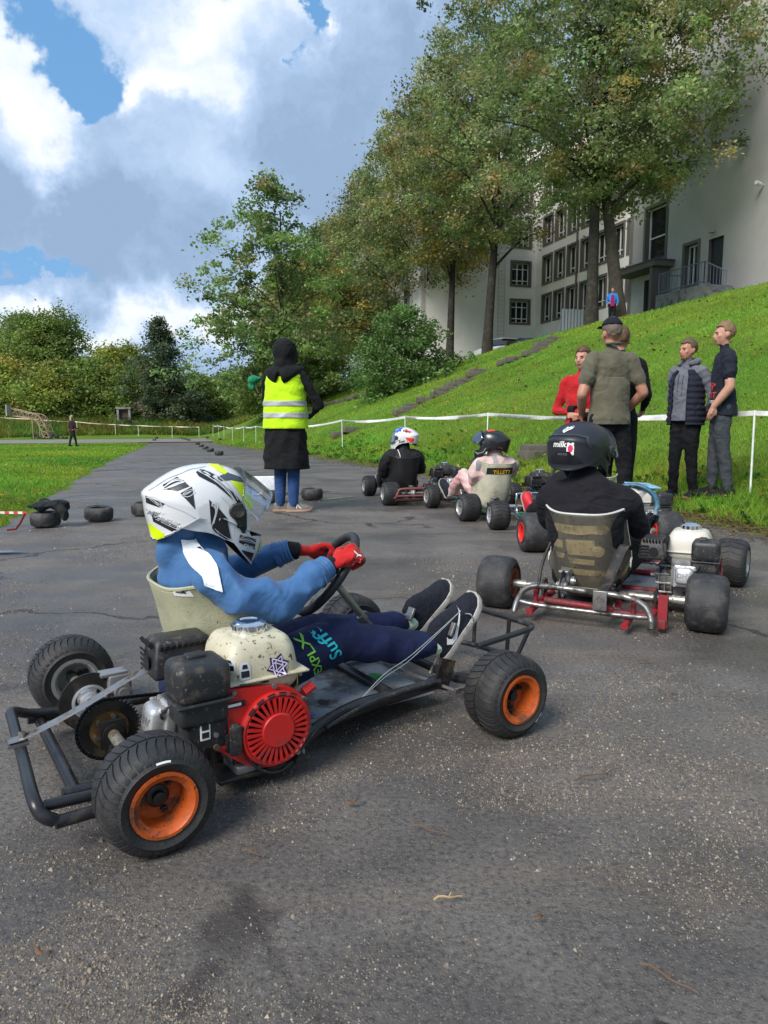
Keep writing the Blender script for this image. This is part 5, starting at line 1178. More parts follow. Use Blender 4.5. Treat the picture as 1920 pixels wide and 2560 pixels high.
jk = cloth('blue_jacket', (.046, .130, .290), .22, 10., rough=.6, var=.1); pants = cloth('navy_sweatpants', (.012, .018, .060), .3, 8.); glv = cloth('red_glove', (.46, .012, .012), .25, 20.); glb = cloth('black_glove', (.012, .012, .014), .3, 25.)
sock = cloth('pale_sock', (.55, .68, .48), .2, 20.); shoe_m = cloth('dark_shoe', (.012, .014, .022), .3, 25.); sole_w = mat('dirty_white_sole', (.46, .44, .40), .6, dirt=(.3, .26, .2), ds=20.)
def driver(kart, label, tops, legs_m, hip, sh_w, pose, gl=glb, glp=None, shoes=shoe_m, soles=sole_w, voxel=.011, fold=None, cuff=None, dx=0., torso=None, socks=None, neckm=None, jc=1.):
    p = empty('person', kart.location, kart.rotation_euler[2], label, 'person', 'kart drivers sitting in their karts')
    P = []; cuffs = []
    T_ = torso or [((dx, .30, .14), (.165, .115)), ((dx, .25, .26), (.155, .115)), ((dx, .20, .40), (.17, .12)), ((dx, .20, .52), (.165, .10)), ((dx, .225, .585), (.085, .07))]
    P.append(('t', [t[0] for t in T_], [t[1] for t in T_], tops))
    P.append(('t', [(dx, .225, .57), (dx, .25, .66)], [.055, .055], neckm or glb)); P.append(('e', (dx, .255, .66), (.07, .08, .07), neckm or glb))
    for s in (1, -1):
        q = pose['R' if s > 0 else 'L']
        P.append(('t', [(dx+s*.09, q['sh'][1]-.0, q['sh'][2]+.018), q['sh'], q['mid'] if 'mid' in q else tuple(np.array(q['sh'])*.5+np.array(q['el'])*.5), q['el']], [(.080*jc, .075*jc), .070*jc, .066*jc, .064*jc], tops))
        P.append(('t', [q['el'], tuple(np.array(q['el'])*.5+np.array(q['wr'])*.5+np.array([0, 0, -.006])), q['wr']], [.064*jc, .062*jc, .050*jc], tops))
        ce = np.array(q['wr']); cd_ = nrm(ce-np.array(q['el'])); cuffs.append((ce, cd_))
        P.append(('t', [(dx+s*.085, .28, .14), tuple(np.array([dx+s*.10, .3, .15])*.45+np.array(q['kn'])*.55), q['kn']], [(.098, .09), (.086, .082), .070], legs_m))
        P.append(('t', [q['kn'], tuple(np.array(q['kn'])*.6+np.array(q['an'])*.4+np.array([0, 0, -.008])), q['an']], [.070, .066, .052], legs_m))
        P.append(('t', [q['an'], tuple(np.array(q['an'])+nrm(np.array(q['an'])-np.array(q['kn']))*.065)], [.037, .037], socks or legs_m))
    bo = body(p, P, voxel, fold=fold or {})
    for ce, cd_ in cuffs:
        b = MB(); b.lathe([(.049*jc, -.02), (.045*jc, -.008), (.041*jc, .0), (.043*jc, .006), (.040*jc, .012), (.042*jc, .018), (.039*jc, .024), (.041*jc, .030), (.034*jc, .034), (.025, .03)], ce+cd_*.012, cd_, 26); b.build('sleeve_cuff', tops, p)
    for s in (1, -1):
        q = pose['R' if s > 0 else 'L']
        if 'he' in q:
            shoe(p, 'shoe', q['he'], q['to'], q.get('up', (0, -.9, .45)), shoes, soles, w=.046, hs=1.15)
        if 'gr' in q:
            H = grip_parts(q['wr2'] if 'wr2' in q else q['wr'], q['gr'], (0, 0, 1), q['tan'], glp or gl, .92, side=q.get('ts', 1))
            g = body(p, H, .0055, 'glove')
            b = MB(); w0 = np.array(q.get('wr2', q['wr'])); d = nrm(np.array(q['gr'])-w0)
            for k in range(5): b.lathe([(.0285, -.005), (.0305, 0), (.0285, .005), (.02, .004), (.02, -.004)], w0+d*(.0085*k-.022), d, 18, closed=True)
            b.build('glove_cuff', gl, g)
    return p, bo
W1 = dict(c=np.array([0, .72, .46]), uy=wheel_axes(51, 14)[1], ux=wheel_axes(51, 14)[0])
def wpt(W, deg, r=.148): t = rad(deg); return tuple(W['c']+r*(W.get('ux', np.array([1, 0, 0]))*math.cos(t)+W['uy']*math.sin(t)))
def wtan(W, deg): t = rad(deg); return tuple(-W.get('ux', np.array([1, 0, 0]))*math.sin(t)+W['uy']*math.cos(t))
pose1 = dict(R=dict(sh=(.115, .295, .512), mid=(.165, .37, .462), el=(.18, .46, .432), wr=(.145, .605, .497), wr2=(.132, .655, .512), gr=wpt(W1, 26), tan=wtan(W1, 26), kn=(.09, .72, .262), an=(.095, 1.05, .182), he=(.10, 1.128, .118), to=(.10, 1.297, .318), ts=1),
             L=dict(sh=(-.205, .30, .505), el=(-.25, .475, .45), wr=(-.155, .62, .51), wr2=(-.142, .67, .52), gr=wpt(W1, 152), tan=wtan(W1, 152), kn=(-.15, .77, .215), an=(-.14, 1.10, .195), he=(-.14, 1.19, .138), to=(-.14, 1.365, .308), ts=-1))
d1, db1 = driver(k1, 'person in blue jacket, red gloves and white, black and yellow helmet driving the nearest kart', jk, pants, None, None, pose1, glb, glv, voxel=.0085, fold={'blue_jacket': .0115, 'navy_sweatpants': .0055}, socks=sock, neckm=jk, jc=.94, dx=-.045,
    torso=[((-.06, .43, .15), (.14, .12)), ((-.055, .39, .25), (.135, .115)), ((-.055, .345, .36), (.145, .115)), ((-.05, .305, .46), (.17, .11)), ((-.05, .295, .525), (.155, .10)), ((-.05, .305, .57), (.11, .085)), ((-.05, .315, .60), (.075, .068))])
side_decal(d1, 'sleeve_stripe', db1, [[(.235, .62), (.278, .615), (.292, .49), (.25, .51)]], cloth('white_stripe', (.75, .78, .82), .3, 9.), off=.006, step=.007, ratio=9.)
side_text(d1, 'leg_print', db1, 'SuffS', .640, .272, .058, 122, cyan, off=.004, shear=.25, bold=.01)
side_text(d1, 'leg_print', db1, 'EXPLX3', .580, .250, .042, 112, lime, off=.004, shear=.1, bold=.01)
side_text(d1, 'leg_print', db1, 'Soz', .90, .30, .06, 60, white_pr, off=.004, bold=.01, x0=-.06)
for o in [c for c in d1.children if c.name.startswith('shoe')]:
    pass
def swoosh(o, parent, y, z, s, ang, m, x0=1.):
    P = [(-.5, .02), (-.42, -.12), (-.25, -.16), (.5, .16), (-.18, -.03), (-.32, -.02), (-.36, .06), (-.33, .14)]; a = rad(ang)
    side_decal(parent, 'shoe_emblem', o, [[(y+s*(p*math.cos(a)-q*math.sin(a)), z+s*(p*math.sin(a)+q*math.cos(a))) for p, q in P]], m, x0=x0, step=.012)
sh1 = [c for c in d1.children if c.name.startswith('shoe')]
swoosh(sh1[0], d1, 1.163, .238, .14, 56, white_pr); swoosh(sh1[1], d1, 1.232, .245, .13, 50, white_pr, x0=-.02)
for q in sh1:
    hx = 1 if q is sh1[0] else -1; P = pose1['R' if hx > 0 else 'L']; he, to = np.array(P['he']), np.array(P['to']); d = nrm(to-he); up = nrm(np.array((0, -.9, .45))-d*(np.array((0, -.9, .45))@d)); b = MB()
    for k in range(5):
        c = he+d*(.085+.024*k)+up*(.108-.015*k); b.tube([c+np.array([-.026, 0, 0])-up*.012, c, c+np.array([.026, 0, 0])-up*.012], .004, 6)
    b.build('lace', shoe_m, q)
gl1 = [c for c in d1.children if c.name.startswith('glove')]
side_text(gl1[0], 'glove_print', gl1[0], 'FLY', .735, .528, .034, 72, white_pr, off=.002, bold=.02)
side_decal(gl1[0], 'glove_panel', gl1[0], [[(.765, .535), (.79, .52), (.785, .49), (.765, .495)]], black_pr, off=.0015, step=.006)
hwhite = mat('helmet_white', (.66, .67, .68), .22, coat=.5, var=.02); hblack = mat('helmet_black', (.012, .013, .016), .3, coat=.3); hmatte = mat('helmet_matte', (.016, .018, .024), .45, var=.1)
hyel = mat('helmet_yellow', (.68, .86, .0), .35, var=.02); clearv = glass_mat('clear_visor', (.90, .92, .92), .93); smoke = glass_mat('smoke_visor', (.30, .33, .40), .75); irid = glass_mat('mirror_visor', (.03, .03, .06), .5, .05)
h1 = helmet(d1, (-.05, .320, .705), 8, -2, hwhite, 'open', glass=clearv, band=([(100, 1015), (270, 1042), (420, 1066), (700, 1112), (830, 1130), (1060, 1230), (1215, 1290), (1350, 1390), (1420, 1460), (1200, 1400), (800, 1300), (420, 1200), (100, 1100)], hblack)); H_BVH[h1.name] = bvh_of(h1)
DK = [[(235, 350), (405, 250), (470, 300), (520, 350), (375, 410), (250, 395)], [(410, 435), (545, 355), (570, 620)], [(735, 505), (860, 620), (960, 740), (1000, 900), (1035, 1055), (800, 900), (770, 800)], [(800, 920), (1040, 1065), (1050, 1160), (805, 1000)], [(1140, 960), (1380, 1040), (1370, 1180), (1130, 1060)], [(1080, 1150), (1210, 1170), (1365, 1230), (1345, 1390), (1215, 1290)],
      [(620, 190), (700, 150), (830, 215), (800, 240), (1060, 440), (1160, 560), (1090, 560), (820, 330), (740, 290), (640, 235)], [(50, 480), (120, 510), (240, 560), (180, 605), (62, 570)], [(110, 690), (330, 800), (560, 930), (540, 960), (380, 930), (130, 790)], [(380, 970), (600, 1000), (690, 1110), (420, 1060)]]
h_decal(h1, 'helmet_graphic', DK, hblack)
h_decal(h1, 'helmet_vent', [[(860, 240), (1010, 195), (1190, 255), (1235, 315), (1030, 280), (870, 290)]], mat('vent_grey', (.07, .085, .11), .4))
h_decal(h1, 'visor_mount', [[(1000, 610), (1060, 572), (1190, 570), (1210, 700), (1215, 940), (1165, 945), (1040, 750), (990, 690)]], blackpl, off=.006)
h_decal(h1, 'helmet_graphic', [[(1020, 285), (1190, 320), (1260, 420), (1350, 590), (1265, 700), (1160, 480)], [(810, 100), (950, 104), (1015, 190), (960, 215), (880, 170)], [(92, 815), (230, 920), (270, 1036), (140, 1008)], [(505, 965), (655, 945), (820, 1125), (700, 1110), (600, 990)], [(1460, 1110), (1512, 1085), (1498, 1190), (1420, 1340)]], hyel, off=.0022)
SW = []
rs = random.Random(5)
for (x0, y0, x1, y1, bw, n) in ((250, 385, 460, 300, 40, 5), (430, 450, 560, 400, -20, 4), (780, 560, 800, 820, 160, 6), (820, 880, 1030, 1030, -50, 4), (1130, 1010, 1370, 1090, 40, 4), (660, 170, 1080, 540, 90, 7), (80, 500, 200, 590, 20, 4), (150, 740, 520, 930, 40, 6), (400, 980, 670, 1090, 30, 6)):
    for k in range(n):
        f = (k-(n-1)/2)/n; ox, oy = rs.uniform(-25, 25), f*95; w = rs.choice((5, 7, 10)); P = []
        for t in np.linspace(0, 1, 6): q = 4*t*(1-t); P.append((x0+(x1-x0)*t+ox+bw*q*.3, y0+(y1-y0)*t+oy*(.4+.6*q)-bw*q*.5))
        SW += line_poly(P, w)
h_decal(h1, 'helmet_swirl', SW, mat('swirl_grey', (.55, .56, .58), .3), off=.0024, step=.05)
SC_ = []
for k in range(42):
    x = rs.uniform(150, 520); y = 660+(x-150)*.68+rs.uniform(-45, 45); a = rs.uniform(.5, 1.4); L = rs.uniform(12, 34); SC_.append([(x, y), (x+L*math.cos(a), y+L*math.sin(a)), (x+L*.7*math.cos(a)+9, y+L*.5*math.sin(a)-4)])
h_decal(h1, 'helmet_splatter', SC_, white_pr, off=.0026, step=.05)
h_decal(h1, 'helmet_panel_line', line_poly([(80, 430), (300, 280), (560, 165), (760, 125)], 5)+line_poly([(250, 570), (430, 640), (560, 720), (670, 790), (770, 785)], 6)+line_poly([(1070, 860), (1060, 1090), (1200, 1230)], 5)+line_poly([(880, 470), (1010, 600)], 5), mat('line_grey', (.42, .43, .45), .4), off=.0025, step=.05)
h_text(h1, 'helmet_lettering', 'SMK', 1265, 1140, 95, -22, white_pr); h_text(h1, 'helmet_lettering', 'SMK', 105, 690, 90, -12, mat('grey_letter', (.22, .23, .25), .4), bold=.01)

# ---- second kart, right
K2 = ((1.04, 3.47), 27)
k2, seat2_, e2, tk2, SG2 = kart_base(*K2, 'red framed go kart with worn brown seat and white tank, second nearest', redframe, seat2, rimrust, rimalu, None, (22, 'v'), redp2, cream2, eng=(.40, .345, .185), tr_l=-.50, tr_r=.49, tr_f=(-.34, .56), WR=.172, WF=.17, RF=.14, swc=(.03, .70, .475), sw_m=gripblue, lining=seatin, seat_dx=-.11, steer=-6, sw_mark=mat('red_tape', (.32, .06, .06), .5), sw_turn=-1.05+math.pi/2, rim_roll=mat('bare_glassfibre', (.55, .55, .50), .5), frimr=.068, seat_w=1.06, seat_top=.50)
bars(k2, 'rear_bumper', mat('worn_chrome', (.30, .29, .28), .34, metal=.85, var=.3, vs=14, dirt=(.055, .05, .045), ds=9., dthr=(.45, .6)), [(.0138, [(-.345, -.235, .045), (-.335, -.215, .10), (-.30, -.205, .155), (-.22, -.205, .178), (0, -.215, .176), (.16, -.215, .17), (.24, -.215, .14), (.275, -.23, .09), (.28, -.25, .045)]), (.011, [(-.325, -.21, .095), (-.24, -.215, .086), (0, -.22, .084), (.18, -.22, .084), (.265, -.225, .088)])])
bars(k2, 'frame_stub', redframe, [(.0165, [(-.27, -.24, .055), (-.265, -.1, .062)]), (.0165, [(.17, -.26, .045), (.18, -.1, .062)]), (.0165, [(-.22, -.15, .10), (.1, -.14, .085)]), (.012, [(-.265, -.15, .06), (-.265, -.14, .17)]), (.012, [(.19, -.15, .06), (.19, -.14, .16)])])
b = MB(); b.box((.315, -.12, .10), (.04, .05, .14)); b.rbox((.315, -.15, .045), (.03, .012, .04), .002); b.build('frame_bracket', redframe, k2)
b = MB(); b.tube(catmull([(.055, -.235, .155), (.06, -.225, .185), (.07, -.13, .215), (.095, .0, .32), (.115, .05, .36), (.15, .085, .34)], 5), [(.023, .0025)]*26, 8, ref=(1, 0, 0), flat=1)
b.build('seat_strap', darkst, k2)
b = MB(); b.rbox((.055, -.238, .145), (.062, .006, .09), .002); b.cyl((.055, -.241, .118), (.055, -.248, .118), .008, 8); b.build('strap_plate', steel, k2)
bars(k2, 'seat_stay', darkst, [(.008, [(-.30, .02, .08), (-.295, .07, .22), (-.26, .10, .34)])])
wc = mat('tan_patch', (.235, .19, .10), .6, var=.2, vs=9, dirt=(.10, .085, .055), ds=8., dthr=(.5, .66), fine=((.07, .06, .04), 60, .62))
for poly in ([(-.155, .40), (-.13, .445), (-.02, .44), (.12, .447), (.14, .415), (.11, .395), (.06, .402), (0, .392), (-.1, .398)], [(-.155, .34), (-.115, .36), (-.085, .355), (-.085, .315), (-.15, .318)], [(-.07, .365), (.07, .368), (.075, .285), (-.06, .287)], [(.085+.03*math.cos(t), .31+.03*math.sin(t)) for t in np.linspace(0, 6.28, 14)[:-1]], [(-.13, .29), (-.075, .29), (-.08, .262), (-.12, .262)], [(-.06, .27), (.07, .265), (.07, .235), (-.05, .24)], [(-.10, .215), (.12, .208), (.115, .175), (-.09, .18)]):
    dirp(seat2_, 'seat_patch', seat2_, poly, (0, -.6, 0), (1, 0, 0), (0, 0, 1), (0, 1, 0), wc, off=.0042)
blk = cloth('black_jersey', (.009, .0085, .012), .5, 6., stretch=(1, 1, 2.2)); blkp = cloth('black_trousers', (.007, .007, .0095), .4, 8.)
W2 = dict(c=np.array([.03, .70, .475]), uy=np.array([0, math.cos(rad(50)), math.sin(rad(50))]))
pose2 = dict(R=dict(sh=(.075, .24, .56), el=(.115, .40, .41), wr=(.12, .53, .40), gr=wpt(W2, -35), tan=wtan(W2, -35), kn=(.10, .78, .27), an=(.05, 1.05, .17), he=(.05, 1.08, .11), to=(.05, 1.19, .3)),
             L=dict(sh=(-.30, .23, .56), mid=(-.325, .28, .48), el=(-.325, .38, .41), wr=(-.2, .55, .45), gr=wpt(W2, 160), tan=wtan(W2, 160), kn=(-.27, .74, .28), an=(-.18, 1.05, .17), he=(-.18, 1.08, .11), to=(-.18, 1.19, .3), ts=-1))
d2, db2 = driver(k2, 'person in black top and matte black helmet with stickers, seen from behind', blk, blkp, None, None, pose2, voxel=.012, fold={'black_jersey': .005}, dx=-.115, jc=1.05,
    torso=[((-.115, .32, .15), (.17, .12)), ((-.115, .27, .26), (.175, .13)), ((-.115, .215, .40), (.20, .14)), ((-.115, .205, .52), (.205, .13)), ((-.115, .21, .60), (.165, .10)), ((-.125, .225, .66), (.09, .08))])
h2 = helmet(d2, (-.165, .25, .808), 12, -3, hmatte, 'half', glass=clearv, scale=1.14); H_BVH[h2.name] = bvh_of(h2)
white_o = mat('sticker_white', (.78, .78, .76), .5); 
blob = [(-.5, -.62), (-.28, -.72), (-.05, -.5), (.35, -.15), (.6, -.05), (.95, .2), (1., .55), (.8, .8), (.4, .68), (.1, .45), (-.2, .5), (-.35, .6), (-.5, .35), (-.8, -.05), (-.85, -.3)]
h_back(h2, 'sticker', blob, -.005, .085, .022, white_o, off=.002)
h_back(h2, 'sticker_print', [(a*.8, b_*.8) for a, b_ in [(-.2, .3), (.1, .35), (.6, .2), (.5, -.05), (.1, -.2), (-.2, -.1)]], -.005, .087, .022, mat('coral_print', (.75, .30, .16), .5), off=.003)
h_back(h2, 'sticker_print', [(-.7, -.1), (-.35, .2), (-.15, -.1), (-.1, -.5), (-.4, -.5)], -.005, .087, .02, mat('sky_print', (.1, .50, .68), .5), off=.003)
h_back(h2, 'sticker_print', [(.7+.22*math.cos(t), .48+.22*math.sin(t)) for t in np.linspace(0, 6.28, 12)[:-1]], -.005, .087, .022, mat('violet_print', (.22, .2, .42), .5), off=.003)
h_back(h2, 'helmet_lettering', 'milk', -.017, .020, .036, white_o, off=.003, bold=.03, shear=.25)
bear = [(-.5, -1), (-.1, -1), (0, -.85), (.1, -1), (.5, -1), (.52, .3), (.45, .6), (.5, .85), (.3, 1.), (.1, .85), (-.1, .85), (-.3, 1.), (-.5, .85), (-.45, .6), (-.52, .3)]
h_back(h2, 'sticker', bear, .09, .0, .030, white_o, d=(-.45, .9, 0), ux=(.9, .45, 0), o=(.10, -.5, 0), off=.002)
h_back(h2, 'sticker_print', [(.4*math.cos(t)*(1+.2*math.cos(9*t)), .1+.62*math.sin(t)*(1+.1*math.cos(9*t))) for t in np.linspace(0, 6.28, 28)[:-1]], .09, .0, .026, pinkp, d=(-.45, .9, 0), ux=(.9, .45, 0), o=(.10, -.5, 0), off=.003)
for (P, m, o_) in (([(-.09, -.055), (-.045, -.025), (.045, -.025), (.08, -.055), (.05, -.062), (-.05, -.062)], mat('spoiler_black', (.01, .011, .013), .35), .004), ([(-.045, -.03), (-.03, -.01), (.03, -.01), (.045, -.03), (.03, -.05), (-.03, -.05)], hblack, .0055)):
    h_back(h2, 'helmet_spoiler', P, 0, 0, 1., m, off=o_)
h_back(h2, 'helmet_lettering', 'ECE R22', 0, -.022, .012, mat('grey_letter', (.22, .23, .25), .4), off=.0068)
h_back(h2, 'helmet_spoiler', line_poly([(-.105, .045), (-.095, .058), (.075, .058), (.10, .02)], .007)[0] if False else [(-.115, .05), (-.06, .062), (.05, .062), (.09, .055), (.105, .01), (.099, .008), (.084, .047), (.05, .056), (-.06, .056), (-.112, .044)], 0, 0, 1., mat('spoiler_edge', (.03, .035, .045), .35), off=.0045)

# ---- green kart
K3 = ((1.26, 7.03), -15)
k3, seat3_, e3, tk3, SG3 = kart_base(*K3, 'green framed go kart with pale seat lettered TILLETT', green_p, mat('pale_seat', (.46, .44, .33), .4, dirt=(.26, .24, .17), ds=4.), rimalu, rimalu, (24, 'x'), (26, 'v'), blackpl, blackpl, seat_dx=-.10, eng=(.46, .31, .20), tr_l=-.47, tr_r=.5, WR=.19, WF=.14, lining=seatin)
bars(k3, 'rear_bumper', chrome, [(.0135, [(-.26, -.12, .13), (-.1, -.13, .14), (.2, -.13, .14), (.45, -.12, .13)])])
dirp(seat3_, 'seat_sticker', seat3_, [(-.135, -.032), (.135, -.032), (.135, .034), (-.135, .034)], (.0, -.6, .465), (1, 0, 0), (0, 0, 1), (0, 1, 0), black_pr, off=.004)
dirp(seat3_, 'seat_lettering', seat3_, 'TILLETT', (.0, -.6, .455), (1, 0, 0), (0, 0, 1), (0, 1, 0), yellow_pr, off=.0055, size=.050)
dirp(seat3_, 'seat_lettering', seat3_, 'RACING SEATS', (.0, -.6, .487), (1, 0, 0), (0, 0, 1), (0, 1, 0), mat('red_print', (.5, .05, .03), .5), off=.0055, size=.018)
pink = mat('pink_suit', (.60, .33, .33), .9, var=.15, vs=7., dirt=(.56, .50, .45), ds=5., dthr=(.42, .6), bump=.8, bs=16., spec=.1); 
pose3 = dict(R=dict(sh=(.07, .23, .52), el=(.12, .36, .42), wr=(.06, .50, .45), kn=(.02, .66, .40), an=(.06, .95, .15), he=(.06, 1.0, .1), to=(.06, 1.12, .26)),
             L=dict(sh=(-.27, .24, .52), mid=(-.29, .28, .43), el=(-.27, .34, .36), wr=(-.14, .46, .42), kn=(-.27, .64, .40), an=(-.33, .90, .17), he=(-.34, .92, .12), to=(-.37, 1.06, .30)))
palep = mat('pale_pink_suit', (.60, .46, .43), .9, var=.12, vs=7., dirt=(.58, .36, .34), ds=4., dthr=(.45, .6), bump=.8, bs=16., spec=.1)
d3, db3 = driver(k3, 'person in faded pink suit and black red helmet looking left', palep, pink, None, None, pose3, voxel=.013, fold={'pink_suit': .010, 'pale_pink_suit': .010}, dx=-.10, neckm=skin, jc=1.1)
h3 = helmet(d3, (-.125, .235, .735), -62, 4, hblack, 'half', glass=smoke); H_BVH[h3.name] = bvh_of(h3)
hred = mat('helmet_red', (.80, .06, .03), .3)
for sd in (1, -1): h_decal(h3, 'helmet_graphic', [[(700, 110), (900, 104), (1050, 150), (980, 190), (820, 150), (720, 150)], [(330, 820), (400, 780), (380, 930), (320, 960)], [(430, 800), (480, 770), (470, 900), (420, 930)]], hred, side=sd, off=.002, step=.02)
for sd in (1, -1): h_decal(h3, 'helmet_swirl', line_poly([(1000, 860), (1100, 1040), (1300, 1110), (1480, 1060)], 14)+line_poly([(1150, 1180), (1300, 1160), (1420, 1100)], 9), mat('swirl_grey', (.55, .56, .58), .3), side=sd, off=.0022, step=.05)
b = MB(); b.ell((-.125-.075, .235+.04, .74), (.06, .06, .08)); b.build('face_skin', skin, d3)
b = MB(); b.lathe([(.075, -.03), (.082, .03), (.072, .035), (.066, -.03)], (-.10, .245, .60), (0, .15, 1), 20, closed=True); b.build('collar', pink, d3)
for q in (.10, -.30):
    dirp(d3, 'sleeve_patch', db3, [(-.02, -.05), (.02, -.05), (.02, .05), (-.02, .05)], (q, -.4, .52), (1, 0, 0), (0, 0, 1), (0, 1, 0), cloth('grey_band', (.28, .27, .28), .3, 9.), off=.004)
dirp(d3, 'shoulder_band', db3, [(-.022, -.06), (.02, -.06), (.02, .06), (-.022, .06)], (-.14, -.4, .56), (1, 0, 0), (0, 0, 1), (0, 1, 0), cloth('grey_band', (.28, .27, .28), .3, 9.), off=.004)

# ---- front kart with the black seat
K5 = ((.50, 8.30), -14)
k5, seat5_, e5, tk5, SG5 = kart_base(*K5, 'maroon framed go kart with tall black seat, farthest along the grid', maroon, mat('black_seat', (.012, .012, .013), .45, var=.2), rimalu, rimalu, (26, 'v'), (26, 'v'), blackpl, blackpl, seat_dx=-.22, eng=(.33, .31, .20), WR=.19, WF=.15, lining=seatin)
bars(k5, 'rear_bumper', maroon, [(.0135, [(-.42, -.05, .09), (-.425, -.17, .10), (-.40, -.19, .16), (-.34, -.195, .20), (.1, -.2, .20), (.4, -.19, .2)]), (.012, [(-.41, -.19, .12), (.42, -.19, .12)]), (.013, [(-.42, -.15, .075), (.42, -.15, .075)])])
pose5 = dict(R=dict(sh=(-.05, .24, .53), el=(.02, .36, .38), wr=(-.06, .52, .42), kn=(-.08, .68, .34), an=(-.05, .98, .16), he=(-.05, 1.03, .1), to=(-.05, 1.14, .27)),
             L=dict(sh=(-.40, .24, .53), mid=(-.44, .28, .42), el=(-.44, .36, .34), wr=(-.32, .52, .40), kn=(-.34, .68, .34), an=(-.30, .98, .16), he=(-.3, 1.03, .1), to=(-.3, 1.14, .27)))
d5, db5 = driver(k5, 'person in black jacket and white red helmet with mirrored visor', cloth('black_jacket', (.015, .015, .017), .5, 8., rough=.7), blkp, None, None, pose5, voxel=.014, fold={'black_jacket': .007}, dx=-.215, jc=1.12)
h5 = helmet(d5, (-.2, .24, .755), -58, 2, hwhite, 'shut', glass=irid, scale=.95, band=([(0, 905), (420, 930), (760, 1010), (1000, 1130), (1420, 1460), (0, 1460)], hblack)); H_BVH[h5.name] = bvh_of(h5)
h_decal(h5, 'helmet_graphic', [[(180, 640), (620, 600), (430, 900), (230, 860)], [(760, 950), (1100, 1000), (1060, 1130), (820, 1030)], [(300, 330), (620, 210), (700, 250), (420, 400)]], hred, side=-1, off=.002, step=.02)
h_decal(h5, 'helmet_graphic', [[(140, 900), (480, 930), (760, 1020), (1100, 1230), (800, 1174), (420, 1104), (145, 1044)], [(500, 300), (760, 260), (780, 330), (560, 380)], [(860, 250), (980, 250), (960, 330), (880, 350)]], hblack, side=-1, off=.002, step=.02)
h_text(h5, 'helmet_lettering', 'Arai', 820, 830, 190, 12, black_pr, side=-1, bold=.02); h_text(h5, 'helmet_lettering', 'ST', 700, 300, 200, 8, mat('navy_print', (.03, .04, .12), .4), side=-1, bold=.02)
h_decal(h5, 'helmet_graphic', [[(760, 115), (1050, 140), (1250, 270), (1300, 400), (1040, 380), (900, 240)]], mat('helmet_blue', (.03, .12, .55), .3), side=-1, off=.002, step=.02)
b = MB(); b.tube(catmull([(-.31, .17, .62), (-.30, .11, .56), (-.295, .09, .48)], 5), .004, 6); b.build('hood_cord', white_pr, d5)

# ---- kart hidden behind the second driver
K4 = ((1.60, 5.33), -5)
k4, seat4_, e4, tk4, SG4 = kart_base(*K4, 'go kart with bright red rims mostly hidden behind the driver in black', green_p, seatm, rimred, rimalu, None, (24, 'v'), blackpl, cream2, eng=(.47, .31, .20), tr_l=-.5, tr_r=.5, WR=.2, WF=.17, RR=.145, lining=seatin)
bars(k4, 'front_bumper', chrome, [(.0095, [(-.28, 1.12, .10), (-.27, 1.30, .12), (-.27, 1.33, .26), (-.22, 1.34, .29), (.22, 1.34, .29), (.27, 1.33, .26), (.27, 1.30, .12), (.28, 1.12, .10)])])
b = MB(); b.rbox((.46, .33, .45), (.2, .24, .012), .004, euler(x=4, y=3)); b.build('tank_tape', mat('blue_tape', (.25, .47, .66), .4, var=.3, vs=20), k4)
pose4 = dict(R=dict(sh=(.10, .24, .50), el=(.14, .38, .40), wr=(.10, .54, .45), kn=(.14, .72, .28), an=(.12, 1.05, .18), he=(.12, 1.08, .11), to=(.12, 1.19, .3)),
             L=dict(sh=(-.24, .24, .50), el=(-.27, .38, .40), wr=(-.16, .54, .45), kn=(-.16, .74, .28), an=(-.20, 1.06, .18), he=(-.215, 1.15, .15), to=(-.228, 1.20, .315)))
redshoe = mat('red_shoe', (.5, .02, .03), .5)
d4, db4 = driver(k4, 'person in red racing shoes hidden behind the driver in black', blk, blkp, None, None, pose4, shoes=redshoe, voxel=.014, dx=-.06)
h4 = helmet(d4, (-.06, .24, .68), 0, 0, hmatte, 'shut', glass=smoke, scale=.92)
s4 = [c for c in d4.children if c.name.startswith('shoe')][1]
dirp(s4, 'shoe_lettering', s4, 'OMP', (-.23, .2, .27), (1, 0, .15), (-.1, .35, .93), (0, 1, -.3), white_pr, size=.06, off=.003)
# ------------------------------------------------------------------ the school building on the bank
U3 = np.array([ULx, ULy, 0]); N3 = np.array([NLx, NLy, 0]); Z3 = np.array([0, 0, 1.])
plaster = mat('pale_plaster', (.80, .765, .74), .85, var=.06, vs=.8, bump=.12, bs=30, dirt=(.72, .685, .66), ds=.5, dthr=(.5, .75))
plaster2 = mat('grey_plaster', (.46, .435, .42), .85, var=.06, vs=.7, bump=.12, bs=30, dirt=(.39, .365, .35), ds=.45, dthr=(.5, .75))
trim = mat('dark_trim', (.135, .12, .112), .8, var=.1); pvc = mat('white_frame', (.74, .75, .75), .5)
paneg = mat('window_glass', (.02, .024, .028), .06, spec=.8, var=.3, vs=1.2); doorm = mat('dark_door', (.022, .024, .026), .5)
railm = mat('blue_grey_rail', (.16, .20, .24), .5, metal=.3); concrete = mat('concrete', (.26, .25, .23), .9, var=.2, vs=3, bump=.3, bs=25, dirt=(.10, .10, .085), ds=2.)
roofm = mat('roof_felt', (.09, .085, .08), .9)
school = empty('school_building', tuple(LL(30, 45, 5.3)), 0, 'pale grey school building with white framed windows above the bank', 'building')
SB = np.array(school.location)
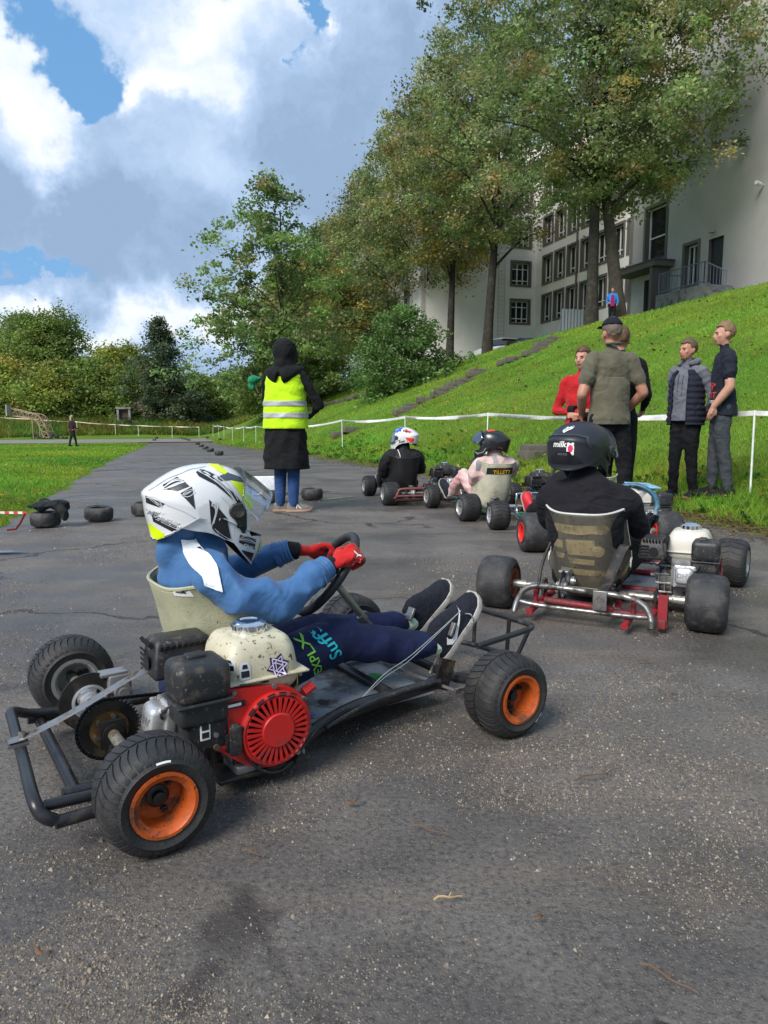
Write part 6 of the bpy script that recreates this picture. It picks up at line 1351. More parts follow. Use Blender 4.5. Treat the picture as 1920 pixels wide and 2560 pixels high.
def wsheet(o, ax, out, L, H, holes, m, parent=school, depth=.3, thick=.36, name='wall'):
    """wall with real window reveals; o = lower corner, ax along, out = outward normal; holes = (a0, z0, a1, z1)"""
    xs = sorted({0., L}|{h[0] for h in holes}|{h[2] for h in holes}); zs = sorted({0., H}|{h[1] for h in holes}|{h[3] for h in holes}); b = MB(); o = np.asarray(o, float)-SB
    P = lambda a, z, d=0.: o+ax*a+Z3*z-out*d
    for x0, x1 in zip(xs, xs[1:]):
        for z0, z1 in zip(zs, zs[1:]):
            cx, cz = (x0+x1)/2, (z0+z1)/2
            if any(h[0] < cx < h[2] and h[1] < cz < h[3] for h in holes): continue
            b.add([P(x0, z0), P(x1, z0), P(x1, z1), P(x0, z1)], [(0, 1, 2, 3)])
    b.add([P(0, 0), P(0, H), P(0, H, thick), P(0, 0, thick)], [(0, 1, 2, 3)]); b.add([P(L, 0), P(L, H), P(L, H, thick), P(L, 0, thick)], [(0, 1, 2, 3)])
    b.add([P(0, H), P(L, H), P(L, H, thick), P(0, H, thick)], [(0, 1, 2, 3)]); b.add([P(0, 0, thick), P(L, 0, thick), P(L, H, thick), P(0, H, thick)], [(0, 1, 2, 3)])
    for h in holes:
        for q in (((h[0], h[1]), (h[2], h[1])), ((h[2], h[1]), (h[2], h[3])), ((h[2], h[3]), (h[0], h[3])), ((h[0], h[3]), (h[0], h[1]))):
            b.add([P(*q[0]), P(*q[1]), P(*q[1], depth), P(*q[0], depth)], [(0, 1, 2, 3)], 1)
    return b.build(name, [m, trim], parent, smooth=False, fix=False)
def window(o, ax, out, h, depth=.26, mull=(.5,), trans=(.78,), name='window', gl=True):
    o = np.asarray(o, float)-SB; Rm = np.array([ax, out, Z3]).T; w, hh = h[2]-h[0], h[3]-h[1]; P = lambda a, z, d: o+ax*(h[0]+a)+Z3*(h[1]+z)+out*d
    b = MB(); t = .17
    for c, s in ((P(-t/2, hh/2, .02), (t, .05, hh+2*t)), (P(w+t/2, hh/2, .02), (t, .05, hh+2*t)), (P(w/2, hh+t/2, .02), (w, .05, t)), (P(w/2, -t/2, .025), (w, .06, t))): b.box(c, s, Rm)
    win = b.build(name, trim, school, smooth=False)
    b = MB(); f = .07
    for c, s in ((P(f/2, hh/2, -depth), (f, .06, hh)), (P(w-f/2, hh/2, -depth), (f, .06, hh)), (P(w/2, hh-f/2, -depth), (w-2*f, .06, f)), (P(w/2, f/2, -depth), (w-2*f, .06, f))): b.box(c, s, Rm)
    for q in mull: b.box(P(w*q, hh/2, -depth+.003), (.085, .06, hh-2*f), Rm)
    for q in trans: b.box(P(w/2, hh*q, -depth+.001), (w-2*f, .058, .07), Rm)
    b.build('frame', pvc, win, smooth=False)
    b = MB(); b.box(P(w/2, hh/2, -depth-.03), (w-.02, .012, hh-.02), Rm); b.build('pane', paneg, win, smooth=False)
zb = 4.0
# long wing, facing the road
oA = LL(29.5, 39., zb); hA = []
for k in range(8):
    for r in range(4):
        a1 = 55.13-1.93*k-39.; hA.append((a1-1.37, 8.92+3.05*r-zb, a1, 10.93+3.05*r-zb))
wsheet(oA, U3, -N3, 56.4-39., 19., hA, plaster)
for h in hA: window(oA, U3, -N3, h, mull=(.52,), trans=(.2,))
# end wing, facing the camera
oB = LL(19.5, 56.4, zb); hB = [(27.33-19.5, 8.95+3.05*r-zb, 28.92-19.5, 10.72+3.05*r-zb) for r in range(4)]
wsheet(oB, N3, -U3, 10.0, 19., hB, plaster)
for h in hB: window(oB, N3, -U3, h, mull=(.36, .68), trans=(.72, .2))
oC = LL(19.5, 56.4, zb); hC = [(3.2, 2.4, 4.3, 4.7), (3.2, 6., 4.3, 8.3)]
wsheet(oC, U3, -N3, 16., 19., hC, plaster)
for h in hC: window(oC, U3, -N3, h)
# near block, darker
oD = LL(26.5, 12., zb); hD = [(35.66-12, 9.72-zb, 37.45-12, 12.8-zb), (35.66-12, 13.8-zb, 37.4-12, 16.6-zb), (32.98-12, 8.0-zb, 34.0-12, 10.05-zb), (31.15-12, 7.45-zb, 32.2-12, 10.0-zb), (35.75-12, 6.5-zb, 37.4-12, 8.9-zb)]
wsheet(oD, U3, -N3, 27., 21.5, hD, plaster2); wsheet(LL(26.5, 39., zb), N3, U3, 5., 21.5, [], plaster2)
for h in hD[:2]: window(oD, U3, -N3, h, mull=(), trans=(.48,), depth=.29)
window(oD, U3, -N3, hD[2], mull=(.6,), trans=(), depth=.29)
b = MB()
for c0, c1, lo0, lo1, z1 in ((29.5, 42, 39.3, 56.3, 22.9), (20, 40, 56.8, 72, 22.9), (27, 40, 12, 38.9, 25.4)):
    c = LL((c0+c1)/2, (lo0+lo1)/2, z1)-SB; b.box(c, (c1-c0, lo1-lo0, .3), np.array([N3, U3, Z3]).T)
b.build('roof', roofm, school, smooth=False)['kind'] = 'stuff'
def dbox(name, la, lo, z, sl, so_, sz, m):
    b = MB(); b.box(LL(la, lo, z)-SB, (sl, so_, sz), np.array([N3, U3, Z3]).T); return b.build(name, m, school, smooth=False)
d0 = dbox('door', 26.72, 31.67, 8.72, .06, 1.04, 2.54, doorm); dbox('door', 26.72, 36.2, 7.7, .06, .82, 2.38, doorm); dbox('door', 26.72, 37.02, 7.7, .05, .8, 2.38, doorm)
dbox('canopy', 25.9, 36.75, 9.35, 1.3, 3.9, .28, trim); dbox('canopy_edge', 25.9, 36.75, 9.53, 1.4, 4.0, .08, roofm); dbox('canopy_side', 25.9, 35.25, 7.9, 1.1, .22, 2.6, trim)
dbox('landing', 25.6, 32.1, 6.9, 1.7, 3.6, 1.05, concrete)
for k in range(4): dbox('landing_step', 25.6, 30.2-.3*k, 6.6-.17*k, 1.6, .3, 1.3, concrete)
for i, (la, lo0, lo1, z0, z1) in enumerate(((24.85, 33.8, 30.4, 7.45, 7.45), (24.85, 30.4, 28.9, 7.45, 6.7))):
    b = MB(); n = 15 if i == 0 else 8
    for hh in (.12, 1.05): b.cyl(LL(la, lo0, z0+hh)-SB, LL(la, lo1, z1+hh)-SB, .03, 6)
    b.build('handrail', railm, school)
    for k in range(n):
        f = k/(n-1); p = LL(la, lo0+(lo1-lo0)*f, z0+(z1-z0)*f)-SB; b = MB(); b.cyl(p, p+Z3*1.05, .03 if k % 7 == 0 else .014, 6); b.build('baluster', railm, school)
b = MB(); b.cyl(LL(24.85, 33.8, 8.5)-SB, LL(26.4, 33.8, 8.5)-SB, .03, 6)
for k in range(6): p = LL(24.85+.26*k, 33.8, 7.45)-SB; b.cyl(p, p+Z3*1.05, .014, 6)
b.build('side_railing', railm, school)['kind'] = 'stuff'
b = MB(); b.cyl(LL(29.36, 49.8, 6.)-SB, LL(29.36, 49.8, 22.8)-SB, .07, 8); b.build('drainpipe', trim, school)
for la0, lo0, z in ((26.35, 31.85, 10.3), (26.35, 38.3, 9.95)):
    b = MB(); p = LL(la0, lo0, z)-SB; b.lathe([(.001, .1), (.12, .1), (.15, 0), (.001, 0)], p-Z3*.05, (0, 0, 1), 12); b.build('wall_lamp', mat('lamp_grey', (.3, .3, .3), .5), school)
b = MB(); p = LL(26.3, 28.75, 11.65)-SB; b.cyl(p, p-U3*.05-N3*.3+Z3*.05, .09, 10); b.cyl(p, p+N3*.2, .03, 6); b.build('security_camera', wht, school)
b = MB()
for q in (26.05, 26.6):
    b.cyl(LL(q, 56.2, 6)-SB, LL(q, 56.2, 15)-SB, .03, 5)
for k in range(26): b.cyl(LL(26.05, 56.2, 6.2+.34*k)-SB, LL(26.6, 56.2, 6.2+.34*k)-SB, .02, 5)
b.build('ladder', mat('pale_ladder', (.5, .5, .5), .5), school)

# ------------------------------------------------------------------ stone steps, barrier, tyres and other small things
def march(px, py, d0=6., d1=90.):
    """where the line of sight through a photo point meets the terrain"""
    p = rad(7.23); v = np.array([(px-960)/1820, math.cos(p)+(1280-py)/1820*math.sin(p), -math.sin(p)+(1280-py)/1820*math.cos(p)]); t = np.linspace(d0, d1, 3000)
    X = v[0]*t; Y = v[1]*t; Z = .962+v[2]*t; hit = Z < hzw(X, Y)
    if not hit.any(): return None
    k = np.argmax(hit); return np.array([X[k], Y[k], float(hzw(X[k], Y[k]))])
stone = mat('old_stone', (.115, .10, .08), .95, var=.3, vs=4., bump=.5, bs=30, dirt=(.05, .055, .03), ds=4.)
def steps(label, pts, step=.75, size=(1.0, .40, .22), lift=.06):
    P = np.array([q for q in (march(*p) for p in pts) if q is not None]); s = np.r_[0, np.cumsum(np.linalg.norm(np.diff(P, axis=0), axis=1))]; n = max(2, int(s[-1]/step)); r = random.Random(len(pts)*7+int(pts[0][0]))
    root = empty('stone_steps', tuple(P[0]), 0, label, 'stone steps', 'old stone steps on the bank')
    for k in range(n):
        t = s[-1]*(k+.5)/n; c = np.array([np.interp(t, s, P[:, i]) for i in range(3)]); c[2] = float(hzw(c[0], c[1]))
        if r.random() < .1: continue
        b = MB(); a = 16.2+r.uniform(-7, 7); Rm = euler(r.uniform(-4, 4), r.uniform(-5, 5), a)
        b.rbox(c-P[0]+np.array([0, 0, lift-size[2]/2+r.uniform(.0, .05)]), (size[0]*r.uniform(.75, 1.2), size[1]*r.uniform(.9, 1.2), size[2]), .025, Rm, seg=1); b.build('step', stone, root)
steps('long diagonal flight of worn stone steps climbing past the shrub to the twin lindens', [(985, 1048), (1045, 1012), (1110, 985), (1215, 925), (1345, 880), (1400, 845)], .55)
steps('broken flight of stone steps left of the shrub', [(775, 1024), (850, 1005), (909, 990), (960, 972)], .7)
steps('short run of stone steps near the marshal', [(840, 1095), (880, 1078), (905, 1068)], .6)
steps('two square stone steps behind the driver in black', [(1330, 1148), (1365, 1125)], .4, (.62, .34, .2), .10)

tapem = mat('white_tape', (.80, .80, .78), .5, trans=.2); postm = mat('white_post', (.74, .78, .74), .5)
def barrier(label, posts, hgt, m, group=None, pm=None, r=.011):
    root = empty('tape_barrier', tuple(posts[0]), 0, label, 'barrier'); P0 = np.array(posts[0]); tops = []; rr = random.Random(4)
    for p in posts:
        b = MB(); q = np.array(p)-P0; lean = np.array([rr.uniform(-.03, .03), rr.uniform(-.03, .03), 0]); h_ = hgt*rr.uniform(.97, 1.04); b.cyl(q-Z3*.1, q+lean+Z3*(h_+.03), r, 7); b.build('post', pm or postm, root); tops.append(q+lean+Z3*h_)
    for a, c in zip(tops, tops[1:]):
        L = np.linalg.norm(c-a); rg_ = []; n = 14; d = nrm(c-a); sd = nrm(np.cross(d, Z3))
        for k in range(n+1):
            t = k/n; p = a+(c-a)*t-Z3*(.012*L*4*t*(1-t)); tw = .25*math.sin(t*7+L)+.15*math.sin(t*19); up = Z3*math.cos(tw)+sd*math.sin(tw); w = .036*(1-.3*abs(math.sin(t*5+L*2)))
            rg_.append([p+up*w+sd*.0015, p+up*w-sd*.0015, p-up*w-sd*.0015, p-up*w+sd*.0015])
        b = MB(); b.loft(rg_); b.build('tape', m, root, angle=80)
    return root
def post_at(px, off=1.0):
    u = (px-960)/1820; lo = np.linspace(3, 60, 4000); la = edgeR(lo)+off; X = la*NLx+lo*ULx; Y = la*NLy+lo*ULy; k = np.argmin(np.abs(X/Y-u)); return (X[k], Y[k], float(hzw(X[k], Y[k])))
barrier('white tape strung between thin white posts along the foot of the bank', [post_at(x) for x in (2250, 1880, 1215, 1014, 857, 690, 641, 611, 583, 562, 549, 530, 508)], .86, tapem)
tape2 = mat('orange_white_tape', (.62, .36, .24), .5, col2=(.72, .66, .58), vs=3.)
barrier('faded orange and white tape on leaning posts across the far end of the track', [(*(np.array([X, Y])), float(hzw(X, Y))) for X, Y in [((px-960)/1820*62., 62.) for px in (-60, 90, 197, 293, 350, 433, 500)]], .9, tape2, r=.02)

tyr = mat('old_tyre', (.022, .022, .024), .6, var=.35, vs=15, bump=.3, bs=60, dirt=(.085, .078, .068), ds=8.)
def tyre_mesh(R=.130, W=.125, rr=.074):
    b = MB(); h = W/2
    b.lathe([(rr, h*.8), (rr+.012, h*.96), (R-.03, h), (R-.012, h*.9), (R-.002, h*.6), (R, 0), (R-.002, -h*.6), (R-.012, -h*.9), (R-.03, -h), (rr+.012, -h*.96), (rr, -h*.8), (rr+.004, -h*.6), (R-.02, -h*.5), (R-.016, h*.5), (rr+.004, h*.6)], (0, 0, 0), (0, 0, 1), 36, closed=True); return b.mesh('track_tyre', [tyr], 40)
TM = tyre_mesh(); tg = 'loose tyres marking the track'
def track_tyre(px, py, label, up=0., s=1., tilt=0.):
    p = march(px, py, 4.) if py > 1060 else None; o = link('track_tyre', TM); o.location = (p[0], p[1], p[2]+.07*s+.005+up); o.scale = (s, s, s); o.rotation_euler = (rad(tilt), rad(tilt*.4), px*.7); return tag(o, label, 'tyre', tg)
jt = track_tyre(115, 1318, 'loose tyre with dark jackets piled on it at the lawn corner')
track_tyre(248, 1303, 'single tyre standing alone just left of the big white helmet', s=1.02, tilt=-4); track_tyre(362, 1290, 'tyre half hidden behind the big white helmet')
track_tyre(780, 1250, 'loose tyre just right of the marshal in the yellow vest', s=1.02); track_tyre(683, 1256, 'tyre behind the jeans of the marshal')
for k, (px, py) in enumerate(((548, 1139), (526, 1130), (514, 1124), (504, 1118), (494, 1112))): track_tyre(px, py, ['nearest of the five tyres in a row on the far track', 'second nearest of the five tyres in a row', 'middle one of the five tyres in a row', 'fourth of the five tyres in a row', 'farthest of the five tyres in a row'][k])
for k, (px, py) in enumerate(((472, 1103), (466, 1101), (460, 1100), (452, 1098))): track_tyre(px, py, ['nearest', 'second nearest', 'third', 'farthest'][k]+' of the four tyres touching each other far up the track')
track_tyre(518, 1096, 'far small tyre left of the barrier posts'); track_tyre(550, 1101, 'far tyre by the grass edge under the barrier'); track_tyre(386, 1103, 'lower tyre of the far pair near the lawn tip', s=1.05); track_tyre(391, 1102, 'upper tyre of the far pair near the lawn tip', up=.14, s=1.05)
pr = random.Random(9)
for k in range(14):
    px = 88+k*6.2; o = link('track_tyre', TM); X, Y = (px-960)/1820*57+.0, 57+pr.uniform(-.6, .6); o.location = (X, Y, float(hzw(X, Y))+.09+(.15 if k % 3 == 1 and 2 < k < 11 else 0)); o.rotation_euler = (rad(pr.uniform(-12, 12)), rad(pr.uniform(-12, 12)), k); o.scale = (1.15, 1.15, 1.1); tag(o, 'tyre in the heap at the foot of the basketball frame', 'tyre', 'heap of tyres under the basketball frame')
p = np.array(jt.location); bun = []
r_ = random.Random(2)
for i in range(9): bun.append(('e', p*0+np.array([r_.uniform(-.13, .15), r_.uniform(-.08, .08), .03+r_.uniform(-.01, .05)]), (r_.uniform(.05, .1), r_.uniform(.04, .08), r_.uniform(.02, .04)), cloth('dark_jacket', (.015, .018, .018), .7, 14.)))
bun.append(('t', [(.1, -.02, .06), (.19, -.05, -.0), (.2, -.06, -.06)], [.05, .045, .03], cloth('dark_jacket', (.015, .018, .018), .7, 14.))); bun.append(('e', (0.02, -.02, .07), (.07, .05, .03), cloth('teal_lining', (.02, .10, .09), .6, 14.)))
jr = empty('jacket', tuple(p+np.array([0, 0, .07])), 0, 'crumpled dark jacket with teal lining heaped on the left tyre', 'jacket'); body(jr, bun, .014, 'jacket_cloth', fold={'dark_jacket': .006})
# red and white tape from the left
rt = empty('warning_tape', tuple(p), 0, 'red and white warning tape running left from the jacket tyre', 'tape'); redt = mat('red_tape2', (.62, .05, .04), .5)
A = np.array([-.14, -.05, .06]); B = march(-60, 1322, 4.)-p+np.array([0, .2, .12])
for k in range(9):
    a, c = A+(B-A)*k/9, A+(B-A)*(k+1)/9; b = MB(); b.box((a+c)/2, (np.linalg.norm(c-a), .002, .022), euler(z=math.degrees(math.atan2((B-A)[1], (B-A)[0])), y=-math.degrees(math.atan2((B-A)[2], np.linalg.norm((B-A)[:2]))))); b.build('tape_stripe', redt if k % 2 == 0 else tapem, rt)
b = MB(); b.tube([(-.13, -.10, .06), (-.15, -.16, -.02), (-.17, -.2, -.065), (-.24, -.22, -.07)], [(.011, .0015)]*4, 6); b.build('tape_end', redt, rt)
b = MB(); q = march(668, 1238, 4.); wb_ = tag(b.rbox((0, 0, .12), (.38, .30, .24), .015, euler(x=-6, z=12)).build('foam_box', mat('foam_white', (.74, .76, .78), .6, dirt=(.5, .5, .5), ds=5.)), 'white foam box standing behind the marshal', 'box'); wb_.location = tuple(q)
m_ = mat('chalk_green', (.38, .55, .14), .9, dirt=(.15, .16, .12), ds=25., dthr=(.4, .55)); a, c = march(808, 1252, 4.), march(885, 1243, 4.); b = MB(); dd = nrm(c-a); b.box((a+c)/2+np.array([0, 0, .0145]), (np.linalg.norm(c-a), .03, .003), euler(z=math.degrees(math.atan2(dd[1], dd[0])))); struct(b.build('chalk_line', m_))
pud = mat('puddle_water', (.02, .022, .025), .03, spec=.6)
for px, py, sx, sy in ((14, 1386, .15, .035),):
    q = march(px, py, 3.); P = [(sx*math.cos(t)*(1+.25*math.sin(3*t+px)+.12*math.sin(7*t)), sy*math.sin(t)*(1+.25*math.cos(2*t+py))) for t in np.linspace(0, 6.28, 33)[:-1]]
    b = MB(); b.add([(q[0]+x, q[1]+y, float(hzw(q[0], q[1]))+.017) for x, y in P], [tuple(range(32))]); struct(b.build('puddle', pud, smooth=False))
# twigs on the asphalt
tw = mat('twig_brown', (.12, .075, .045), .9); twl = mat('straw', (.42, .30, .14), .8); leafb = mat('dead_leaf', (.15, .075, .04), .8, var=.3)
for px, py, L, a, m, lb in ((1500, 1955, .17, 28, tw, 'long thin twig lying across the asphalt at right'), (1120, 2280, .06, 15, twl, 'short straw coloured stick on the asphalt'), (1610, 1667, .055, 8, tw, 'short brown twig below the red framed kart'), (1670, 2500, .10, -40, tw, 'thin pale twig near the lower right edge'), (1075, 2105, .09, -20, tw, 'thin brown stalk in front of the nearest kart'), (635, 2170, .05, -15, tw, 'tiny twig right of the near rear wheel')):
    q = march(px, py, .8); b = MB(); ca, sa = math.cos(rad(a)), math.sin(rad(a)); P = [(L*(t-.5)*ca-.03*L*math.sin(9*t)*sa, L*(t-.5)*sa+.06*L*math.sin(9*t)*ca, .006+.004*math.sin(5*t)) for t in np.linspace(0, 1, 7)]
    b.tube(P, [.0028*(1-.5*i/6) for i in range(7)], 6); b.tube([P[3], np.array(P[3])+np.array([L*.1, L*.16, .004])], .0014, 5); o = b.build('twig', m); o.location = (q[0], q[1], q[2]+.012); tag(o, lb, 'twig')
for px, py, s, lb in ((880, 2025, .012, 'curled brown leaf on the asphalt left of the front wheel'), (1345, 2335, .008, 'small tan leaf in the lower right foreground'), (1680, 1740, .009, 'small dark leaf on the asphalt at right'), (100, 2425, .009, 'pale leaf near the lower left corner')):
    q = march(px, py, .8); b = MB(); R_ = random.Random(px); n = 9; V = [(0, 0, .006)]+[(s*(1+.4*math.cos(2*t))*math.cos(t), s*.6*(1+.3*math.sin(3*t))*math.sin(t), .004+.010*abs(math.cos(t))*R_.random()) for t in np.linspace(0, 6.28, n+1)[:-1]]
    b.add(V, [(0, i+1, (i+1) % n+1) for i in range(n)]); o = b.build('fallen_leaf', leafb); md = o.modifiers.new('t', 'SOLIDIFY'); md.thickness = .0008; o.location = (q[0], q[1], q[2]+.014); o.rotation_euler = (0, 0, px); tag(o, lb, 'leaf')

# basketball frame, hut, cars, screen
rust = mat('rusty_frame', (.33, .25, .165), .7, var=.3, vs=4, dirt=(.22, .14, .08), ds=3.)
hx = lambda px, Y: (px-960)/1820*Y
HY = 57.; hb = np.array([hx(112, HY), HY, float(hzw(hx(112, HY), HY))]); bk_ = empty('basketball_frame', tuple(hb), 0, 'rusty lattice basketball stand with a bare grey backboard', 'basketball stand')
Zt = lambda py: .962+(1049-py)/1820*HY-hb[2]
for yy in (-.55, .55):
    up = catmull([(hx(40, HY)-hb[0], yy*.6, Zt(1022)), (hx(80, HY)-hb[0], yy*.8, Zt(1032)), (hx(108, HY)-hb[0], yy, Zt(1038)), (hx(122, HY)-hb[0], yy, Zt(1055)), (hx(135, HY)-hb[0], yy, Zt(1094))], 5); lw = catmull([(hx(38, HY)-hb[0], yy*.6, Zt(1039)), (hx(75, HY)-hb[0], yy*.8, Zt(1044)), (hx(102, HY)-hb[0], yy, Zt(1050)), (hx(112, HY)-hb[0], yy, Zt(1064)), (hx(122, HY)-hb[0], yy, Zt(1094))], 5)
    b = MB(); b.tube(up, .045, 6); b.tube(lw, .045, 6)
    for i in range(0, 20, 2): b.tube([up[i], lw[i+1]], .028, 5); b.tube([lw[i+1], up[min(i+2, 20)]], .028, 5)
    b.cyl((hx(96, HY)-hb[0], yy, Zt(1046)), (hx(97, HY)-hb[0], yy, Zt(1096)), .06, 6); b.build('lattice_side', rust, bk_)
b = MB()
for i in range(0, 21, 3): b.tube([(up[i][0], -.5, up[i][2]), (up[i][0], .5, up[i][2])], .03, 5)
b.cyl((hx(97, HY)-hb[0], -.5, Zt(1082)), (hx(135, HY)-hb[0], .5, Zt(1082)), .03, 5); b.build('cross_bars', rust, bk_)['kind'] = 'stuff'
b = MB(); b.box((hx(30, HY)-hb[0], 0, Zt(1026)), (.08, 1.7, .85), euler(z=16)); b.build('backboard', mat('grey_board', (.42, .40, .37), .8, var=.2, vs=3), bk_)
YH = 66.; hp_ = np.array([hx(315, YH), YH, float(hzw(hx(315, YH), YH))]); hut = empty('brick_hut', tuple(hp_), rad(8), 'small brown hut with pale concrete lintel at the end of the field', 'hut')
for c, s, nm, m in (((-.5, .4, .6), (.18, .9, 1.5), 'side_wall', concrete), ((.5, .4, .6), (.18, .9, 1.5), 'side_wall', concrete), ((0, .4, 1.4), (1.3, 1., .16), 'lintel', concrete), ((0, .3, .6), (.8, .08, 1.42), 'door', mat('maroon_door', (.085, .035, .03), .6, dirt=(.2, .15, .12), ds=6., dthr=(.58, .7)))):
    b = MB(); b.box(c, s); b.build(nm, m, hut)
def car(label, la, lo, colr, yaw=0., s=1.):
    p = LL(la, lo); p[2] = float(hz(la, lo)); root = empty('parked_car', tuple(p), -AZ*0+rad(16.2+yaw), label, 'car', 'cars parked above the bank'); cm = mat('car_'+label.split()[0], colr, .3, coat=.6, var=.03)
    def ring(y, w, z0, z1, k=.0): return [(-w, y, z0), (-w*1.02, y, (z0+z1)*.5), (-w*(.94-k), y, z1), (w*(.94-k), y, z1), (w*1.02, y, (z0+z1)*.5), (w, y, z0)]
    b = MB(); b.loft([ring(-2.05, .74, .34, .72), ring(-1.95, .83, .25, .88), ring(-1.2, .86, .22, .92), ring(.9, .86, .22, .92), ring(1.7, .83, .24, .80), ring(2.05, .72, .34, .62)]); b.build('body', cm, root, angle=30)
    b = MB(); b.loft([ring(-1.85, .74, .88, .93), ring(-1.35, .70, .9, 1.40, .06), ring(.1, .70, .9, 1.44, .06), ring(1.05, .76, .88, .94)]); b.build('cabin', paneg, root, angle=25)
    b = MB(); b.rbox((0, -.6, 1.43), (1.14, 1.75, .07), .03); b.build('roof_panel', cm, root)
    for sx in (-.72, .72):
        for yy in (-1.25, 1.3):
            b = MB(); b.lathe([(.12, -.09), (.31, -.09), (.33, -.04), (.33, .04), (.31, .09), (.12, .09)], (sx, yy, .32), (1, 0, 0), 20, closed=True); w_ = b.build('wheel', rubber, root)
        b = MB(); b.rbox((sx*.95, -2.0, .75), (.2, .08, .2), .03); b.build('tail_lamp', mat('tail_red', (.5, .02, .015), .3), root); b = MB(); b.rbox((sx*.9, 2.0, .62), (.26, .08, .12), .03); b.build('headlight', mat('lamp_clear', (.7, .72, .75), .15), root)
    return root
car('red hatchback parked nearest the stone steps', 24.0, 43.0, (.33, .03, .025), 95); car('blue car parked between the red and silver ones', 23.2, 46.2, (.03, .07, .22), 80); car('silver car parked beside the crooked linden trunk', 22.0, 47.5, (.5, .52, .54), 10)
p = LL(25.5, 47.); p[2] = float(hz(25.5, 47.)); um = empty('parasol', tuple(p), 0, 'teal parasol standing behind the parked cars', 'parasol'); b = MB(); b.lathe([(1.0, 1.45), (.55, 1.8), (.02, 2.0), (.55, 1.77), (.98, 1.42)], (0, 0, 0), (0, 0, 1), 12, closed=True); b.build('canopy', mat('teal_fabric', (.02, .40, .33), .6), um, angle=20); b = MB(); b.cyl((0, 0, 0), (0, 0, 1.9), .03, 8); b.build('pole', steel, um)
p = LL(19.6, 33.5); p[2] = float(hz(19.6, 33.5)); cf = empty('corrugated_screen', tuple(p), rad(16), 'grey corrugated metal screen left of the twin linden trunks', 'screen')
P = [(.09*i-.7, -.1+(.03 if i % 2 else 0)) for i in range(17)]; b = MB(); b.loft([[(x, y, -.3) for x, y in P]+[(x, y-.015, -.3) for x, y in P[::-1]], [(x, y, 1.25) for x, y in P]+[(x, y-.015, 1.25) for x, y in P[::-1]]]); b.build('sheet', mat('grey_sheet', (.20, .23, .25), .6), cf, smooth=False)
for k, px in enumerate((826, 833, 841, 848)):
    Yb = 88.; b = MB(); b.cyl((0, 0, 0), (0, 0, 2.2), .06, 6); o = b.build('white_bollard', wht); X = (px-960)/1820*Yb; o.location = (X, Yb, float(hzw(X, Yb))); tag(o, ['leftmost', 'second from left', 'third from left', 'rightmost'][k]+' of the four white upright posts under the far lindens', 'post', 'white posts under the far trees')
# ------------------------------------------------------------------ people on their feet
def vest_ring(z, w, d, y=0., n=28, e=.85): return [(w*math.copysign(abs(math.cos(t))**e, math.cos(t)), y+d*math.copysign(abs(math.sin(t))**e, math.sin(t)), z) for t in np.linspace(0, 2*math.pi, n+1)[:-1]]
def wrinkled(name, m, parent, rings, amp, thick=.006, sub=6, n=60, seed=0., closed=True, gather=1.):
    R0 = np.array(rings, float); k = len(R0); t = np.linspace(0, k-1, (k-1)*sub+1)
    R1 = np.stack([np.stack([np.interp(t, range(k), R0[:, j, a]) for a in range(3)], -1) for j in range(R0.shape[1])], 1)
    q = R0.shape[1]; u = np.linspace(0, q if closed else q-1, n+1)[:-1] if closed else np.linspace(0, q-1, n)
    ext = np.concatenate([R1, R1[:, :1]], 1) if closed else R1
    G_ = np.stack([np.stack([np.interp(u, range(ext.shape[1]), ext[i, :, a]) for a in range(3)], -1) for i in range(len(t))])
    c = G_.mean(1, keepdims=True); d = G_-c; d[..., 2] = 0; d /= np.maximum(np.linalg.norm(d, axis=2, keepdims=True), 1e-6)
    x, y, z = G_[..., 0], G_[..., 1], G_[..., 2]; rd = lambda a: 1-2*np.abs(np.sin(a)); w = np.sin(x*9+z*4+seed)+.8*np.sin(y*11-z*7+seed*2)
    f = .6*rd(x*10*gather+z*5+1.3*w+seed)+.5*rd(z*15-x*9+1.7*w)+.3*rd(z*31+y*14+2.4*w)
    G_ = G_+d*(amp*f)[..., None]; b = MB(); b.loft(list(G_), caps=False, closed=closed); o = b.build(name, m, parent, angle=80)
    md = o.modifiers.new('t', 'SOLIDIFY'); md.thickness = thick; return o
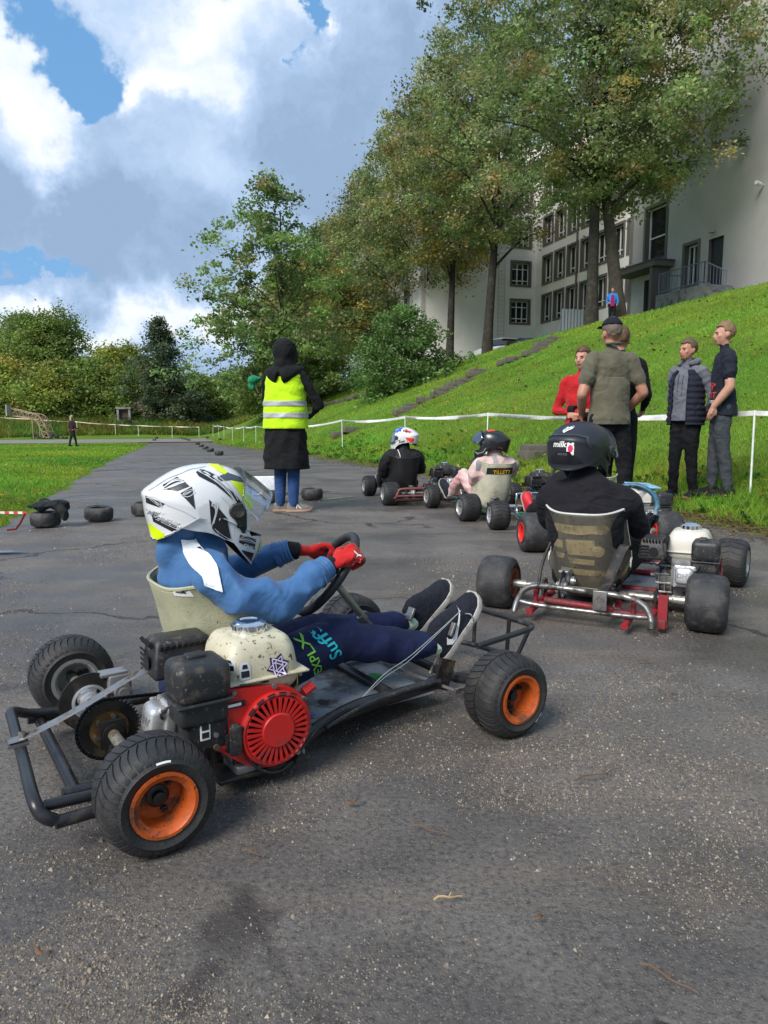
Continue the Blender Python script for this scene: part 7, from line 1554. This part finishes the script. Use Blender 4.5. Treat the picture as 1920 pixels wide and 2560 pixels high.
def standing(label, xy, yaw, H, top, leg, arms, hd=0., sk=skin, sleeve='long', shoes=(shoe_m, sole_w), hairm=None, stance=.10, feet=(0, 0), voxel=.012, skirt=None, fold=None, fullface=True, lean=0., belly=1., footyaw=None, hands=True, cat_label=None, group=None, shoulder=.185, hip_dx=0., z=None, hpitch=0., coll=None, hem=None, bulk=1.):
    s = H/1.78; z0 = float(hzw(*xy)) if z is None else z
    p = empty('person', (xy[0], xy[1], z0), -rad(yaw), label, 'person', group); P = []; S = lambda *a: tuple(np.array(a)*s)
    P.append(('t', [S(hip_dx, 0, .86), S(hip_dx, 0, .96)], [(.155*s, .11*s), (.158*s, .115*s)], leg))
    P.append(('t', [S(hip_dx, 0, 1.0), S(hip_dx*.6, 0, 1.06), S(0, .01+lean*.3, 1.20), S(0, -.005+lean*.8, 1.36), S(0, -.01+lean, 1.45), S(0, .0+lean, 1.50)], [(.165*s, .115*s), (.155*s*belly, .11*s*belly), (.17*s, .12*s*belly), (.185*s, .115*s), (.15*s, .085*s), (.07*s, .06*s)], top))
    P.append(('t', [S(0, .0+lean, 1.47), S(0, .015+lean, 1.58)], [.054*s, .05*s], coll or sk))
    Hp, T, R = head_parts(S(0, .02+lean, 1.655), hd, sk, pitch=hpitch, s=s*.98); P += Hp
    for sd in (1, -1):
        A = arms['R' if sd > 0 else 'L']; sh = np.array(S(sd*shoulder, -.005+lean, 1.415)); el = np.array(S(*A['el'])); wr = np.array(S(*A['wr'])); slc = top if sleeve == 'long' else sk
        P.append(('t', [S(sd*.09, -.005+lean, 1.43), sh, sh*.45+el*.55, el], [(.075*s, .07*s), .066*s, .054*s, .046*s], slc))
        if sleeve == 'short': P.append(('t', [S(sd*.10, -.005+lean, 1.43), sh, sh*.42+el*.58], [(.08*s, .075*s), .078*s, .074*s], top))
        P.append(('t', [el, el*.55+wr*.45, wr], [.047*s, .044*s, .030*s], slc))
        if hands: P += hand_parts(wr-nrm(wr-el)*.01, A.get('hd', nrm(wr-el)), A.get('up', (sd, 0, .2)), sk, side=A.get('side', sd), curl=A.get('curl', .6), s=s*.95)
        hx_ = sd*stance; fo = feet[0 if sd > 0 else 1]
        P.append(('t', [S(hip_dx+sd*.085, 0, .93), S(hip_dx*.5+sd*(.09+stance)/2, .01, .70), S(hx_, .015+fo*.5, .48)], [(.105*s, .11*s), .092*s, .070*s], leg))
        P.append(('t', [S(hx_, .015+fo*.5, .48), S(hx_, .0+fo*.8, .28), S(hx_, -.01+fo, .09)], [.070*s, .064*s, .052*s], leg))
    if skirt: P.append(('t', [S(0, 0, 1.02), S(0, 0, .80), S(0, 0, skirt[1])], [(.165*s, .125*s), (.175*s, .135*s), (.20*s, .15*s)], skirt[0]))
    bo = body(p, P, voxel, fold=fold or {}, smooth_it=2)
    for sd in (1, -1):
        fo = feet[0 if sd > 0 else 1]; fy = (footyaw if footyaw is not None else sd*9)
        d = np.array([math.sin(rad(fy)), math.cos(rad(fy)), 0]); h_ = np.array(S(sd*stance, fo-.01, .0))-d*.075*s+np.array([0, 0, .004])
        shoe(p, 'shoe', h_, h_+d*.275*s, (0, 0, 1), shoes[0], shoes[1], w=.043*s)
    if hairm: hair(p, T, R, hairm, s)
    if hem:
        wrinkled('shirt_hem', top, p, [vest_ring(z*s, w*s*belly**.5, d*s, .0, 32, 1.) for z, w, d in ((hem, .194, .148), (hem+.05, .191, .146), (.98, .182, .138), (1.06, .176, .130), (1.14, .177, .129), (1.21, .180, .128), (1.27, .172, .112))], .006, seed=H)
    if fullface: face(p, T, R, s, brow=hairm)
    return p, bo, T, R, s
black = cloth('black_coat', (.006, .006, .007), .45, 7.); olive = cloth('olive_shirt', (.105, .097, .066), .45, 6.); hiviz = cloth('hi_vis', (.46, .74, .008), .35, 7., var=.06); jeans = cloth('blue_jeans', (.02, .06, .17), .4, 9., var=.3); refl = mat('reflective_band', (.36, .37, .38), .45, var=.12, vs=14)
greysh = cloth('grey_sneaker', (.17, .15, .13), .3, 20.); charc = cloth('charcoal_joggers', (.045, .052, .06), .4, 8.); greyh = cloth('grey_hoodie', (.12, .125, .15), .45, 8.); navyv = cloth('navy_vest', (.013, .016, .028), .5, 9.); reds = cloth('red_race_suit', (.40, .01, .014), .5, 8.); darkt = cloth('dark_tshirt', (.012, .015, .026), .4, 7.)

# marshal in the yellow vest, seen from behind
mp, mbody, T, R, s = standing('person in black hood and coat with yellow safety vest, back to camera', (-1.02, 7.62), 14, 1.755, black, jeans, dict(R=dict(el=(.36, .06, 1.13), wr=(.20, .26, 1.02), hd=(-.8, .5, 0)), L=dict(el=(-.29, .14, 1.15), wr=(-.22, .34, 1.32), hd=(-.1, .5, .8))), hairm=None, stance=.075, fold={'black_coat': .009}, belly=1.12, fullface=False, footyaw=62, shoes=(greysh, mat('tan_sole', (.40, .25, .18), .6)), coll=black, sk=black, shoulder=.19)
ck = wrinkled('coat_skirt', black, mp, [vest_ring(z*s, w*s, d*s, -.005, 40) for z, w, d in ((1.06, .195, .145), (.95, .205, .155), (.80, .22, .17), (.62, .228, .18), (.46, .235, .19))], .012, .008, 8, 90, gather=2.2)
mh = [('e', T(0, -.02, .02), (.128, .135, .15), black), ('e', T(0, -.03, -.10), (.115, .12, .11), black), ('e', T(.02, .06, -.02), (.10, .07, .12), black), ('t', [T(-.16, -.0, -.17), T(-.10, -.12, -.21), T(0, -.15, -.25), T(.10, -.12, -.21), T(.16, -.0, -.17)], [.05, .07, .085, .07, .05], black)]
hh = body(mp, mh, .012, 'hood', fold={'black_coat': .004}, smooth_it=2)
VR = [(.87, .238, .185), (.98, .232, .18), (1.10, .226, .172), (1.22, .22, .165), (1.32, .21, .158), (1.40, .20, .145), (1.455, .175, .125), (1.495, .13, .105)]
vo = wrinkled('safety_vest', hiviz, mp, [vest_ring(z, w, d, -.005) for z, w, d in VR], .007, .004, 7, 90)
for zc in (1.005, 1.125):
    b = MB(); f = lambda z, k: np.interp(z, [v[0] for v in VR], [v[k] for v in VR])+.005; bo_ = wrinkled('reflective_band', refl, vo, [vest_ring(z, f(z, 1), f(z, 2), -.005) for z in (zc-.026, zc, zc+.026)], .007, .003, 4, 90)
sm_ = [c for c in mp.children if c.name.startswith('shoe')][0]
fd = np.array([math.sin(rad(62)), math.cos(rad(62)), 0]); sdv = np.array([fd[1], -fd[0], 0])
dirp(sm_, 'shoe_letter', sm_, 'N', np.array([.075, 0, .062])*s+fd*.045+sdv*.5, fd, (0, 0, 1), -sdv, white_pr, size=.075, off=.002)
gf = empty('marshal_flag', tuple(np.array(mp.location)+np.array([-.36, .2, 1.36])), 0, 'furled green flag held up at the marshal left side', 'flag'); body(gf, [('e', (0, 0, .02), (.07, .05, .05), cloth('green_cloth', (.01, .20, .09), .5, 14.)), ('e', (-.02, .02, -.04), (.05, .04, .06), cloth('green_cloth', (.01, .20, .09), .5, 14.)), ('e', (.04, 0, .03), (.05, .04, .03), cloth('green_cloth', (.01, .20, .09), .5, 14.))], .01, 'flag_cloth', fold={'green_cloth': .006}); b = MB(); b.cyl((.05, .0, -.12), (-.03, .0, .1), .008, 8); b.build('flag_pole', tw, gf)

# olive shirt, back to camera
op, obody, T, R, s = standing('person in olive polo shirt and black cap, back to camera', (2.14, 6.98), -6, 1.90, olive, blkp, dict(R=dict(el=(.285, -.05, 1.14), wr=(.235, .15, .99)), L=dict(el=(-.275, -.05, 1.12), wr=(-.2, .14, .95))), shoulder=.168, hd=-3, sk=skin2, sleeve='short', stance=.16, fold={'olive_shirt': .006, 'black_trousers': .006}, fullface=False, hairm=mat('grey_stubble', (.13, .10, .08), .8), hip_dx=.0, hem=.86)
b = MB(); cap = []
for i in range(9):
    pz = i/8*1.22; cap.append([T(.094*math.sin(pz+1e-3)*math.sin(t), -.012+.112*math.sin(pz+1e-3)*math.cos(t), .035+.112*math.cos(pz)) for t in np.linspace(0, 2*math.pi, 25)[:-1]])
b.loft(cap, caps=False); co = b.build('cap', cloth('navy_cap', (.008, .010, .018), .3, 10.), op, angle=80); md = co.modifiers.new('t', 'SOLIDIFY'); md.thickness = .006
b = MB(); b.loft([[T(x, .095+q*.075*(1-(x/.09)**2*.6), .075-.012*q-.1*(x*x)*4+.005*dz) for x in np.linspace(-.075, .075, 9)] for q, dz in ((0, 0), (1, 0))]+[[T(x, .095+q*.075*(1-(x/.09)**2*.6), .069-.012*q-.1*(x*x)*4) for x in np.linspace(-.075, .075, 9)] for q in (1, 0)], caps=False, closed=False); b.build('cap_peak', cloth('navy_cap', (.008, .010, .018), .3, 10.), co)
b = MB(); b.tube([T(.055*math.sin(t), -.045+.055*math.cos(t), -.095) for t in np.linspace(1.2, 5.1, 12)], [(.012, .018)]*12, 8, ref=(0, 0, 1), flat=1); b.build('collar', olive, op)
# brown haired boy right behind
standing('person with tousled brown hair standing close behind the olive shirted one', (2.36, 7.42), 28, 1.88, black, blkp, dict(R=dict(el=(.26, .02, 1.14), wr=(.20, .2, 1.02)), L=dict(el=(-.26, .02, 1.14), wr=(-.2, .2, 1.02))), hd=-12, hairm=hair_br, stance=.1, fold={'black_coat': .003}, fullface=True)
# boy in red
rp, rbody, T, R, s = standing('person with short brown hair in red racing suit, arms folded', (2.02, 7.52), 205, 1.69, reds, reds, dict(R=dict(el=(.27, .02, 1.10), wr=(.02, .17, 1.10), hd=(-1, .1, .05), up=(0, 1, .2)), L=dict(el=(-.27, .02, 1.08), wr=(-.02, .19, 1.05), hd=(1, .1, .05), up=(0, 1, .2))), hd=18, hairm=hair_br, stance=.12, fold={'red_race_suit': .006}, shoulder=.165, coll=blk)
for z in (1.06, 1.12):
    b = MB(); b.tube([np.array([.10 if z > 1.1 else -.10, .135, z])*s, np.array([.03 if z > 1.1 else -.03, .175, z])*s], [.042, .040], 12); b.build('cuff', blk, rp)
b = MB(); b.tube([np.array(q)*s for q in ((-.17, -.02, .99), (-.1, .12, .985), (0, .135, .985), (.1, .12, .985), (.17, -.02, .99))], [(.006, .022)]*5, 8, ref=(0, 1, 0)); b.build('belt', reds, rp)
# man in padded vest
vp, vbody, T, R, s = standing('person with short hair and goatee in navy padded vest over grey hoodie', (3.37, 8.2), 238, 1.77, greyh, blkp, dict(R=dict(el=(.27, -.08, 1.14), wr=(.14, -.16, .98)), L=dict(el=(-.27, -.08, 1.14), wr=(-.14, -.16, .98))), hd=12, sk=skin2, hairm=mat('dark_blond_hair', (.11, .07, .04), .65, var=.35, vs=60, bump=.6, bs=160), stance=.085, hem=.88, feet=(.06, -.06), fold={'grey_hoodie': .008, 'black_trousers': .008}, belly=1.08, shoes=(shoe_m, mat('orange_sole', (.28, .13, .08), .6)), hands=False, coll=greyh)
VV = [(.84, .20, .155), (.90, .20, .155), (.97, .195, .15), (1.05, .192, .148), (1.13, .19, .146), (1.21, .192, .145), (1.29, .195, .14), (1.37, .18, .12), (1.44, .13, .10)]
rings = []; N_ = 30
for z, w, d in [(np.interp(t, range(9), [v[0] for v in VV]), np.interp(t, range(9), [v[1] for v in VV]), np.interp(t, range(9), [v[2] for v in VV])) for t in np.linspace(0, 8, 61)]:
    puff = .012*abs(math.sin((z-.86)*math.pi/.064)); rings.append([((w+puff)*math.copysign(abs(math.cos(a))**.8, math.cos(a))*s, (d+puff)*math.copysign(abs(math.sin(a))**.85, math.sin(a))*s, z*s) for a in np.linspace(rad(90+24), rad(90+336), N_)])
b = MB(); b.loft(rings, caps=False, closed=False); pv = b.build('padded_vest', navyv, vp, angle=80); md = pv.modifiers.new('t', 'SOLIDIFY'); md.thickness = .02; md.offset = -1
hd_ = [('t', [T(-.085, .03, -.15), T(-.09, -.06, -.13), T(0, -.11, -.12), T(.09, -.06, -.13), T(.085, .03, -.15)], [.03, .042, .05, .042, .03], greyh)]; body(vp, hd_, .011, 'hood', fold={'grey_hoodie': .003})
b = MB(); b.ell(T(0, .072, -.093), (.022, .018, .02), R); b.tube([T(-.028, .078, -.05), T(0, .092, -.046), T(.028, .078, -.05)], .004, 6); b.build('beard', hair_br, vp)
for x in (-.025, .03):
    b = MB(); b.tube([np.array([x, .118, 1.40])*s, np.array([x*1.1, .142, 1.28])*s, np.array([x, .140, 1.17])*s], .0045, 6); b.build('hood_cord', greyh, vp)
# man in printed dark shirt
tp, tbody, T, R, s = standing('person with short fair hair in printed dark t-shirt and grey joggers', (3.66, 7.96), 285, 1.87, darkt, charc, dict(R=dict(el=(.27, -.06, 1.14), wr=(.24, .08, .92), hd=(-.05, .35, -1), up=(1, .1, 0)), L=dict(el=(-.25, -.02, 1.12), wr=(-.21, .12, .92), hd=(.05, .3, -1), up=(-1, .1, 0))), hd=-10, sk=skin, sleeve='short', hairm=hair_bl, stance=.085, feet=(.05, -.07), fold={'dark_tshirt': .007, 'charcoal_joggers': .007}, footyaw=0, shoes=(cloth('black_slip_on', (.008, .008, .009), .2, 20.), mat('black_sole', (.012, .012, .012), .7)))

th_ = wrinkled('shirt_hem', darkt, tp, [vest_ring(z*s, w*s, d*s, 0., 32, 1.) for z, w, d in ((.84, .195, .145), (.92, .188, .138), (1.02, .176, .128), (1.10, .162, .116))], .007)
b = MB(); wv_ = np.array([.245, .065, .945])*s; b.tube([wv_+np.array([.034*math.cos(t), .034*math.sin(t), 0]) for t in np.linspace(0, 6.28, 15)[:-1]], [(.004, .011)]*14, 6, closed=True, ref=(0, 0, 1)); b.lathe([(.001, .010), (.018, .010), (.02, 0), (.001, 0)], wv_+np.array([.032, .0, 0]), (1, .2, .1), 14); b.build('wrist_watch', blackpl, tp)
prr = mat('shirt_red_print', (.55, .05, .05), .6); bvt = bvh_of(tbody, th_)
for tx, zz, sz, m_ in (('LIMP', 1.13, .105, prr), ('BIZKIT', 1.04, .085, prr), ('COLLECTED', .975, .042, white_pr)):
    V, Fc = text_tris(tx, sz*s, 0, .01); mb = project(bvt, V, Fc, np.array([.0, .6, zz*s]), (-1, 0, 0), (0, 0, 1), (0, -1, 0), .004, 2.)
    if mb.n: mb.build('shirt_print', m_, tp, fix=False)
side_decal(tp, 'shirt_graphic', (tbody, th_), [[(-.06, .90*s), (.02, .88*s), (.05, .93*s), (.03, 1.02*s), (-.03, 1.0*s)]], mat('mauve_print', (.30, .22, .27), .7, dirt=(.05, .03, .05), ds=25., dthr=(.45, .6)), x0=1., off=.004)
# woman in blue between the twin lindens
bp = LL(20.43, 31.55)
wp, wb2, T, R, s = standing('person in blue jacket over magenta top standing between the twin lindens', (10.13, 33.2), 196, 1.62, cloth('bright_blue', (.02, .19, .52), .4, 8.), black, dict(R=dict(el=(.27, .0, 1.13), wr=(.20, .16, 1.05)), L=dict(el=(-.26, 0, 1.12), wr=(-.22, .12, .96))), hairm=hair_br, voxel=.016, skirt=None)
b = MB(); b.loft([[(x*w*s, (.125+.02*math.cos(x*1.6))*s, z*s) for x in np.linspace(-1, 1, 7)]+[(x*w*s, .10*s, z*s) for x in np.linspace(1, -1, 7)] for z, w in ((.88, .10), (1.1, .09), (1.3, .08), (1.42, .05))]); b.build('magenta_top', cloth('magenta_top', (.26, .01, .10), .3, 8.), wp)
# far figures
fpx = march(180, 1116, 25., 60.)
wq, wb3, T, R, s = standing('person with long fair hair in dark and pink jacket walking across the lawn', (-16.6, 39.), 35, 1.66, cloth('plum_jacket', (.03, .014, .024), .5, 8.), cloth('dark_green_trousers', (.012, .016, .014), .3, 8.), dict(R=dict(el=(.27, .02, 1.12), wr=(.20, .18, 1.02)), L=dict(el=(-.27, .0, 1.12), wr=(-.2, .16, 1.02))), hairm=mat('fair_hair', (.38, .28, .17), .7), voxel=.018, feet=(.16, -.14), fullface=False)
b = MB(); b.rbox(T(0, -.085, -.06), (.15*s, .06*s, .26*s), .03, R); b.build('long_hair', mat('fair_hair', (.38, .28, .17), .7), wq)
for x in (-.18, .18): b = MB(); b.rbox((x*s, -.02, .95*s), (.07, .2, .06), .02); b.build('pink_panel', mat('pink_panel', (.45, .08, .16), .7), wq)
YW = 80.; XW = (208-960)/1820*YW
standing('person in white jacket walking far off beneath the trees', (XW, YW), 60, 1.7, cloth('white_jacket', (.7, .7, .7), .3, 8.), black, dict(R=dict(el=(.27, .02, 1.12), wr=(.20, .18, 1.02)), L=dict(el=(-.27, .0, 1.12), wr=(-.2, .16, 1.02))), hairm=hair_br, voxel=.02, fullface=False)
